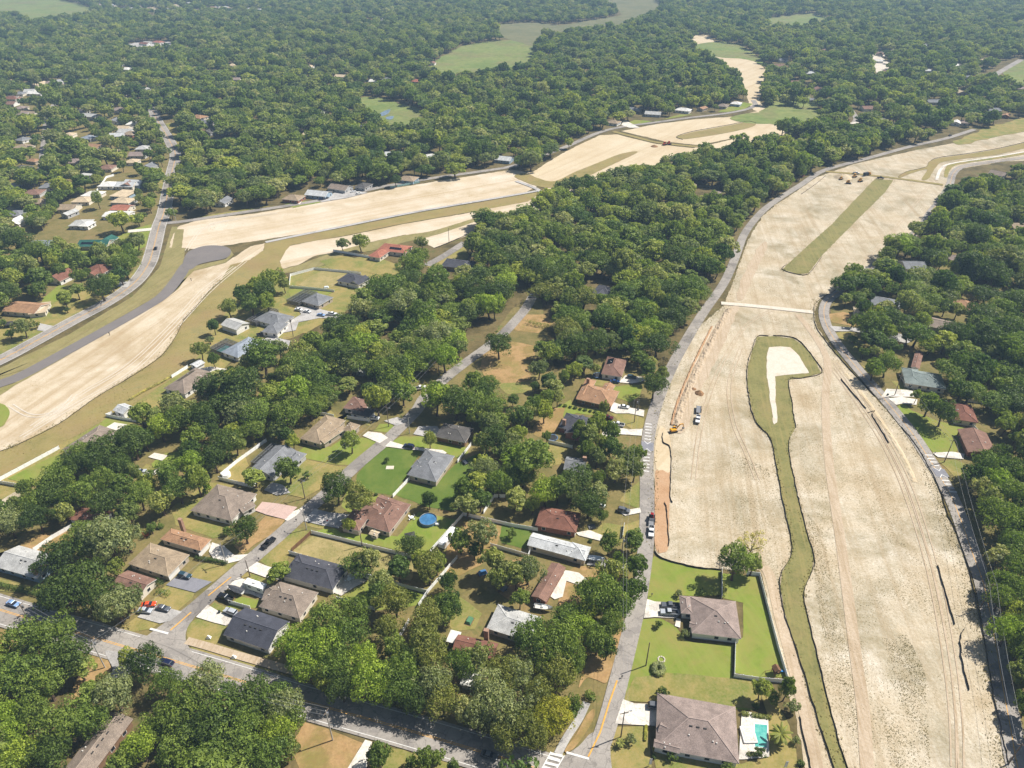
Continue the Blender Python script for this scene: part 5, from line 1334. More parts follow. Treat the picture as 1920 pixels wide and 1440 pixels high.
def tree_shape(seed, R, H, nl, nc, size, kind='oak'):
    rng = np.random.default_rng(seed)
    quads, tips = [], []
    cz = 0.62 * H
    vz = 0.34 * H
    if kind == 'oak':
        for i in range(nl):
            # spread the lobes evenly round the dome
            f = (i + 0.5) / nl
            zz = 1 - 1.45 * f
            an = i * 2.39996 + rng.uniform(-0.4, 0.4)
            rr = math.sqrt(max(0.05, 1 - zz * zz))
            dr = np.array([rr * math.cos(an), rr * math.sin(an), zz])
            k = rng.uniform(0.5, 0.86)
            rad = 1 + 0.2 * math.sin(2 * an + seed) + 0.14 * math.sin(3 * an + seed * 1.7)
            c = np.array([dr[0] * R * k * rad, dr[1] * R * k * rad, cz + dr[2] * vz * k * 0.95 + rng.uniform(-.05, .05) * H])
            lr = R * rng.uniform(0.17, 0.38)
            quads.append(cards(rng, c, lr, dr, nc // nl, size))
            tips.append(c)
        quads.append(cards(rng, np.array([0, 0, cz - 0.1 * H]), R * 0.5, np.array([0, 0, 1.0]), nc // 12, size * 1.8))
    elif kind == 'sparse':
        for i in range(nl):
            an = rng.uniform(0, 6.28)
            k = rng.uniform(0.25, 0.95)
            c = np.array([math.cos(an) * R * k, math.sin(an) * R * k, H * rng.uniform(0.42, 0.92)])
            lr = R * rng.uniform(0.16, 0.28)
            quads.append(cards(rng, c, lr, np.array([0, 0, 1.0]), nc // nl, size))
            tips.append(c)
    elif kind == 'cone':
        for i in range(nl):
            f = i / nl
            an = i * 2.4
            rad = R * (1 - f) * 0.72
            c = np.array([math.cos(an) * rad * 0.6, math.sin(an) * rad * 0.6, H * (0.12 + 0.84 * f)])
            quads.append(cards(rng, c, max(0.25 * R, rad * 0.6), np.array([math.cos(an), math.sin(an), 0.2]), nc // nl, size))
            tips.append(np.array([0, 0, H * 0.5]))
    elif kind == 'bush':
        for i in range(nl):
            an = i * 2.4
            k = rng.uniform(0.1, 0.6)
            c = np.array([math.cos(an) * R * k, math.sin(an) * R * k, H * rng.uniform(0.3, 0.7)])
            quads.append(cards(rng, c, R * rng.uniform(0.35, 0.5), np.array([math.cos(an), math.sin(an), 0.4]), nc // nl, size))
            tips.append(c * 0.6)
    Q = np.concatenate(quads)
    Q[:, :, 2] = np.maximum(Q[:, :, 2], 0.1)
    V = Q.reshape(-1, 3)
    F = np.arange(len(V)).reshape(-1, 4)
    tm = MB()
    rt = 0.05 * R + 0.12
    lean = rng.normal(size=2) * 0.04 * H
    fork = Vector((lean[0], lean[1], 0.4 * H))
    if kind == 'cone' or kind == 'bush':
        tm.tube((0, 0, -0.1), (0, 0, 0.6 * H), rt * 0.6, rt * 0.2, 6)
    else:
        tm.tube((0, 0, -0.1), (0, 0, 0.06 * H), rt * 1.6, rt * 1.05, 7, cap=False)
        tm.tube((0, 0, 0.06 * H), fork, rt * 1.05, rt * 0.75, 7, cap=False)
        for t in tips[::max(1, len(tips) // 8)]:
            tm.tube(fork, Vector(t), rt * 0.5, rt * 0.12, 5, cap=False)
    return V, F, tm

def np_mesh(name, V, F, mat):
    me = bpy.data.meshes.new(name)
    me.vertices.add(len(V)); me.vertices.foreach_set('co', V.astype(np.float32).ravel())
    me.loops.add(F.size); me.loops.foreach_set('vertex_index', F.astype(np.int32).ravel())
    me.polygons.add(len(F)); me.polygons.foreach_set('loop_start', np.arange(0, F.size, 4, dtype=np.int32))
    me.materials.append(mat)
    me.update(calc_edges=True)
    return me

SH = {}
R0 = 7.5
for k, (kind, R, H, nl, nc, sz, cnt) in {'oak': ('oak', 7.5, 14.0, 40, 3300, 0.34, 6), 'tall': ('oak', 5.5, 16.0, 32, 2500, 0.32, 3), 'sparse': ('sparse', 6.5, 14.0, 30, 1300, 0.28, 3),
                                         'cone': ('cone', 2.6, 11.0, 22, 1300, 0.3, 1), 'small': ('oak', 2.6, 5.0, 14, 700, 0.24, 2), 'bush': ('bush', 1.5, 1.8, 9, 420, 0.17, 2)}.items():
    SH[k] = []
    for s in range(cnt):
        V, F, tm = tree_shape(100 + s * 7 + len(k), R, H, nl, nc, sz, kind)
        SH[k].append((np_mesh('crown', V, F, LEAF['m']), tm.mesh('trunk', M['bark']), R, H))
# palm
pm = MB(); pt = MB()
pt.tube((0, 0, -0.1), (0.1, 0, 4.2), 0.35, 0.28, 8)
prng = random.Random(4)
for i in range(26):
    an = i * 2.4; el = 0.9 - 1.35 * (i / 26)
    p = Vector((0.1, 0, 4.3)); d = Vector((math.cos(an) * math.cos(el), math.sin(an) * math.cos(el), math.sin(el)))
    s = Vector((-math.sin(an), math.cos(an), 0))
    prev = p; w0 = 0.12
    for j in range(5):
        d = (d + Vector((0, 0, -0.17))).normalized()
        q = prev + d * 0.75
        w1 = 0.42 * math.sin((j + 1.2) / 6.2 * math.pi) + 0.04
        pm.face([prev - s * w0 - Vector((0, 0, w0 * .4)), prev, q, q - s * w1 - Vector((0, 0, w1 * .4))]); pm.face([prev, prev + s * w0 - Vector((0, 0, w0 * .4)), q + s * w1 - Vector((0, 0, w1 * .4)), q])
        prev, w0 = q, w1
SH['palm'] = [(pm.mesh('crown', LEAF['y']), pt.mesh('trunk', M['bark']), 3.4, 5.6)]

# far trees for the forest mass: crown and trunk in one cheap mesh
FARSH = []
for lod, (nl, nc, sz) in enumerate([(30, 1500, 0.52), (20, 520, 0.86)]):
    for s in range(5):
        R, H = (6.3, 12.5) if s < 4 else (4.6, 15.0)
        V, F, tm = tree_shape(500 + 11 * s + lod, R, H, nl, nc, sz, 'oak')
        V = np.concatenate([V, np.array(tm.v)])
        n0 = len(F) * 4
        faces = [tuple(f) for f in F] + [tuple(n0 + i for i in f) for f in tm.f]
        me = bpy.data.meshes.new('forest_tree'); me.from_pydata(V.tolist(), [], faces)
        me.materials.append(LEAF_F); me.materials.append(M['bark'])
        me.polygons.foreach_set('material_index', [0] * len(F) + [1] * len(tm.f)); me.update()
        FARSH.append(bpy.data.objects.new('forest_tree', me))

# crowns picked out in the photograph: u, v, radius (all in photo pixels), tone, kind
TX = '''200,1010,52,g;108,1045,36,d;147,1093,46,d;110,1115,42,d;183,1118,38,d;215,1135,38,g;243,1122,24,g;165,1020,38,m;235,1008,28,g;15,980,28,g;67,970,28,d;283,990,13,m,small;270,1000,9,r,bush;457,992,27,d;300,985,9,m,bush;425,995,10,m,small;
100,1200,48,m;50,1195,38,m;130,1235,42,d;30,1262,46,m;83,1280,42,m;146,1250,26,m;12,1345,34,y;110,1360,48,m;165,1352,36,m;213,1300,40,g;270,1243,36,d;238,1232,18,m;310,1278,28,m;37,1420,38,y;95,1415,38,d;20,1378,28,y;385,1282,40,g;350,1315,42,m;318,1345,40,m;420,1330,46,m;463,1312,42,d;385,1372,46,d;450,1380,46,m;333,1405,42,m;262,1398,34,y;400,1425,42,m;228,1425,26,y;500,1420,42,m;503,1310,38,m;530,1325,36,g;520,1370,32,y;470,1345,36,m;548,1345,24,m;60,1330,34,m;0,1300,34,m;290,1370,28,m;540,1400,24,m;-20,1230,34,m;-20,1400,36,m;170,1300,24,y;190,1270,12,o,small;
547,1205,32,y;613,1160,40,m;663,1147,33,m;607,1210,40,y;657,1193,38,m;573,1247,34,y;630,1253,38,m;680,1237,36,y;693,1277,40,y;640,1290,28,d;713,1293,28,y;607,1270,24,y;580,1185,28,y;727,1177,28,o;740,1213,26,o;753,1260,38,m;753,1297,33,m;773,1237,28,d;800,1200,40,o;800,1160,36,o;807,1237,36,o;813,1280,38,g;830,1313,33,o;780,1310,28,d;863,1243,30,m;897,1230,26,m;840,1140,28,m;913,1293,42,g;940,1333,42,g;895,1340,33,g;947,1260,33,o;870,1330,26,o,sparse;
713,1090,24,m,sparse;747,1065,24,g,sparse;710,1113,24,m;740,1127,33,o;803,1060,28,o,tall;790,1050,20,m;818,1055,20,o;863,1013,24,m;903,1000,28,g,tall;923,1047,22,m,tall;935,1085,22,m;840,1090,18,d;843,1133,26,o;947,1068,20,o;890,1030,14,m;960,1000,12,m,small;
710,1417,26,m;797,1422,22,m;822,1418,16,m,small;770,1432,14,m,small;850,1440,14,m;
990,1067,30,g;968,1078,26,g;975,1120,18,d;1142,1017,19,d;1188,1012,22,d;1192,1060,23,m;1147,1072,26,g;1187,1105,25,m;1130,1115,44,m;1158,1138,27,m;1108,1140,26,d;1097,1105,20,m;1145,1172,27,m;1120,1200,30,m;1138,1215,20,m;993,1195,38,m;1050,1200,42,m;1025,1217,38,m;1072,1235,31,m;1047,1262,38,o;973,1262,33,g;980,1310,40,g,sparse;1045,1335,32,Y;1020,1352,30,Y;1075,1325,18,Y;980,1360,36,o;1005,1382,28,o;945,1380,28,o;1010,1300,30,o;
1381,1048,31,m,tall;1412,1056,20,d;1409,1022,27,p,sparse;1235,1170,8,d,small;1273,1112,8,g,small;1285,1187,9,g,small;1243,1298,13,d,small;1260,1417,11,m,small;1418,1323,9,d,bush;1428,1290,18,m;1450,1308,15,m,small;1477,1288,17,d,tall;1487,1325,15,g,small;1463,1378,20,o,palm;1493,1388,9,g,small;1503,1430,10,d,bush;1163,1393,9,o,palm;1183,1385,11,g,small;1227,1418,6,d,bush;1365,1440,13,m,small;1425,1410,12,d,small;1108,1303,13,m,bush;1035,1075,10,o,palm;1107,1013,6,d,bush;1315,1108,7,d,small;
1890,975,38,m;1860,955,28,m;1900,1023,31,m;1875,1040,23,m;1905,1060,28,m;1868,1090,20,m;1878,1120,27,m;1907,1103,29,m;1908,1148,23,m;1890,1183,31,y;1915,1220,27,m;1912,1262,22,d;1920,1180,30,m;1940,1260,30,m;1940,1050,34,m;1930,1320,26,m;
20,520,21,d;12,548,26,d;33,515,18,o;70,543,16,d;47,492,15,d;80,527,11,d;147,517,13,d;110,505,13,o;187,537,26,d;143,543,14,m;207,525,17,d;232,495,27,m;120,558,16,d;125,580,7,d,small;42,613,17,o;68,608,8,o,small;18,625,11,m,small;5,605,9,m,small;225,515,16,m;215,470,14,m;
428,575,17,m;452,550,16,d;470,568,21,d;480,535,19,d;400,610,12,d;375,655,15,d;393,637,9,g,small;400,673,12,g;390,727,29,d;410,710,21,d;440,710,24,d;465,680,21,m;467,712,19,y;320,757,24,d;333,785,29,m;377,780,31,d;300,800,26,y;290,780,19,m;350,770,24,d;
200,840,33,d;247,830,33,d;177,865,28,d;227,875,26,d;270,822,19,m;107,900,33,m;133,873,26,d;93,930,30,d;150,925,33,m;193,900,28,m;200,940,30,d;60,945,28,m;227,910,24,m;260,928,28,m;273,907,20,d;310,890,28,m;360,870,26,y;333,915,28,m;417,830,31,d;400,857,28,d;440,830,21,d;367,897,24,o,tall;384,903,12,y,cone;30,950,22,g,sparse;120,960,20,m;240,960,22,d;300,940,24,m;
510,522,24,d;493,547,26,d;500,565,19,d;532,532,12,d;487,667,24,m;523,653,19,g;563,660,24,d;587,640,24,m;620,610,19,d;680,580,24,d;713,540,33,m;773,495,29,m;675,452,17,d;642,457,12,d;790,455,12,d;783,480,20,d;
657,826,20,d;630,915,33,d,oak;540,880,24,m;575,890,9,m,small;725,862,6,d,small;683,922,5,d,bush;693,924,5,d,bush;705,926,5,d,bush;718,929,5,d,bush;799,940,8,o,palm;535,815,15,g;935,645,27,d;
895,903,24,m;870,915,22,d;875,945,24,d;910,880,26,g;935,905,26,m;900,935,22,m;1227,720,26,d;1242,700,14,m;1150,640,18,d;1215,690,18,m;1185,650,20,g;1020,770,20,y;975,780,22,d;1000,760,20,m;1040,725,18,o;1028,745,16,d;
1087,800,13,d;1100,840,18,g;1150,840,20,m;1130,830,16,g;1175,860,22,o;1195,850,18,m;1120,855,16,m;1080,815,8,d;1190,880,20,m;1155,880,22,d;
1743,755,24,m;1770,772,26,d;1720,740,10,d;1640,690,20,m;1665,680,26,m;1620,660,12,m,small;1600,635,10,m,small;1730,600,16,d;1620,575,16,m;1598,605,10,m,small;1850,870,30,m;1830,890,24,y;1880,855,26,d;1870,905,28,y;1900,880,30,m;1860,935,26,y;1905,930,34,m;1840,912,20,m'''
TREES = []   # x, y, R, H, tone, kind
ok_kind = {'oak', 'tall', 'sparse', 'cone', 'small', 'bush', 'palm'}
for it in TX.replace('\n', '').split(';'):
    f = it.split(',')
    if len(f) < 4:
        continue
    u, v, r, tone = float(f[0]), float(f[1]), float(f[2]), f[3]
    kind = f[4] if len(f) > 4 else 'oak'
    z = 7.0 if kind in ('oak', 'tall', 'sparse') else (4.5 if kind in ('cone', 'palm') else 1.5)
    for _ in range(3):
        p = g(u, v, z)
        zc = p.y * math.cos(PITCH) - (z - HCAM) * math.sin(PITCH)
        R = r * zc / FPX
        if kind == 'oak': H = 1.3 * R + 5.6
        elif kind == 'tall': H = 2.0 * R + 6
        elif kind == 'sparse': H = 1.5 * R + 5
        elif kind == 'small': H = 1.9 * R
        elif kind == 'bush': H = 1.2 * R
        elif kind == 'cone': H = 4.2 * R
        else: H = 1.65 * R
        z = 0.6 * H
    TREES.append((p.x, p.y, R, H, tone, kind))
NEXP = len(TREES)

# woods filled with trees; outlines are where the crowns show
WOODS = [
 [(880, 500), (885, 445), (910, 405), (985, 372), (1060, 352), (1130, 328), (1200, 312), (1260, 288), (1330, 278), (1400, 262), (1460, 245), (1540, 240), (1640, 255), (1685, 268), (1640, 285), (1560, 298), (1505, 322), (1480, 345), (1446, 385), (1422, 420), (1404, 462), (1378, 512), (1340, 572), (1304, 615), (1275, 660), (1210, 655), (1180, 640), (1130, 635), (1090, 660), (1040, 690), (1015, 640), (1030, 610), (1050, 570), (1010, 548), (960, 560), (900, 605), (880, 645), (835, 682), (790, 690), (755, 725), (700, 712), (640, 682), (600, 665), (560, 665), (592, 625), (650, 600), (690, 550), (760, 525), (830, 525)],
 [(480, 680), (560, 665), (640, 690), (625, 740), (600, 772), (560, 800), (500, 812), (435, 800), (405, 765), (432, 715)],
 [(640, 690), (760, 725), (745, 760), (700, 765), (690, 740), (640, 745), (625, 720)],
 [(800, 745), (850, 705), (905, 700), (930, 735), (1000, 745), (1005, 770), (990, 800), (985, 840), (1005, 880), (1030, 905), (1100, 900), (1140, 890), (1150, 920), (1080, 930), (1020, 940), (960, 955), (900, 960), (870, 920), (890, 870), (900, 840), (880, 800), (830, 790), (805, 770)],
 [(1548, 546), (1590, 512), (1668, 455), (1745, 405), (1785, 360), (1850, 335), (1930, 310), (2100, 330), (2200, 900), (2100, 900), (1950, 820), (1900, 790), (1860, 760), (1800, 740), (1780, 700), (1740, 690), (1690, 690), (1650, 650), (1600, 600)],
 [(1915, 850), (2250, 900), (2500, 1560), (1970, 1560), (1925, 1350), (1930, 1100)],
 [(-60, 1180), (-300, 1100), (-700, 1560), (600, 1560), (560, 1430), (300, 1435), (0, 1435)],
 [(690, 1470), (900, 1460), (1010, 1500), (1000, 1600), (700, 1600)],
 [(-60, 900), (10, 930), (40, 960), (0, 1000), (-200, 1040), (-300, 950)],
]
FARP = [(-400, -70), (2320, -70), (2320, 330), (1920, 250), (1830, 236), (1770, 252), (1700, 268), (1600, 288), (1540, 296), (1450, 300), (1000, 318), (880, 318), (600, 370), (480, 385), (320, 405), (300, 430), (276, 470), (215, 545), (120, 575), (0, 645), (-400, 830)]
XCL = EXCL + [[(1160, 240), (1300, 218), (1430, 203), (1520, 215), (1440, 262), (1330, 280), (1200, 310), (1060, 342), (1000, 325), (1120, 252)], [(1455, 262), (1500, 262), (1505, 285), (1455, 285)], [(1290, 345), (1350, 352), (1350, 385), (1300, 375)], [(1050, 532), (1155, 530), (1150, 575), (1095, 572)],
              [(855, 640), (1010, 560), (1010, 720), (900, 730)], [(40, 440), (215, 440), (215, 478), (40, 478)], [(195, 325), (262, 325), (262, 420), (195, 420)],
              [(520, 362), (700, 340), (700, 372), (520, 392)], [(90, 410), (200, 395), (200, 440), (100, 440)]]

FARCLEAR = [pl for pl in EXCL if max(v for u, v in pl) < 275]
def scatter(poly_px, spacing, seed, v_to_z=7.0, jitter=0.6):
    P = [g(max(-400, u), max(v, -70), v_to_z) for u, v in poly_px]
    xs = [p.x for p in P]; ys = [p.y for p in P]
    rng = np.random.default_rng(seed)
    X, Y = np.meshgrid(np.arange(min(xs), max(xs), spacing), np.arange(min(ys), min(3600, max(ys)), spacing * 0.9))
    X = X + (np.arange(X.shape[0])[:, None] % 2) * spacing * 0.5
    X = X.ravel() + rng.uniform(-1, 1, X.size) * spacing * jitter
    Y = Y.ravel() + rng.uniform(-1, 1, Y.size) * spacing * jitter
    keep = inpoly(X, Y, [(p.x, p.y) for p in P])
    return X[keep], Y[keep], rng

def allowed(X, Y, R, houses=True):
    U, Vv, _ = to_px(np.stack([X, Y, np.zeros_like(X)], 1))
    ok = (np.abs(X) < 0.86 * Y + 60)
    for pl in XCL:
        us = [a[0] for a in pl]; vv = [a[1] for a in pl]
        box = ok & (U > min(us)) & (U < max(us)) & (Vv > min(vv)) & (Vv < max(vv))
        if box.any():
            ix = np.where(box)[0]
            ok[ix] &= ~inpoly(U[ix], Vv[ix], pl)
    # far clearings and far houses stay in view: no crown may stand before them
    Uc, Vc, Zk = to_px(np.stack([X, Y, np.full_like(X, 8.0)], 1))
    for pl in FARCLEAR:
        us = [a[0] for a in pl]; vv = [a[1] for a in pl]
        ix = np.where(ok & (Uc > min(us)) & (Uc < max(us)) & (Vc > min(vv)) & (Vc < max(vv)))[0]
        if len(ix):
            ok[ix] &= ~inpoly(Uc[ix], Vc[ix], pl)
    if houses:
        for cen, hs, _ in HOUSES:
            if cen.y > 380:
                hu, hv, hz_ = to_px(np.array([[cen.x, cen.y, 2.5]]))
                k = FPX / hz_[0]
                ok &= ~((np.abs(Uc - hu[0]) < hs * k * 0.8 + R * k * 0.45) & (np.abs(Vc - hv[0]) < 4.0 * k) & (Y < cen.y))
    for C, hw in ROADS:
        bb = [min(c.x for c in C) - 25, max(c.x for c in C) + 25, min(c.y for c in C) - 25, max(c.y for c in C) + 25]
        ix = np.where(ok & (X > bb[0]) & (X < bb[1]) & (Y > bb[2]) & (Y < bb[3]))[0]
        if not len(ix):
            continue
        dmin = np.full(len(ix), 1e9)
        for i in range(len(C) - 1):
            ax, ay, bx, by = C[i].x, C[i].y, C[i + 1].x, C[i + 1].y
            dx, dy = bx - ax, by - ay
            L2 = dx * dx + dy * dy + 1e-9
            t = np.clip(((X[ix] - ax) * dx + (Y[ix] - ay) * dy) / L2, 0, 1)
            dmin = np.minimum(dmin, np.hypot(X[ix] - ax - t * dx, Y[ix] - ay - t * dy))
        ok[ix] &= dmin > hw + R[ix] * 0.25
    if houses:
        for cen, hs, _ in HOUSES:
            far = cen.y > 450
            ok &= np.hypot(X - cen.x, Y - cen.y) > hs + R * 0.45
            ok &= np.hypot(X - cen.x * 0.965, Y - cen.y * (0.965 if far else 0.985)) > hs * 0.7 + R * (0.6 if far else 0.5)
    return ok

pts = []
for k, w in enumerate(WOODS):
    X, Y, rng = scatter(w, 9.6, 40 + k, jitter=0.6)
    R = 4.2 + 5.4 * rng.random(len(X)) ** 1.2
    ok = allowed(X, Y, R)
    for e in TREES[:NEXP]:
        if e[5] in ('oak', 'tall'):
            ok &= np.hypot(X - e[0], Y - e[1]) > 0.75 * e[2] + 2.2
    pts += list(zip(X[ok], Y[ok], R[ok]))
YARD = [(-150, 1080), (-150, 980), (0, 920), (120, 860), (330, 740), (420, 700), (500, 650), (560, 650), (700, 670), (800, 700), (900, 660), (1010, 640), (1040, 700), (1110, 660), (1200, 660), (1250, 690), (1225, 750), (1205, 812), (1200, 985), (1196, 1043), (1183, 1127), (1164, 1210), (1140, 1293), (1095, 1385), (1040, 1400), (960, 1390), (800, 1340), (567, 1275), (447, 1240), (340, 1205), (223, 1175), (100, 1140), (0, 1110)]
for px_, sp_, sd_ in ((YARD, 8.5, 91), ([(1545, 600), (1600, 540), (1700, 560), (1900, 600), (2000, 700), (2000, 900), (1800, 920), (1700, 760)], 9.0, 92)):
    X, Y, rng = scatter(px_, sp_, sd_, 5.0)
    R = 2.2 + 4.0 * rng.random(len(X)) ** 1.4
    ok = allowed(X, Y, R) & (rng.random(len(X)) < 0.74)
    for C_ in (CA[:112], CC[:140]):
        for cpt in C_[::2]:
            ok &= np.hypot(X - cpt.x, Y - cpt.y) > (15 if C_[0] == CA[0] else 8)
    for x0, y0, r0 in [(e[0], e[1], e[2]) for e in TREES[:NEXP]] + pts:
        if abs(y0) < 600:
            ok &= np.hypot(X - x0, Y - y0) > 0.62 * r0 + 0.5 * R
    pts += list(zip(X[ok], Y[ok], R[ok]))
NW = len(pts)
for lo, hi, sp, sd_ in [(0, 1000, 11.0, 77), (1000, 4000, 12.5, 78)]:
    X, Y, rng = scatter(FARP, sp, sd_)
    R = 4.4 + 6.0 * rng.random(len(X)) ** 1.2
    dist = np.hypot(X, Y)
    ok = (dist >= lo) & (dist < hi)
    X, Y, R = X[ok], Y[ok], R[ok]
    ok = allowed(X, Y, R)
    # thin the leafy suburb on the left, with small glades
    U, Vv, _ = to_px(np.stack([X, Y, np.zeros_like(X)], 1))
    thin = np.array([mnoise.noise(Vector((x * 0.012, y * 0.012, 0.3))) for x, y in zip(X, Y)])
    sub = (U < 330) & (Vv > 180)
    ok &= ~(sub & (thin > 0.36))
    ok &= ~(~sub & (thin > 0.52))
    for e in TREES[:NEXP]:
        if e[1] > 250:
            ok &= np.hypot(X - e[0], Y - e[1]) > 0.75 * e[2] + 2.2
    pts += list(zip(X[ok], Y[ok], R[ok]))
X, Y, rng = scatter([(-150, 150), (290, 150), (320, 290), (300, 430), (260, 500), (200, 550), (0, 640), (-150, 700)], 9.5, 83)
R = 2.6 + 3.2 * rng.random(len(X))
ok = allowed(X, Y, R) & (rng.random(len(X)) < 0.7)
for x0, y0, r0 in [(e[0], e[1], e[2]) for e in TREES[:NEXP]] + [q for q in pts if q[0] < -60 and q[1] > 180]:
    ok &= np.hypot(X - x0, Y - y0) > 0.55 * r0 + 0.5 * R
pts += list(zip(X[ok], Y[ok], R[ok]))
prg = random.Random(21)
for i, (x, y, R) in enumerate(pts):
    tone = prg.choices('dmyog', (30, 34, 10, 14, 12))[0] if i >= NW else prg.choices('dmyog', (36, 40, 12, 6, 6))[0]
    kind = 'tall' if prg.random() < 0.14 else 'oak'
    TREES.append((x, y, R, (0.95 * R + 5.4) * prg.uniform(0.8, 1.25) if kind == 'oak' else 2.0 * R * 0.8 + 7, tone, kind))

# the 300 that show largest stand as single trees, the rest is the forest
A = np.array([(t[0], t[1], t[3] * 0.6) for t in TREES])
U, Vv, Zc = to_px(A)
size = np.array([t[2] for t in TREES]) * FPX / Zc
infr = (U > -20) & (U < 1940) & (Vv > -10) & (Vv < 1460)
score = np.where(infr, size, 0)
exb = np.array([i < NEXP for i in range(len(TREES))])
small = np.array([t[5] in ('small', 'bush', 'palm', 'cone') for t in TREES])
big_ix = [i for i in np.argsort(-score) if infr[i] and not small[i]][:296]
single = set(big_ix) | set(np.where(small)[0].tolist())

NAME = {'oak': 'oak_tree', 'tall': 'tall_tree', 'sparse': 'thin_tree', 'cone': 'conical_tree', 'small': 'young_tree', 'bush': 'bush', 'palm': 'palm_tree'}
WORD = {'oak': 'broad oak', 'tall': 'tall narrow tree', 'sparse': 'thin crowned tree', 'cone': 'pointed conical tree', 'small': 'small tree', 'bush': 'low bush', 'palm': 'palm'}
TONE = {'d': 'dark green', 'm': 'green', 'y': 'bright green', 'o': 'olive green', 'g': 'grey green', 'Y': 'yellow green', 'r': 'reddish', 'p': 'pale'}
LM = [(c, h, s) for c, h, s in HOUSES if s and c.y < 520]
LM += [(g(*p), 4, s) for p, s in [((1108, 1300), 'crossroads sidewalk'), ((620, 1345), 'shaded stretch of the main road'), ((200, 1250), 'pole by the side road'), ((1880, 1100), 'shady right hand street'), ((1890, 1250), 'lower right hand street'),
       ((1390, 1110), 'corner of the fenced lawn'), ((60, 1160), 'left end of the main road'), ((420, 1262), 'main road below the slate corner house'), ((800, 1385), 'main road before the crossing'), ((30, 1330), 'lower left corner'), ((460, 1360), 'wood below the main road'),
       ((1300, 590), 'street beside the central wood'), ((1400, 430), 'far bend of the central street'), ((945, 700), 'bare clearing in the wood'), ((1600, 520), 'top of the right hand wood')]]
groups = {}
info = {}
for i in sorted(single):
    x, y, R, H, tone, kind = TREES[i]
    best = min(LM, key=lambda l: (l[0] - Vector((x, y, 0))).length - l[1])
    dx, dy = x - best[0].x, y - best[0].y
    rel = ('right of' if dx > 0 else 'left of') if abs(dx) > abs(dy) else ('behind' if dy > 0 else 'in front of')
    key = (tone, kind, rel, best[2])
    info[i] = (key, math.hypot(dx, dy))
    groups.setdefault(key, []).append(i)
ORD = ['nearest', 'second nearest', 'third nearest', 'fourth nearest', 'fifth nearest', 'sixth nearest']
LAB = {}
for key, ids in groups.items():
    ids.sort(key=lambda i: info[i][1])
    for k, i in enumerate(ids):
        base = f'{TONE[key[0]]} {WORD[key[1]]} {key[2]} the {key[3]}'
        if len(ids) > 1:
            base = f'{ORD[k]} {base}' if k < 6 else f'further {base}'
        w = base.split()
        LAB[i] = ' '.join(w[:16])
vr = random.Random(9)
for i in sorted(single):
    x, y, R, H, tone, kind = TREES[i]
    cr, tr_, R0_, H0_ = SH[kind][vr.randrange(len(SH[kind]))]
    root = empty(NAME[kind], (x, y, 0), vr.uniform(0, 6.28))
    tag(root, LAB[i], 'bush' if kind == 'bush' else ('palm' if kind == 'palm' else 'tree'), 'trees around the houses and roads' if kind != 'bush' else 'garden bushes')
    s = (R / R0_ * vr.uniform(0.94, 1.06), R / R0_ * vr.uniform(0.94, 1.06), H / H0_)
    c = link('crown', cr, root, scale=s)
    c.material_slots[0].link = 'OBJECT'
    c.material_slots[0].material = LEAF[tone]
    link('trunk', tr_, root, scale=s)

# the forest mass
rest = [i for i in range(len(TREES)) if i not in single]
co = np.array([(TREES[i][0], TREES[i][1], -0.05) for i in rest], np.float32)
dist = np.hypot(co[:, 0], co[:, 1])
rg = np.random.default_rng(5)
var = rg.integers(0, 5, len(rest)) + np.where(dist > 700, 5, 0)
sc = np.array([[TREES[i][2] / (6.3 if v % 5 < 4 else 4.9)] * 2 + [TREES[i][3] / (12.5 if v % 5 < 4 else 15.0)] for i, v in zip(rest, var)], np.float32)
fm = bpy.data.meshes.new('forest')
fm.vertices.add(len(co)); fm.vertices.foreach_set('co', co.ravel())
at = fm.attributes.new('variant', 'INT', 'POINT'); at.data.foreach_set('value', var.astype(np.int32))
at = fm.attributes.new('size', 'FLOAT_VECTOR', 'POINT'); at.data.foreach_set('vector', sc.ravel())
at = fm.attributes.new('turn', 'FLOAT_VECTOR', 'POINT'); tv = np.zeros((len(co), 3), np.float32); tv[:, 2] = rg.uniform(0, 6.28, len(co)); at.data.foreach_set('vector', tv.ravel())
fm.update()
forest = tag(link('forest', fm), 'dense green forest covering the land beyond the houses and sand', 'forest', kind='stuff')
ng = bpy.data.node_groups.new('forest_trees', 'GeometryNodeTree')
ng.interface.new_socket('Geometry', in_out='INPUT', socket_type='NodeSocketGeometry')
ng.interface.new_socket('Geometry', in_out='OUTPUT', socket_type='NodeSocketGeometry')
gi = ng.nodes.new('NodeGroupInput'); go = ng.nodes.new('NodeGroupOutput'); jn = ng.nodes.new('GeometryNodeJoinGeometry')
def named(t, nm):
    a = ng.nodes.new('GeometryNodeInputNamedAttribute'); a.data_type = t; a.inputs[0].default_value = nm
    return [o for o in a.outputs if o.enabled][0]
av, asz, atn = named('INT', 'variant'), named('FLOAT_VECTOR', 'size'), named('FLOAT_VECTOR', 'turn')
for k, src in enumerate(FARSH):
    oi = ng.nodes.new('GeometryNodeObjectInfo'); oi.inputs[0].default_value = src; oi.inputs[1].default_value = True
    cp = ng.nodes.new('FunctionNodeCompare'); cp.data_type = 'INT'; cp.operation = 'EQUAL'
    ng.links.new(av, cp.inputs[2]); cp.inputs[3].default_value = k
    ip = ng.nodes.new('GeometryNodeInstanceOnPoints')
    ng.links.new(gi.outputs[0], ip.inputs['Points']); ng.links.new(cp.outputs[0], ip.inputs['Selection'])
    ng.links.new(oi.outputs['Geometry'], ip.inputs['Instance']); ng.links.new(atn, ip.inputs['Rotation']); ng.links.new(asz, ip.inputs['Scale'])
    ng.links.new(ip.outputs[0], jn.inputs[0])
ng.links.new(jn.outputs[0], go.inputs[0])
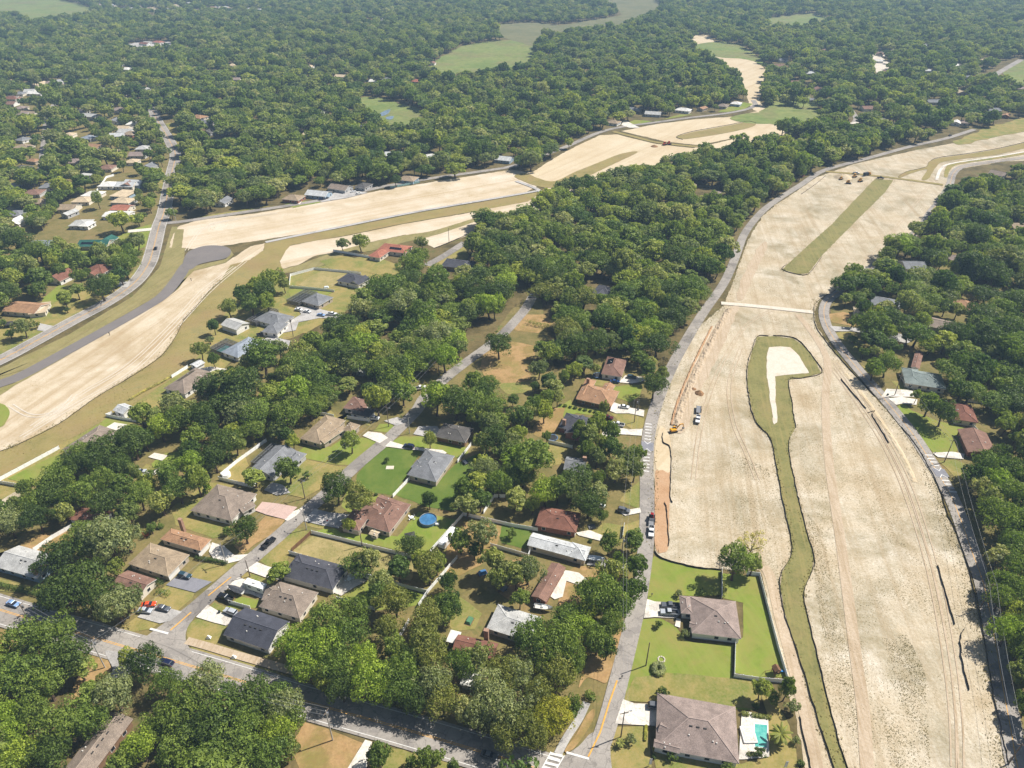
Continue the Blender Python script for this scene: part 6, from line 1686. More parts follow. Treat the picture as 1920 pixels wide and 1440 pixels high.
md = forest.modifiers.new('trees', 'NODES'); md.node_group = ng
print('trees', len(TREES), 'single', len(single), 'forest', len(rest))

# ------------------------------------------------------------------ fences
plain('vinyl', '#f3f3f1', 0.4, 0.04, 0.8)
plain('wood_fence', '#6f5138', 0.9, 0.2, 1.4)
plain('teal_fence', '#9cc0c0', 0.6, 0.08)
plain('silt_cloth', '#3a332b', 0.95, 0.3, 0.8)
plain('stake', '#7d6243', 0.9, 0.2)
FM = {}
for nm in ('vinyl', 'wood_fence', 'teal_fence'):
    FM[nm] = (one_box('panel', 0, 1, -0.03, 0.03, 0.05, 1.8, M[nm]), one_box('post', -0.08, 0.08, -0.08, 0.08, -0.1, 1.92, M[nm]), one_box('rail', 0, 1, -0.05, 0.05, 1.78, 1.88, M[nm]))
def fence(label, px, mat='vinyl', h=1.0):
    P = [g(*p) for p in px]
    root = tag(empty('fence', P[0]), label, 'fence')
    pan, post, rail = FM[mat]
    o0 = P[0]
    first = True
    for a, b in zip(P, P[1:]):
        L = (b - a).length
        n = max(1, round(L / 2.4))
        an = math.atan2(b.y - a.y, b.x - a.x)
        for i in range(n):
            p = a.lerp(b, i / n) - o0
            o = link('panel', pan, root, p, an, (L / n, 1, h))
            if first or i > 0 or True:
                link('post', post, root, p, an, (1, 1, h))
    link('post', post, root, P[-1] - o0, 0, (1, 1, h))
    return root
for lb, px, mt in [
 ('long white fence along the top of the dry empty lot', [(585, 1001), (640, 1014), (700, 1029), (781, 1049)], 'vinyl'),
 ('dark wooden fence at the left end of the dry empty lot', [(583, 1002), (548, 1034)], 'wood_fence'),
 ('short white fence in front of the dry empty lot above the charcoal hip house', [(543, 1039), (578, 1049)], 'vinyl'),
 ('white fence along the lower side of the dry empty lot', [(662, 1075), (730, 1095), (801, 1113)], 'vinyl'),
 ('white fence running diagonally beside the parked camper trailer', [(868, 968), (803, 1041)], 'vinyl'),
 ('white fence slanting down towards the olive oaks', [(857, 1048), (803, 1111), (785, 1138)], 'vinyl'),
 ('white fence above the bare yard behind the rusty red house', [(869, 967), (960, 988), (1008, 996)], 'vinyl'),
 ('white fence closing the deep green back lawn left of the silver roof', [(920, 1025), (990, 1045), (998, 1028)], 'vinyl'),
 ('white fence behind the taupe hip house half under the oaks', [(632, 1125), (703, 1145)], 'vinyl'),
 ('short white fence section between the olive oaks', [(767, 1167), (746, 1202)], 'vinyl'),
 ('white fence from the lone grey hip house down to the brown cross hipped house', [(768, 900), (737, 933)], 'vinyl'),
 ('white fence behind the lone grey hip house on the bright lawns', [(883, 836), (858, 868)], 'vinyl'),
 ('long white fence along the sandy verge at the left edge', [(112, 842), (60, 870), (0, 902), (-60, 934)], 'vinyl'),
 ('short white fence across the lawn at the left edge', [(0, 907), (57, 917)], 'vinyl'),
 ('white fence around the small white garage by the verge', [(211, 872 - 95), (200, 782), (232, 788), (263, 793)], 'vinyl'),
 ('white fence with a round tank behind it left of the brown hip house', [(411, 900), (473, 915), (488, 900)], 'vinyl'),
 ('white fence climbing beside the screened pool house', [(415, 893), (445, 868), (480, 843), (500, 828)], 'vinyl'),
 ('white fence below the brown solar roof along the verge', [(323, 709), (353, 690)], 'vinyl'),
 ('white fence around the square dry yard beside the slate hip house', [(543, 538), (545, 518), (590, 506), (640, 511), (677, 515)], 'vinyl'),
 ('white fence between the square dry yard and the pool screen house', [(543, 540), (590, 544), (627, 548)], 'vinyl'),
 ('short white fence behind the tan cross hipped house', [(600, 778), (626, 783)], 'vinyl'),
 ('white wall like fence in front of the shaded brown house', [(652, 785), (692, 791)], 'vinyl'),
 ('white fence crossing the bare yard above the pale grey left house', [(65, 1034), (100, 1010), (135, 990)], 'vinyl'),
 ('white fence at the left of the fenced lawn behind the mauve house', [(1353, 1072), (1353, 1122)], 'vinyl'),
 ('white fence along the dirt track beside the fenced lawn', [(1400, 1078), (1423, 1080), (1441, 1150), (1458, 1215), (1476, 1276)], 'vinyl'),
 ('white fence forming the near corner of the fenced lawn', [(1378, 1205), (1376, 1270), (1424, 1277), (1474, 1281)], 'vinyl'),
 ('white fence around the dark shaded yard at the right', [(1810, 753), (1848, 758), (1890, 801)], 'vinyl'),
 ('short white fence beside the dull brown right house', [(1820, 799), (1834, 814)], 'vinyl'),
 ('short white fence by the central street above the two round trees', [(1170, 987), (1167, 1010)], 'vinyl'),
 ('white fence corner in the trees right of the bright lawns', [(907, 963), (927, 933), (947, 933)], 'vinyl'),
 ('white fence below the charcoal house with the pickups', [(1028, 831), (1073, 841)], 'vinyl'),
 ('white fence left of the terracotta house', [(625, 472), (660, 478), (697, 485)], 'vinyl'),
 ('pale teal fence along the upper sand below the screen room', [(732, 353), (760, 348), (787, 343)], 'teal_fence'),
 ('white fence between the black pickup and the slate gabled house', [(430, 1132), (470, 1143)], 'vinyl'),
 ('white fence of the pool yard near the left highway', [(182, 360), (200, 334), (214, 330)], 'vinyl'),
]:
    fence(lb, px, mt)

def silt(label, px, h=0.8, per=5):
    h *= 0.72
    C = catmull([g(*p) for p in px], per)
    Q = []
    for a, b in zip(C, C[1:]):
        n = max(1, int((b - a).length / 1.5))
        Q += [a.lerp(b, i / n) for i in range(n)]
    Q.append(C[-1])
    o0 = Q[0]
    m = MB(); s = MB()
    pv_ = None
    for i, p in enumerate(Q):
        w = mnoise.noise_vector(p * 0.5) * 0.35
        top = p - o0 + Vector((w.x, w.y, h * (0.85 + 0.25 * mnoise.noise(p * 0.4)) + 0.15))
        bot = p - o0 + Vector((w.x * 0.6, w.y * 0.6, 0.0))
        if pv_:
            m.face([pv_[1], bot, top, pv_[0]]); off_ = Vector((0.05, 0.05, 0)); m.face([pv_[0] + off_, top + off_, bot + off_, pv_[1] + off_]); m.face([pv_[0], top, top + off_, pv_[0] + off_])
        pv_ = (top, bot)
        if i % 2 == 0:
            s.box(bot.x - 0.03, bot.x + 0.03, bot.y + 0.05, bot.y + 0.11, 0, h + 0.25)
    root = tag(empty('silt_fence', o0), label, 'silt fence')
    m.build('fabric', M['silt_cloth'], root)
    tag(s.build('stakes', M['stake'], root), kind='stuff')
silt('black silt fence along the left side of the long grass swale', [(1437, 813), (1448, 833), (1455, 873), (1463, 917), (1472, 962), (1482, 1005), (1484, 1040), (1466, 1073), (1462, 1100), (1469, 1147), (1489, 1207), (1512, 1280), (1536, 1360), (1563, 1440), (1592, 1540)])
silt('black silt fence along the right side of the long grass swale', [(1625, 1540), (1589, 1440), (1571, 1387), (1551, 1310), (1531, 1227), (1509, 1133), (1509, 1103), (1524, 1070), (1526, 1043), (1514, 1003), (1503, 960), (1491, 910), (1479, 845), (1482, 820)])
silt('black silt fence round the outer left of the keyhole swale', [(1440, 631), (1420, 632), (1409, 660), (1401, 687), (1401, 720), (1406, 757), (1416, 790), (1436, 813)])
silt('black silt fence round the right hook of the keyhole swale', [(1450, 630), (1487, 634), (1508, 650), (1529, 677), (1541, 700), (1503, 710), (1479, 714), (1486, 763), (1492, 803)])
silt('dark silt fence stub on the right side of the sand above the lower stub', [(1758, 1062), (1770, 1105), (1790, 1172)], 1.0)
silt('lowest dark silt fence stub on the right side of the sand', [(1808, 1180), (1799, 1205), (1806, 1250), (1816, 1296)], 1.0)
silt('dark silt fence stub facing the light double driveways', [(1577, 712), (1600, 740), (1623, 767)], 0.9)
silt('dark crooked silt fence stub left of the street beside the green lawn', [(1627, 775), (1640, 772), (1635, 780), (1650, 805), (1666, 831)], 0.9)
silt('dark silt fence beside the excavator and the orange dirt', [(1243, 812), (1243, 830), (1257, 842), (1258, 890), (1257, 933), (1261, 943)], 1.0, 4)
silt('dark silt fence along the lower end of the orange dirt', [(1246, 943), (1251, 962), (1254, 1025)], 1.0)
silt('curved dark silt fence between the sand and the green corner lawn', [(1228, 1034), (1240, 1048), (1290, 1062), (1320, 1067), (1352, 1070)], 1.0)
silt('long dark silt fence beside the right hand street', [(1690, 802), (1725, 848), (1761, 917), (1775, 962), (1794, 1003), (1818, 1077), (1830, 1133), (1843, 1193), (1856, 1270), (1868, 1333), (1891, 1437)], 0.8)
silt('dark silt fence following the upper bend of the right hand street', [(1566, 545), (1532, 566), (1526, 585), (1530, 613), (1554, 648), (1588, 688), (1640, 744)], 0.7)
silt('dark silt fence behind the palm beside the dirt track', [(1499, 1345), (1508, 1390), (1522, 1445)], 0.9)
silt('thin silt fence along the lower edge of the left sand', [(-60, 873), (0, 847), (30, 836), (110, 796), (180, 746), (240, 711), (302, 669), (330, 631), (345, 601), (368, 576), (390, 549), (415, 526)], 0.5)
silt('dark silt fence round the near tip of the straight grass strip', [(1475, 496), (1467, 506), (1495, 515), (1517, 513), (1541, 481)], 0.7)
silt('dark silt fence along the road above the straight grass strip', [(1502, 365), (1530, 345), (1548, 330)], 0.7)
silt('thin dark silt fence round the far hooked swale', [(1684, 332), (1700, 322), (1735, 314), (1742, 304), (1760, 296), (1810, 289), (1870, 279), (1930, 265)], 0.7)
silt('thin dark silt fence round the far oval swale', [(1280, 262), (1268, 257), (1290, 249), (1330, 241), (1370, 234), (1400, 228), (1418, 231)], 0.8)
silt('dark silt fence beside the triangular sand left of the central wood', [(815, 466), (850, 452), (900, 430)], 0.8)

# ------------------------------------------------------------------ hedges, garden rings
def hedge(label, px, w, h, tone='d', name='hedge'):
    C = [g(*p) for p in px]
    rng = np.random.default_rng(len(px) + int(w * 10))
    qs = []
    for a, b in zip(C, C[1:]):
        L = (b - a).length
        n = max(2, int(L / (w * 0.55)))
        for i in range(n + 1):
            p = a.lerp(b, i / n) - C[0]
            qs.append(cards(rng, np.array([p.x, p.y, h * 0.55]), w * 0.55, np.array([0, 0, 1.0]), 90, 0.2, up=0.1) * np.array([1, 1, 1]))
    Q = np.concatenate(qs); Q[:, :, 2] = np.clip(Q[:, :, 2], 0.05, h)
    V = Q.reshape(-1, 3); F = np.arange(len(V)).reshape(-1, 4)
    o = link(name, np_mesh(name, V, F, LEAF[tone]), None, C[0])
    return tag(o, label, name)
hedge('long clipped dark hedge before the pale grey house at the left edge', [(-60, 1088), (0, 1099), (40, 1108), (84, 1120)], 1.8, 1.5)
hedge('low dark hedge between the grey brown house and the white drive', [(370, 1048), (396, 1052), (424, 1058)], 1.6, 1.3)
hedge('clipped green hedge before the dark shaded house across the street', [(803, 816), (825, 824), (850, 832)], 2.6, 1.8, 'm')
hedge('round clipped ring shaped shrub on the lawn below the utility pole', [(1226, 1256), (1227, 1250), (1233, 1248), (1240, 1250), (1243, 1257), (1241, 1264), (1234, 1266), (1228, 1263), (1226, 1256)], 1.8, 1.4, 'g', 'shrub')
hedge('low hedge along the right side of the swimming pool patio top', [(1412, 1343), (1425, 1345), (1442, 1347)], 1.3, 1.0, 'o')
hedge('clipped hedge at the lower end of the swimming pool patio', [(1404, 1416), (1418, 1416)], 1.3, 1.0, 'o')
hedge('square clipped hedge beside the house corner above the pool patio', [(1393, 1340), (1400, 1341)], 1.4, 1.1, 'o')
hedge('low bushy hedge beside the lamp pole below the red brown gabled house', [(294, 1093), (302, 1098)], 2.6, 1.8, 'd')
hedge('round bushes before the brown gabled house front', [(300, 1112), (314, 1116)], 2.2, 1.6, 'm', 'shrub')
hedge('row of yellow flowering plants beside the mauve garage drive', [(1211, 1363), (1210, 1374), (1209, 1388)], 0.8, 0.6, 'Y', 'shrub')
hedge('clipped hedge in the clearing beside the forest street', [(990, 608), (1010, 612), (1030, 615)], 3.0, 2.4, 'm')
hedge('narrow row of pale shrubs along the sandy verge', [(245, 750), (270, 735), (300, 720), (320, 708)], 1.4, 1.2, 'p')
for i, (u, v) in enumerate([(1050 + k * 9.4, 761 + k * 1.9) for k in range(10)]):
    root = tag(empty('bush', g(u, v)), f'small round bush, {["first", "second", "third", "fourth", "fifth", "sixth", "seventh", "eighth", "ninth", "tenth"][i]} from the left in the row below the orange tan house', 'bush', 'bushes in a row')
    cr, tr_, R0_, H0_ = SH['bush'][i % 2]
    c = link('crown', cr, root, scale=(0.75, 0.75, 0.75)); c.material_slots[0].link = 'OBJECT'; c.material_slots[0].material = LEAF['d']

# ------------------------------------------------------------------ utility poles and wires
plain('pole_wood', '#6d5f52', 0.9, 0.2, 0.8)
plain('pole_concrete', '#a8a39b', 0.8, 0.1, 0.8)
plain('wire', '#8a8a8a', 0.6, 0.05)
plain('insulator', '#9aa3a3', 0.4, 0.1)
POLES = {}
def pole(key, label, base, h, arm=True, lamp=False, transformer=False, mat='pole_wood', an=0.3):
    root = tag(empty('street_lamp' if lamp and not arm else 'utility_pole', g(*base), an), label, 'street lamp' if lamp and not arm else 'utility pole')
    MB().tube((0, 0, -0.3), (0, 0, h), 0.2, 0.13, 8).build('post', M[mat], root)
    if arm:
        m = MB(); m.box(-1.2, 1.2, -0.07, 0.07, h - 0.8, h - 0.65)
        ca = m.build('cross_arm', M['pole_wood'], root)
        for x in (-1.1, 0.0, 1.1):
            MB().tube((x, 0, h - 0.65), (x, 0, h - 0.4), 0.07, 0.05, 6).build('insulator', M['insulator'], ca)
    if transformer:
        MB().tube((0.45, 0, h - 2.6), (0.45, 0, h - 1.6), 0.3, 0.3, 10).build('transformer', M['metal_grey'], root)
    if lamp:
        m = MB(); m.tube((0, 0, h - 0.5), (1.6, 0, h - 0.1), 0.05, 0.05, 6); m.build('lamp_arm', M['metal_grey'], root)
        m = MB(); m.box(1.5, 2.2, -0.16, 0.16, h - 0.2, h - 0.05); m.build('lamp_head', M['metal_grey'], root)
    POLES[key] = (g(*base), h, an)
pole('a', 'utility pole with transformer at the left end of the main road', (62, 1178), 12, transformer=True, an=1.2)
pole('b', 'tall grey utility pole on the grass by the side road corner', (197, 1252), 13, transformer=True, an=1.2, mat='pole_concrete')
pole('c', 'utility pole on the bare lawn below the main road', (624, 1388), 14, transformer=True, an=1.2, mat='pole_concrete')
pole('d', 'pale lamp carrying utility pole at the end of the clipped low hedge', (425, 1058), 10, lamp=True, mat='pole_concrete', an=-0.6)
pole('e', 'thin dark pole on the grass corner by the white drives', (469, 1081), 8, arm=False)
pole('f', 'pale street lamp pole at the corner of the dry lot fence', (575, 993), 9, arm=False, lamp=True, mat='pole_concrete', an=2.4)
pole('g', 'dark pole with a lamp on the dry verge left of the big dark oak', (572, 935), 10, lamp=True, an=-0.6)
pole('h', 'utility pole on the green corner by the forest street', (729, 800), 11, lamp=True, an=-0.6)
pole('i', 'slim metal street lamp before the dark shaded house', (768, 813), 8, arm=False, lamp=True, mat='pole_concrete', an=2.5)
pole('j', 'slim pole in the middle of the long white lot fence', (679, 1024), 8, arm=False)
pole('k', 'thin utility pole on the lawn beside the ring shaped shrub', (1211, 1248), 11, arm=False)
pole('l', 'utility pole at the corner of the mauve house driveway', (1164, 1382), 12, lamp=True, an=0.2)
pole('m', 'tall utility pole beside the red car under the oaks', (1162, 1068), 16, transformer=True, an=0.1)
pole('n', 'utility pole on the lawn before the charcoal house', (1189, 792), 13, transformer=True, an=0.1)
pole('o', 'utility pole beside the light double driveways', (1677, 742), 12, an=-0.4)
pole('p', 'leaning utility pole on the lawn by the curved path', (1770, 867), 12, an=-0.4)
pole('q', 'dark pole at the lower right street edge', (1890, 1433), 10, an=-0.2)
pole('r', 'pale pole at the left corner of the upper sand', (330, 414), 11, an=0.5, mat='pole_concrete')
pole('s', 'utility pole on the grass beside the slate blue house', (550, 631), 11, an=-0.5)
pole('t', 'thin pole standing in the triangular sand', (842, 455), 11, arm=False)
pole('u', 'utility pole on the shaded verge beside the lower right street', (1838, 1140), 12, an=-0.2)
pole('v', 'utility pole beside the trees at the forest street bend', (823, 705), 12, an=-0.6)
def wire(label, a, b, offs, sag=0.9):
    (pa, ha, aa), (pb, hb, ab) = POLES[a], POLES[b]
    m = MB()
    for off in offs:
        A_ = pa + Vector((math.cos(aa) * off, math.sin(aa) * off, ha - 0.4))
        B_ = pb + Vector((math.cos(ab) * off, math.sin(ab) * off, hb - 0.4))
        n = 10
        prev = None
        for i in range(n + 1):
            t = i / n
            p = A_.lerp(B_, t) - Vector((0, 0, sag * 4 * t * (1 - t))) - pa
            if prev is not None:
                m.tube(prev, p, 0.028, n=4, cap=False)
            prev = p
    o = m.build('power_line', M['wire'])
    o.location = pa
    tag(o, label, 'wire')
wire('wires above the left stretch of the main road', 'a', 'b', (-1.1, 0, 1.1))
wire('wires above the shaded middle of the main road', 'b', 'c', (-1.1, 0, 1.1), 2.5)
wire('wires along the side street beside the pink paver drive', 'd', 'g', (-1.1, 1.1), 1.2)
wire('wires along the side street beside the lone grey house', 'g', 'h', (-1.1, 1.1), 1.5)
wire('wires over the side street by the forest', 'h', 'v', (-1.1, 1.1), 1.0)
wire('wires along the central street past the double pickups drive', 'm', 'n', (-1.1, 1.1), 2.0)
wire('wires along the central street beside the big oaks', 'l', 'm', (0, 1.1), 2.0)
wire('wires along the right hand street past the green lawn', 'o', 'p', (-1.1, 1.1), 1.2)
wire('wires along the shaded right hand street', 'p', 'u', (-1.1, 1.1), 1.6)
wire('wires along the lower right hand street', 'u', 'q', (-1.1, 1.1), 1.6)
wire('wire from the corner pole across to the side street lamp', 'b', 'd', (0,), 1.5)

# ------------------------------------------------------------------ vehicles
plain('tyre', '#1d1d1e', 0.9, 0.1)
plain('rim', '#a7a9ab', 0.35, 0.1, metal=0.7)
plain('lamp_clear', '#d8dce0', 0.2, 0.05)
plain('lamp_red', '#8c1f1a', 0.3, 0.05)
plain('black_plastic', '#232426', 0.7, 0.1)
PAINT = {'white': '#e2e2e0', 'black': '#1c1d20', 'silver': '#a9adb2', 'blue': '#23406f', 'navy': '#1b2340', 'lightblue': '#7f9cc4', 'red': '#8f1c1c', 'maroon': '#4f1a1e', 'orange': '#cf4a1d', 'grey': '#5a5d62', 'teal': '#2c4450', 'yellow': '#d69a1c'}
for k, c in PAINT.items():
    plain('paint_' + k if k not in ('white', 'yellow') else 'car_' + k, c, 0.28, 0.05, 0.8, spec=0.5)
def paint(k):
    return M['car_' + k] if k in ('white', 'yellow') else M['paint_' + k]
wheel_me = MB().tube((0, -0.12, 0), (0, 0.12, 0), 0.34, 0.34, 12).mesh('wheel', M['tyre'])
rim_me = MB().tube((0, -0.13, 0), (0, 0.13, 0), 0.2, 0.2, 8).mesh('rim', M['rim'])
def proto(kind):
    """parts of one vehicle, x forward, wheels on the ground"""
    parts = []
    if kind == 'sedan':
        L, W = 4.7, 0.92
        body = [(-2.35, .35), (2.3, .35), (2.38, .62), (2.25, .8), (1.1, .95), (-1.55, 1.0), (-2.25, .95), (-2.38, .65)]
        glass = [(1.15, .93), (.35, 1.38), (-.95, 1.42), (-1.75, .98)]
        top = [(.33, 1.37), (.2, 1.47), (-.9, 1.5), (-1.0, 1.41)]
    elif kind == 'suv':
        L, W = 4.8, 0.97
        body = [(-2.35, .4), (2.3, .4), (2.38, .75), (2.25, .98), (1.2, 1.1), (-2.2, 1.15), (-2.38, .8)]
        glass = [(1.2, 1.08), (.5, 1.62), (-1.9, 1.64), (-2.25, 1.13)]
        top = [(.5, 1.6), (.35, 1.74), (-1.85, 1.76), (-2.0, 1.62)]
    elif kind == 'van':
        L, W = 5.4, 1.0
        body = [(-2.7, .4), (2.65, .4), (2.72, .9), (2.3, 1.15), (-2.6, 1.2), (-2.72, .8)]
        glass = [(2.25, 1.13), (1.6, 1.9), (-2.5, 1.92), (-2.65, 1.18)]
        top = [(1.6, 1.88), (1.4, 2.1), (-2.5, 2.12), (-2.62, 1.9)]
    else:
        L, W = 5.8, 1.0
        body = [(-.3, .45), (2.85, .45), (2.92, .85), (2.8, 1.08), (1.3, 1.2), (-.3, 1.22)]
        glass = [(1.35, 1.18), (.75, 1.75), (-.5, 1.78), (-.8, 1.2)]
        top = [(.75, 1.73), (.6, 1.87), (-.5, 1.88), (-.65, 1.76)]
    b = MB().prism(body, -W, W, taper=0.07, ztap=0.9)
    if kind == 'pickup':
        b.box(-2.9, -.32, -W, W, .5, .62)
        b.box(-2.9, -.32, -W, -W + .1, .62, 1.22); b.box(-2.9, -.32, W - .1, W, .62, 1.22); b.box(-2.9, -2.8, -W + .1, W - .1, .62, 1.2); b.box(-.45, -.32, -W + .1, W - .1, .62, 1.21)
    parts.append(('body', b.mesh('body', M['car_white']), None, True))
    parts.append(('windows', MB().prism(glass, -W + .1, W - .1, taper=.13, ztap=1.3).mesh('windows', M['glass']), None, False))
    parts.append(('roof', MB().prism(top, -W + .2, W - .2, taper=.04, ztap=1.42).mesh('roof', M['car_white']), None, True))
    if kind == 'pickup':
        parts.append(('bed_liner', one_box('bed_liner', -2.79, -.46, -W + .11, W - .11, .625, .66, M['black_plastic']), None, False))
    for sx in (-1, 1):
        for sy in (-1, 1):
            parts.append(('wheel', wheel_me, (sx * L * 0.31, sy * (W - .08), .34), False))
    for sy in (-1, 1):
        parts.append(('headlight', one_box('headlight', L / 2 - .12, L / 2 + .03, -.2, .2, .68, .84, M['lamp_clear']), (0, sy * (W - .3), 0), False))
        parts.append(('taillight', one_box('taillight', -L / 2 - .04, -L / 2 + .1, -.12, .12, .75, .95, M['lamp_red']), (0, sy * (W - .18), 0), False))
    parts.append(('bumper', one_box('bumper', L / 2 - .05, L / 2 + .08, -W + .1, W - .1, .42, .58, M['black_plastic']), None, False))
    return parts
PROTO = {k: proto(k) for k in ('sedan', 'suv', 'van', 'pickup')}
VN = {'sedan': ('car', 'car'), 'suv': ('car', 'car'), 'van': ('van', 'van'), 'pickup': ('pickup_truck', 'pickup truck')}
def vehicle(label, a, b, kind, color, z=0.38):
    A_, B_ = g(*a), g(*b)
    c = (A_ + B_) / 2
    d = B_ - A_
    root = tag(empty(VN[kind][0], (c.x, c.y, z), math.atan2(d.y, d.x)), label, VN[kind][1], 'parked and moving vehicles')
    for nm, me, loc, col in PROTO[kind]:
        o = link(nm, me, root, loc)
        if col:
            o.material_slots[0].link = 'OBJECT'; o.material_slots[0].material = paint(color)
        if nm == 'wheel':
            link('rim', rim_me, o)
    return root
for a in [
 ('light blue sedan driving at the left end of the main road', (15, 1131), (39, 1139), 'sedan', 'lightblue'),
 ('dark blue car driving on the main road past the corner house', (325, 1250), (302, 1242), 'suv', 'navy'),
 ('bright orange car parked before the brown gabled house', (270, 1138), (290, 1136), 'sedan', 'orange'),
 ('silver car parked just below the orange car', (263, 1147), (284, 1149), 'sedan', 'silver'),
 ('dark grey car parked right of the orange and silver cars', (297, 1141), (318, 1146), 'sedan', 'grey'),
 ('dark teal car parked on the dark asphalt drive', (337, 1080), (358, 1085), 'suv', 'teal'),
 ('black pickup parked between the covered boat and the small white fence', (436, 1129), (412, 1119), 'pickup', 'black'),
 ('silver car backed against the slate gabled corner house', (443, 1154), (424, 1147), 'suv', 'silver'),
 ('blue sedan parked at the garage of the charcoal hip house', (528, 1082), (508, 1076), 'sedan', 'blue'),
 ('black pickup with a pale load driving up the side street', (496, 1029), (513, 1014), 'pickup', 'black'),
 ('dark blue van on the drive above the lone grey hip house', (777, 842), (757, 838), 'suv', 'navy'),
 ('white car first on the drive below the long pool screen', (553, 582), (568, 584), 'sedan', 'white'),
 ('white car second on the drive below the long pool screen', (569, 585), (584, 588), 'sedan', 'white'),
 ('pale blue car third on the drive near the wires', (595, 592), (610, 594), 'sedan', 'lightblue'),
 ('white pickup last on the drive near the wires', (614, 591), (632, 592), 'pickup', 'white'),
 ('dark pickup beside the slate blue house', (484, 631), (500, 627), 'pickup', 'navy'),
 ('white car beside the shaded brown house by the street', (694, 786), (710, 788), 'suv', 'white'),
 ('white pickup by the forest street under the trees', (780, 732), (796, 729), 'pickup', 'white'),
 ('white sedan on the drive of the orange tan house', (1160, 764), (1180, 767), 'sedan', 'white'),
 ('bright blue car behind the chestnut solar house', (1143, 718), (1162, 718), 'sedan', 'blue'),
 ('dark green car under trees beside the chestnut solar house', (1176, 709), (1192, 711), 'suv', 'teal'),
 ('maroon pickup at the garage of the charcoal house', (1127, 784), (1148, 788), 'pickup', 'maroon'),
 ('white pickup with dark bed at the charcoal house', (1170, 801), (1147, 797), 'pickup', 'white'),
 ('black car just below the white pickup at the charcoal house', (1140, 805), (1160, 808), 'sedan', 'black'),
 ('red car parked beside the tall utility pole under the oaks', (1140, 1057), (1164, 1061), 'suv', 'red'),
 ('white pickup on the central street towing red machinery', (1221, 990), (1220, 1010), 'pickup', 'white'),
 ('white pickup standing on the open sand with a trailer', (1309, 782), (1307, 797), 'pickup', 'white'),
 ('dark grey pickup upper of the two in the mauve house drive', (1272, 1140), (1240, 1138), 'pickup', 'grey'),
 ('silver white pickup lower of the two in the mauve house drive', (1270, 1153), (1238, 1151), 'pickup', 'silver'),
 ('grey car parked at the garage beside the small dark tree', (1215, 1326), (1244, 1329), 'suv', 'grey'),
 ('silver sedan on the drive under the dark oaks at left', (253, 888), (275, 886), 'sedan', 'silver'),
 ('dark car driving on the left highway near the sand corner', (291, 473), (294, 462), 'sedan', 'black'),
 ('white car parked first at the row above the upper sand', (658, 362), (667, 360), 'sedan', 'white'),
 ('white van parked second at the row above the upper sand', (668, 366), (678, 364), 'suv', 'white'),
 ('dark car left of two before the white grey hip house', (599, 376), (607, 374), 'sedan', 'navy'),
 ('black car right of two before the white grey hip house', (608, 375), (616, 372), 'sedan', 'black'),
 ('white pickup beside the yellow machines on the far sand', (1600, 326), (1610, 327), 'pickup', 'white'),
 ('dark pickup on the gravel crossing by the straight grass strip', (1645, 335), (1656, 336), 'pickup', 'black'),
 ('white car beside the orange house deep in the right trees', (1844, 577), (1860, 580), 'suv', 'white'),
 ('grey car on the short drive by the central street', (1160, 958), (1178, 962), 'suv', 'grey'),
 ('white van among the trees above the grey car by the central street', (1112, 948), (1130, 953), 'van', 'white'),
 ('red car far off on the road by the far sand', (1501, 334), (1508, 329), 'sedan', 'red'),
 ('dark car parked by the far right junction', (1776, 257), (1786, 254), 'sedan', 'black'),
 ('dark car on the forest street by the pale clearing', (993, 561), (999, 553), 'sedan', 'grey'),
 ('teal car far up the left highway', (309, 372), (311, 362), 'sedan', 'teal'),
 ('dark car under the far shade of the main road', (905, 1415), (930, 1423), 'sedan', 'grey'),
 ('silver car in the far left street', (80, 320), (81, 312), 'sedan', 'silver'),
]:
    vehicle(*a)
# trailers, camper, boats
def thing_at(name, label, cat, a, b, z=0.38):
    A_, B_ = g(*a), g(*b)
    c = (A_ + B_) / 2
    return tag(empty(name, (c.x, c.y, z), math.atan2((B_ - A_).y, (B_ - A_).x)), label, cat), (B_ - A_).length
def add_wheels(root, xs, w=1.0):
    for x in xs:
        for sy in (-1, 1):
            o = link('wheel', wheel_me, root, (x, sy * w, .34)); link('rim', rim_me, o)
def camper(label, a, b, L=8.5):
    root, _ = thing_at('camper_trailer', label, 'camper', a, b)
    MB().prism([(-L / 2, .6), (L / 2 - .9, .6), (L / 2, 1.3), (L / 2 - .2, 2.6), (L / 2 - .8, 3.1), (-L / 2, 3.15)], -1.2, 1.2).build('body', M['car_white'], root)
    add_wheels(root, (-.9, 0), 1.05)
    m = MB(); m.box(-.7, .7, -.4, .4, 3.15, 3.42, top=(.1, .1)); m.build('roof_unit', M['vent_light'], root)
    for x in (-2.6, 1.2):
        for s in (-1, 1):
            m = MB(); m.box(x - .6, x + .6, s * 1.2 - .03, s * 1.2 + .03, 1.7, 2.3); m.build('window', M['glass'], root)
    m = MB(); m.box(-.35, .35, 1.17, 1.24, .75, 2.6); o = m.build('door', M['vent_light'], root); o.location.x = 2.8
    m = MB(); m.box(L / 2, L / 2 + 1.2, -.06, .06, .5, .62); m.build('tow_bar', M['metal_grey'], root)
camper('white camper trailer on the drive beside the taupe hip house', (496, 1112), (464, 1101))
camper('long white camper trailer beside the diagonal white fence', (852, 1004), (829, 1031), 9.5)
def trailer(label, a, b, L=5.5, load=None):
    root, _ = thing_at('flat_trailer', label, 'trailer', a, b)
    m = MB(); m.box(-L / 2, L / 2, -1.1, 1.1, .6, .75); m.build('deck', M['metal_grey'], root)
    m = MB()
    for s in (-1, 1): m.box(-L / 2, L / 2, s * 1.1 - .05, s * 1.1 + .05, .75, 1.15)
    m.build('side_rail', M['black_plastic'], root)
    add_wheels(root, (-.5, .4), 1.2)
    m = MB(); m.box(L / 2, L / 2 + 1.3, -.06, .06, .55, .68); m.build('tow_bar', M['metal_grey'], root)
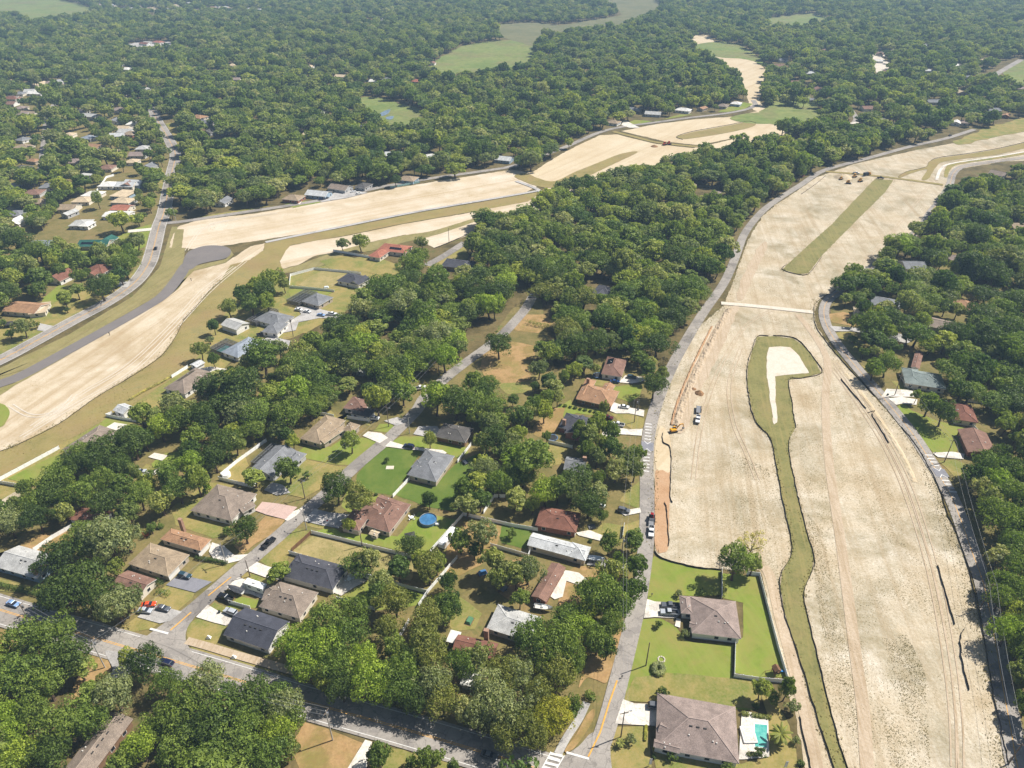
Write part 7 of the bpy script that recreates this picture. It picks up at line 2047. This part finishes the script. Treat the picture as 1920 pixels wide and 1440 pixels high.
trailer('flat trailer behind the white pickup on the open sand', (1310, 764), (1309, 778))
trailer('low flat trailer behind the white pickup on the central street', (1222, 970), (1221, 986))
def small_machine(label, a, b, col, z=0.38, big=1.0):
    """tracked loader: tracks, body, cab, lift arms, bucket"""
    root, _ = thing_at('track_loader', label, 'loader', a, b, z)
    root.scale = (big, big, big)
    for s in (-1, 1):
        MB().prism([(-1.1, .15), (-.9, 0), (.9, 0), (1.1, .15), (1.1, .55), (.9, .7), (-.9, .7), (-1.1, .55)], s * .75 - .2, s * .75 + .2).build('track', M['tyre'], root)
        MB().prism([(-1.0, 1.5), (-.8, 1.7), (1.2, .7), (1.35, .4), (1.2, .35), (1.0, .55)], s * .5 - .07, s * .5 + .07).build('lift_arm', paint(col), root)
    MB().prism([(-1.2, .5), (.5, .5), (.6, .9), (-.3, 1.2), (-1.2, 1.3)], -.55, .55).build('body', paint(col), root)
    MB().prism([(-.5, 1.15), (.55, .9), (.5, 1.95), (-.45, 2.0)], -.42, .42).build('cab', M['glass'], root)
    m = MB(); m.box(-.55, .6, -.5, .5, 2.0, 2.08); m.build('cab_roof', paint(col), root)
    MB().prism([(1.2, .15), (1.9, .15), (1.3, .75), (1.2, .75)], -.9, .9).build('bucket', M['metal_grey'], root)
small_machine('red tracked loader riding on the trailer of the central street', (1222, 968), (1221, 981), 'red', 1.12)
def boat(label, a, b, cover=None):
    root, _ = thing_at('boat', label, 'boat', a, b)
    V = []
    m = MB()
    secs = [(-3, .95, .9), (-1, 1.1, .9), (1, 1.0, 1.0), (2.4, .6, 1.15), (3.2, .05, 1.3)]
    for (x0, w0, h0), (x1, w1, h1) in zip(secs, secs[1:]):
        for s in (-1, 1):
            f = [(x0, s * w0, .5 + h0), (x1, s * w1, .5 + h1), (x1, s * w1 * .4, .55), (x0, s * w0 * .4, .5)]
            m.face(f if s > 0 else f[::-1])
        m.face([(x0, -w0 * .4, .5), (x0, w0 * .4, .5), (x1, w1 * .4, .55), (x1, -w1 * .4, .55)])
    m.face([(-3, -.95, 1.4), (-3, .95, 1.4), (-3, .38, .5), (-3, -.38, .5)])
    m.build('hull', M['car_white'], root)
    if cover:
        m = MB()
        for (x0, w0, h0), (x1, w1, h1) in zip(secs, secs[1:]):
            for s in (-1, 1):
                f = [(x0, 0, .95 + h0), (x1, 0, .8 + h1), (x1, s * w1 * 1.05, .48 + h1), (x0, s * w0 * 1.05, .48 + h0)]
                m.face(f if s < 0 else f[::-1])
        m.build('cover', cover, root)
    else:
        m = MB(); m.box(-2.6, 1.6, -.75, .75, 1.0, 1.08); m.build('deck', M['vent_light'], root)
        m = MB(); m.box(-.6, .2, -.35, .35, 1.08, 1.7, top=(.15, .05)); m.build('console', M['car_white'], root)
        m = MB(); m.box(-3.3, -2.9, -.25, .25, .8, 1.9, top=(.08, .08)); m.build('outboard_motor', M['black_plastic'], root)
    m = MB(); m.box(-2.6, 3.6, -.08, .08, .3, .42); m.box(-2.0, -1.8, -1.0, 1.0, .3, .42); m.build('trailer_frame', M['metal_grey'], root)
    add_wheels(root, (-1.0,), 1.05)
boat('boat under a dark grey cover in the drive beside the camper', (456, 1116), (432, 1106), plain('boat_cover', '#46474b', 0.9, 0.1))
boat('open white boat on its trailer under trees below the winding paths', (1004, 1142), (1032, 1146))
boat('boat under a pale cover before the silver metal roof', (1105, 1051), (1128, 1054), plain('boat_cover_pale', '#cdd3d6', 0.9, 0.1))
# excavator on the sand
ex, _ = thing_at('excavator', 'yellow excavator digging at the lower end of the trench', 'excavator', (1254, 812), (1272, 808), 0.2)
ex.scale = (0.75, 0.75, 0.75)
YM = paint('yellow')
for s in (-1, 1):
    MB().prism([(-2.0, .2), (-1.7, 0), (1.7, 0), (2.0, .2), (2.0, .7), (1.7, .95), (-1.7, .95), (-2.0, .7)], s * 1.15 - .3, s * 1.15 + .3).build('track', M['tyre'], ex)
m = MB(); m.box(-.9, .9, -.9, .9, .6, 1.05); m.build('undercarriage', M['black_plastic'], ex)
MB().prism([(-2.3, 1.1), (1.3, 1.1), (1.3, 1.7), (.2, 2.1), (-2.0, 2.15), (-2.4, 1.8)], -1.3, 1.3).build('engine_house', YM, ex)
cb = MB().prism([(0.0, 1.7), (1.5, 1.7), (1.55, 2.3), (1.1, 3.1), (0.0, 3.15)], .35, 1.3).build('cab', M['glass'], ex)
m = MB(); m.box(-.05, 1.15, .33, 1.32, 3.1, 3.2); m.build('cab_roof', YM, cb)
MB().prism([(1.0, 1.8), (1.6, 1.7), (3.8, 4.2), (5.6, 4.3), (5.5, 4.7), (3.5, 4.8)], -.3, .15).build('boom', YM, ex)
MB().prism([(5.2, 4.8), (5.9, 4.6), (6.5, 1.9), (6.2, 1.8)], -.22, .08).build('stick', YM, ex)
MB().prism([(6.0, 1.9), (6.7, 1.9), (6.6, 1.0), (5.6, .6), (5.7, 1.2)], -.6, .45).build('bucket', M['metal_grey'], ex)
for a in [('yellow machine leftmost of the group on the far sand', (1573, 338), (1580, 336), 'yellow', .2, 1.3), ('yellow machine in front of the far sand group', (1585, 344), (1595, 345), 'yellow', .2, 1.5), ('yellow machine in the middle of the far sand group', (1598, 334), (1606, 331), 'yellow', .2, 1.5),
          ('yellow machine lowest right of the far sand group', (1608, 342), (1617, 340), 'yellow', .2, 1.5), ('orange red machine on the gravel crossing, left of two', (1243, 273), (1249, 272), 'orange', .35, 1.6), ('orange red machine on the gravel crossing, right of two', (1251, 272), (1257, 271), 'orange', .35, 1.6)]:
    small_machine(*a)
def dump_truck(label, a, b):
    root, _ = thing_at('dump_truck', label, 'truck', a, b, .2)
    MB().prism([(-3.8, 1.3), (1.2, 1.1), (1.3, 2.9), (-3.6, 2.9)], -1.25, 1.25).build('bed', M['black_plastic'], root)
    MB().prism([(1.5, .8), (4.0, .8), (4.0, 1.7), (2.9, 1.9), (2.6, 3.0), (1.5, 3.0)], -1.15, 1.15).build('cab', YM, root)
    m = MB(); m.box(2.5, 2.95, -1.0, 1.0, 1.95, 2.85); m.build('windscreen', M['glass'], root)
    for x in (-2.9, -1.6, 2.9):
        for s in (-1, 1):
            o = link('wheel', wheel_me, root, (x, s * 1.05, .5), scale=(1.5, 1.6, 1.5)); link('rim', rim_me, o)
dump_truck('yellow and black dump truck at the right of the far sand group', (1616, 331), (1634, 328))
def heap(label, c, r, h, mat, name='soil_heap', cat='heap'):
    m = MB()
    n, k = 14, 5
    rows = []
    for j in range(k):
        t = j / (k - 1)
        rows.append([(math.cos(6.283 * i / n) * r * (1 - t) * (1 + .25 * mnoise.noise(Vector((i, j, r)))), math.sin(6.283 * i / n) * r * (1 - t) * (1 + .25 * mnoise.noise(Vector((j, i, r)))), h * math.sin(t * 1.57) * (1 + .2 * mnoise.noise(Vector((i * .7, j, 1))))) for i in range(n)])
    for j in range(k - 1):
        for i in range(n):
            m.face([rows[j][i], rows[j][(i + 1) % n], rows[j + 1][(i + 1) % n], rows[j + 1][i]])
    o = m.build(name, mat); o.location = g(*c) + Vector((0, 0, .05))
    return tag(o, label, cat)
heap('dark brown soil heap beside the trench above the white pickup', (1311, 738), 2.4, 1.6, M['dirt_brown'])
heap('pale sand heap behind the yellow machines', (1580, 333), 8, 3.2, M['sand_far'])
heap('small dark soil heap beside the two orange machines', (1227, 275), 4, 1.6, M['dirt_brown'])
heap('low brown soil heap on the bank by the trench', (1300, 730), 1.6, 0.8, M['dirt_brown'])

# ------------------------------------------------------------------ gardens: pools, sheds, trampolines
pool = tag(empty('swimming_pool', g(1420, 1378)), 'rectangular turquoise swimming pool on the white patio', 'pool')
c0 = g(1420, 1378)
def flat_px(name, px, mat, z, parent, base):
    m = MB(); P = [g(*p) - base for p in px]
    a = sum(P[i].x * P[(i + 1) % len(P)].y - P[(i + 1) % len(P)].x * P[i].y for i in range(len(P)))
    if a < 0: P.reverse()
    m.face([(p.x, p.y, z) for p in P]); return m.build(name, mat, parent)
flat_px('coping', [(1412, 1356), (1440, 1358), (1439, 1406), (1412, 1404), (1412, 1394), (1392, 1392), (1392, 1366), (1412, 1367)], M['paint_white'], 0.41, pool, c0)
flat_px('water', [(1415, 1359), (1438, 1361), (1437, 1403), (1415, 1401)], m_pool, 0.43, pool, c0)
sp = g(1403, 1380) - c0
m = MB(); m.box(-1.9, 1.9, -2.4, 2.4, 0.3, 0.85); o = m.build('spa', M['paint_white'], pool); o.location = (sp.x, sp.y, 0)
m = MB(); m.box(-1.5, 1.5, -2.0, 2.0, 0.86, 0.9); m.build('spa_cover', M['concrete'], o)
rp_ = tag(empty('round_pool', g(803, 978)), 'round blue above ground pool with a cover', 'pool')
m = MB(); m.tube((0, 0, 0), (0, 0, 1.3), 3.3, 3.3, 28, cap=False); m.tube((0, 0, 0), (0, 0, 1.25), 3.25, 3.25, 28, cap=False); m.build('pool_wall', plain('pool_wall', '#5c7f9e', 0.5), rp_)
MB().tube((0, 0, 1.0), (0, 0, 1.1), 3.2, 3.2, 28).build('water', plain('pool_cover', '#3f6f97', 0.35, 0.3, 0.6), rp_)
m = MB()
for i in range(28):
    a0, a1 = 6.283 * i / 28, 6.283 * (i + 1) / 28
    m.tube((3.3 * math.cos(a0), 3.3 * math.sin(a0), 1.32), (3.3 * math.cos(a1), 3.3 * math.sin(a1), 1.32), .12, n=5, cap=False)
m.build('rim', M['metal_grey'], rp_)
m = MB(); m.box(2.9, 4.3, -2.4, -1.6, 0, .9); m.build('steps', M['paint_white'], rp_)
def shed(label, A_, B_, C_, rc, wc, eave=2.2, **k):
    house(label, '', A_, B_, C_, rc, wc, 'gable', eave=eave, pitch=0.3, vents=0, name='shed', cat='shed', windows=(0,), door=None, reg=False)
shed('small tan garden shed behind the brown cross hipped house', (691, 1001), (706, 1006), (713, 997), 'cream', 'tan')
shed('small grey cabinet like shed beside the charcoal house patio', (681, 1080), (690, 1083), (694, 1076), 'grey', 'grey', 2.0)
shed('little white shed below the blue grey verge house', (355, 684), (368, 689), (380, 678), 'silver', 'white')
shed('pale shed roof deep in the central wood beside the houses', (665, 697), (682, 700), (690, 690), 'pale', 'grey')
shed('small white outbuilding at the left edge trees', (6, 392), (20, 394), (24, 384), 'silver', 'blue')
shed('grey shed beside the left highway oaks', (60, 474), (80, 476), (84, 468), 'grey', 'grey')
def gazebo(label, c, s=1.6):
    root = tag(empty('gazebo', g(*c), 0.3), label, 'gazebo')
    for x in (-s, s):
        for y in (-s, s):
            m = MB(); m.box(x - .07, x + .07, y - .07, y + .07, 0, 2.2); m.build('post', M['black_plastic'], root)
    m = MB(); m.box(-s - .3, s + .3, -s - .3, s + .3, 2.2, 2.7, top=(s, s)); m.build('canopy', M['vent_dark'], root)
gazebo('small black garden gazebo on the lawn below the round pool', (770, 1013))
gazebo('dark canopy beside the brown low roof across the highway', (22, 612), 2.0)
def trampoline(label, c, r=2.0):
    root = tag(empty('trampoline', g(*c)), label, 'trampoline')
    MB().tube((0, 0, .78), (0, 0, .84), r * .85, r * .85, 20).build('mat', M['black_plastic'], root)
    m = MB()
    for i in range(20):
        a0, a1 = 6.283 * i / 20, 6.283 * (i + 1) / 20
        m.face([(r * .86 * math.cos(a0), r * .86 * math.sin(a0), .86), (r * math.cos(a0), r * math.sin(a0), .86), (r * math.cos(a1), r * math.sin(a1), .86), (r * .86 * math.cos(a1), r * .86 * math.sin(a1), .86)])
    m.build('pad', plain('tramp_pad', '#4a6a8c', .7), root)
    for i in range(6):
        a0 = 6.283 * i / 6
        MB().tube((r * math.cos(a0), r * math.sin(a0), 0), (r * math.cos(a0), r * math.sin(a0), 2.4), .05, n=5).build('pole', M['metal_grey'], root)
trampoline('round trampoline left of the chestnut solar house', (1121, 706), 2.6)
trampoline('round dark trampoline in the yard of the charcoal house', (1036, 823), 2.4)
pl = tag(empty('playset', g(1453, 1263), 0.2), 'wooden play tower with a blue slide in the fenced lawn corner', 'playset')
for x in (-.8, .8):
    for y in (-.8, .8):
        m = MB(); m.box(x - .07, x + .07, y - .07, y + .07, 0, 2.6); m.build('post', M['wood_fence'], pl)
m = MB(); m.box(-.9, .9, -.9, .9, 1.3, 1.42); m.build('platform', M['wood_fence'], pl)
MB().prism([(-1.1, 2.5), (1.1, 2.5), (0, 3.3)], -1.1, 1.1).build('roof', M['wood_fence'], pl)
MB().prism([(.9, 1.3), (3.0, .15), (3.0, .3), (.9, 1.5)], -.35, .35).build('slide', plain('slide_blue', '#3b86c4', .4), pl)
m = MB(); m.tube((-1, 0, 2.3), (-3.6, 0, 2.3), .06, n=5); m.tube((-3.6, -.8, 0), (-3.6, 0, 2.3), .06, n=5); m.tube((-3.6, .8, 0), (-3.6, 0, 2.3), .06, n=5); m.build('swing_beam', M['wood_fence'], pl)
def mailbox(label, c):
    root = tag(empty('mailbox', g(*c), 0.5), label, 'mailbox')
    m = MB(); m.box(-.06, .06, -.06, .06, 0, 1.05); m.build('post', M['wood_fence'], root)
    MB().prism([(-.28, 1.05), (.28, 1.05), (.28, 1.25), (.15, 1.36), (-.15, 1.36), (-.28, 1.25)], -.15, .15).build('box', M['vent_dark'], root)
for i, (lb, c) in enumerate([('mailbox by the drive of the charcoal hip house', (486, 1051)), ('mailbox at the drive of the taupe hip house', (453, 1082)), ('mailbox beside the corner lawn of the slate gabled house', (396, 1130)), ('mailbox by the drive of the reddish tan house', (462, 1034)), ('mailbox on the verge before the dry lot', (556, 978)),
                             ('mailbox beside the two pickups drive of the mauve house', (1222, 1118)), ('mailbox beside the ring shrub lawn by the road', (1166, 1272)), ('mailbox at the drive of the brown right house', (1752, 852))]):
    mailbox(lb, c)
st = tag(empty('stone_ring', g(1240, 1237)), 'small pale stone ring planted on the big lawn', 'stone ring')
for i in range(9):
    a0 = 6.283 * i / 9
    m = MB(); m.box(-.32, .32, -.22, .22, 0, .3, top=(.08, .06)); o = m.build('stone', M['sand_pale'], st); o.location = (1.0 * math.cos(a0), 1.0 * math.sin(a0), .06); o.rotation_euler = (0, 0, a0 + 1.57)
ti = tag(empty('tree_ring', g(731, 877)), 'pale square planting bed with a tiny tree on the bright lawn', 'planting bed')
m = MB(); m.box(-1.7, 1.7, -1.2, 1.2, 0, .22, top=(.2, .2)); m.build('bed', M['sand_pale'], ti)
tk = tag(empty('water_tank', g(425, 893)), 'round white tank behind the white fence left of the brown hip house', 'tank')
MB().tube((0, 0, 0), (0, 0, 1.7), 1.7, 1.7, 18).build('drum', M['vinyl'], tk)
MB().tube((0, 0, 1.7), (0, 0, 2.2), 1.65, .3, 18).build('lid', M['vinyl'], tk)
for lb, c in [('dark marker post standing alone on the left sand', (359, 527)), ('tiny dark post on the left sand near the verge road', (206, 629))]:
    r_ = tag(empty('marker_post', g(*c)), lb, 'post')
    MB().tube((0, 0, 0), (0, 0, 1.8), .16, .12, 6).build('stem', M['vent_dark'], r_)
    m = MB(); m.box(-.3, .3, -.06, .06, 1.3, 1.9); m.build('plate', M['vent_dark'], r_)
for lb, c in [('white feather banner left of the mauve house entrance', (1216, 1436)), ('white feather banner below the palm at the bottom edge', (1469, 1441))]:
    r_ = tag(empty('feather_banner', g(*c)), lb, 'banner')
    MB().tube((0, 0, 0), (0, 0, 3.6), .04, .03, 5).build('pole', M['metal_grey'], r_)
    m = MB(); m.box(.04, .75, -.012, .012, .7, 3.5, top=(0, 0)); m.build('cloth', M['vinyl'], r_)
for lb, c in [('red and white lounge float left on the grey drive', (614, 980)), ('white garden statue on the corner lawn of the slate house', (392, 1197)), ('white boulder cluster on the verge by the main road', (439, 1234))]:
    r_ = tag(empty('garden_ornament', g(*c)), lb, 'ornament')
    m = MB(); m.box(-.7, .7, -.5, .5, .3, .9, top=(.25, .2)); m.build('base', M['vinyl'], r_)
    m = MB(); m.box(-.3, .3, -.3, .3, .9, 1.4, top=(.12, .12)); m.build('top', plain('float_red', '#c23a3a', .6) if 'red' in lb else M['vinyl'], r_)

# small clutter of the yards
plain('tarp_blue', '#3c6d9c', 0.6); plain('tarp_green', '#4d7a58', 0.7); plain('bin_green', '#2f4a36', 0.6)
def clutter(name, label, cat, c, kind, mat, rz):
    r_ = tag(empty(name, g(*c), rz), label, cat)
    if kind == 'bin':
        m = MB(); m.box(-.3, .3, -.35, .35, .05, 1.0); m.build('body', mat, r_)
        m = MB(); m.box(-.34, .34, -.4, .4, 1.0, 1.1); m.build('lid', M['black_plastic'], r_)
    elif kind == 'table':
        MB().tube((0, 0, .68), (0, 0, .74), .8, n=12).build('top', mat, r_)
        MB().tube((0, 0, 0), (0, 0, .68), .07, n=6).build('leg', M['metal_grey'], r_)
        for i in range(4):
            a0 = 1.57 * i + .4
            m = MB(); m.box(-.25, .25, -.25, .25, .4, .46); m.box(.2, .25, -.25, .25, .46, .95); o = m.build('chair', M['vinyl'], r_); o.location = (1.3 * math.cos(a0), 1.3 * math.sin(a0), 0); o.rotation_euler = (0, 0, a0)
    elif kind == 'tarp':
        m = MB(); m.box(-1.6, 1.6, -1.0, 1.0, 0, 1.1, top=(.5, .35)); m.build('cover', mat, r_)
        m = MB(); m.box(-1.8, 1.8, -1.2, 1.2, 0, .12); m.build('pallet', M['wood_fence'], r_)
    else:
        m = MB(); m.box(-1.3, 1.3, -.9, .9, .35, .5); m.build('bed', M['metal_grey'], r_)
        for s in (-1, 1):
            m = MB(); m.box(-1.3, 1.3, s * .9 - .04, s * .9 + .04, .5, .95); m.build('side', mat, r_)
            o = link('wheel', wheel_me, r_, (0, s * 1.05, .34)); link('rim', rim_me, o)
        m = MB(); m.box(1.3, 2.3, -.05, .05, .38, .46); m.build('tow_bar', M['metal_grey'], r_)
for k_, (nm, lb, ct, c_, kd, mt_, rz_) in enumerate([
 ('tarp_stack', 'blue tarp covered stack in the bare yard below the white fence', 'tarp', (905, 1075), 'tarp', 'tarp_blue', .4),
 ('yard_trailer', 'small open yard trailer among the trees left of the winding paths', 'trailer', (945, 1105), 'cart', 'paint_grey', .9),
 ('tarp_stack', 'green tarp covered stack behind the dull red chimney house', 'tarp', (880, 1165), 'tarp', 'tarp_green', 1.2),
 ('garden_table', 'white garden table with chairs on the charcoal house patio', 'table', (655, 1088), 'table', 'vinyl', 0),
 ('garden_table', 'garden table with chairs on the patio beside the round pool', 'table', (772, 972), 'table', 'vinyl', .5),
 ('rubbish_bin', 'dark green rubbish bin beside the slate gabled house drive', 'bin', (412, 1150), 'bin', 'bin_green', .3),
 ('rubbish_bin', 'dark rubbish bin at the drive of the orange tan house', 'bin', (1196, 770), 'bin', 'black_plastic', .3),
 ('rubbish_bin', 'dark green rubbish bin by the white drives right of the sand', 'bin', (1664, 742), 'bin', 'bin_green', .3),
 ('yard_trailer', 'small dark trailer behind the grey hip house on the bright lawns', 'trailer', (872, 868), 'cart', 'black_plastic', 2.2),
 ('tarp_stack', 'pale covered stack beside the square dry yard fence', 'tarp', (612, 540), 'tarp', 'boat_cover_pale', .2),
 ('yard_trailer', 'grey trailer beside the rusty red hip house', 'trailer', (1110, 990), 'cart', 'paint_grey', .2),
 ('tarp_stack', 'blue covered stack beside the brown verge house', 'tarp', (232, 812), 'tarp', 'tarp_blue', .6),
]):
    clutter(nm, lb, ct, c_, kd, M[mt_], rz_)

# ------------------------------------------------------------------ weeds on the sand, dead wood
wr = np.random.default_rng(12)
V, F = [], []
def tufts(poly_px, n, smin, smax, thr, fr=0.03, off=0.0):
    P = [g(*p) for p in poly_px]
    X = wr.uniform(min(p.x for p in P), max(p.x for p in P), n * 6); Y = wr.uniform(min(p.y for p in P), max(p.y for p in P), n * 6)
    k = inpoly(X, Y, [(p.x, p.y) for p in P])
    cnt = 0
    for x, y in zip(X[k], Y[k]):
        d = mnoise.noise(Vector((x * fr, y * fr * 0.6, off))) + 0.6 * mnoise.noise(Vector((x * fr * 4, y * fr * 2, off + 5)))
        if d < thr + wr.uniform(-0.25, 0.25):
            continue
        s = wr.uniform(smin, smax) * 0.62
        for q in range(3):
            a0 = wr.uniform(0, 6.28)
            dx, dy = math.cos(a0) * s, math.sin(a0) * s
            b0 = len(V)
            h = s * wr.uniform(0.2, 0.55)
            V.extend([(x - dx * .5, y - dy * .5, 0.1), (x + dx * .5 - dy * .3, y + dy * .5 + dx * .3, 0.1 + h * .4), (x + dx * .2, y + dy * .2, 0.1 + h)])
            F.append((b0, b0 + 1, b0 + 2))
        cnt += 1
        if cnt >= n:
            break
tufts([(1600, 620), (1720, 850), (1800, 1010), (1860, 1270), (1890, 1440), (1640, 1440), (1540, 1220), (1500, 880), (1500, 720), (1560, 700)], 4500, 0.2, 0.6, 0.28)
tufts([(1500, 860), (1530, 1000), (1540, 1060), (1525, 1110), (1560, 1260), (1610, 1440), (1660, 1440), (1600, 1120), (1560, 880), (1500, 740)], 3000, 0.2, 0.6, 0.1, off=3)
tufts([(1260, 850), (1380, 850), (1440, 880), (1465, 960), (1475, 1030), (1455, 1070), (1260, 1045)], 2800, 0.25, 0.8, 0.2, off=7)
tufts([(1400, 620), (1380, 700), (1405, 780), (1440, 830), (1420, 860), (1300, 860), (1330, 700)], 700, 0.25, 0.6, 0.25, off=9)
tufts([(1700, 830), (1735, 840), (1800, 990), (1850, 1200), (1885, 1440), (1860, 1440), (1815, 1150), (1770, 990)], 1600, 0.3, 1.0, -0.1, off=11)
tufts([(1480, 560), (1400, 540), (1480, 440), (1600, 330), (1760, 350), (1640, 480)], 1200, 0.3, 0.8, 0.25, off=2)
tufts([(0, 740), (330, 545), (480, 460), (420, 520), (330, 630), (180, 745), (0, 845)], 900, 0.25, 0.7, 0.3, off=4)
tufts([(480, 450), (340, 460), (340, 425), (960, 320), (1000, 350)], 1000, 0.4, 0.9, 0.25, off=6)
tufts([(1225, 1035), (1232, 790), (1260, 715), (1320, 605), (1340, 590), (1270, 740), (1245, 800)], 700, 0.3, 0.9, -0.2, off=8)
tufts([(0, 850), (300, 670), (400, 560), (440, 580), (330, 720), (0, 930)], 1800, 0.3, 0.9, 0.0, off=14)
tufts([(550, 1035), (590, 1005), (775, 1052), (772, 1088), (660, 1066)], 900, 0.2, 0.5, 0.0, 0.1, off=15)
tufts([(1512, 960), (1545, 1000), (1560, 1100), (1590, 1250), (1625, 1440), (1600, 1440), (1560, 1280), (1530, 1120)], 2600, 0.2, 0.6, -0.1, 0.08, off=21)
tufts([(1640, 1200), (1700, 1190), (1735, 1260), (1745, 1440), (1670, 1440), (1650, 1300)], 2600, 0.2, 0.6, 0.0, 0.06, off=22)
tufts([(1560, 870), (1640, 860), (1690, 950), (1700, 1030), (1640, 1010), (1590, 960)], 1500, 0.2, 0.55, 0.05, 0.06, off=23)
tufts([(1380, 930), (1440, 940), (1470, 1010), (1460, 1060), (1400, 1050), (1370, 990)], 1400, 0.2, 0.55, 0.0, 0.07, off=24)
def edge_tufts(px, n, spread):
    C = catmull([g(*q) for q in px], 8)
    for _ in range(n):
        i = wr.integers(0, len(C) - 1)
        q = C[i].lerp(C[i + 1], wr.random())
        x, y = q.x + wr.normal() * spread, q.y + wr.normal() * spread
        s = wr.uniform(0.25, 0.8)
        for _k in range(2):
            a0 = wr.uniform(0, 6.28); dx, dy = math.cos(a0) * s, math.sin(a0) * s
            b0 = len(V)
            V.extend([(x - dx * .5, y - dy * .5, 0.17), (x + dx * .5 - dy * .3, y + dy * .5 + dx * .3, 0.17 + s * .2), (x + dx * .2, y + dy * .2, 0.17 + s * .4)])
            F.append((b0, b0 + 1, b0 + 2))
edge_tufts(W1[:16], 700, 0.8); edge_tufts(W1[16:], 1000, 0.8); edge_tufts(W2, 700, 1.4); edge_tufts(S1[-18:], 2200, 1.6); edge_tufts(S1[8:24], 1200, 1.2); edge_tufts(S2[16:], 1200, 1.3)
wm = bpy.data.meshes.new('weeds'); wm.from_pydata(V, [], F); wm.materials.append(leaf_mat('leaf_weed', ['#6a6242', '#776e4c'], 0.3, (1.9, 1.9, 1.8))); wm.update()
tag(link('weeds', wm), 'low scattered weeds growing on the bare sand', 'weeds', kind='stuff')

# ------------------------------------------------------------------ haze
hz = MB(); hz.box(-9500, 9500, -1500, 12500, -1.0, HCAM + 2.0)
haze = hz.build('haze', None) if False else None
hme = bpy.data.meshes.new('haze'); hme.from_pydata(hz.v, [], hz.f); hme.update()
haze = tag(link('haze', hme), 'pale blue summer haze over the distant woods', 'haze', kind='stuff')
hm = bpy.data.materials.new('haze'); hm.use_nodes = True
hn = hm.node_tree
for nd in list(hn.nodes):
    if nd.type != 'OUTPUT_MATERIAL':
        hn.nodes.remove(nd)
pv = hn.nodes.new('ShaderNodeVolumePrincipled')
pv.inputs['Color'].default_value = (0.5, 0.73, 1.0, 1)
pv.inputs['Density'].default_value = 0.00016
pv.inputs['Anisotropy'].default_value = 0.0
hn.links.new(pv.outputs[0], hn.nodes['Material Output'].inputs['Volume'])
hme.materials.append(hm)
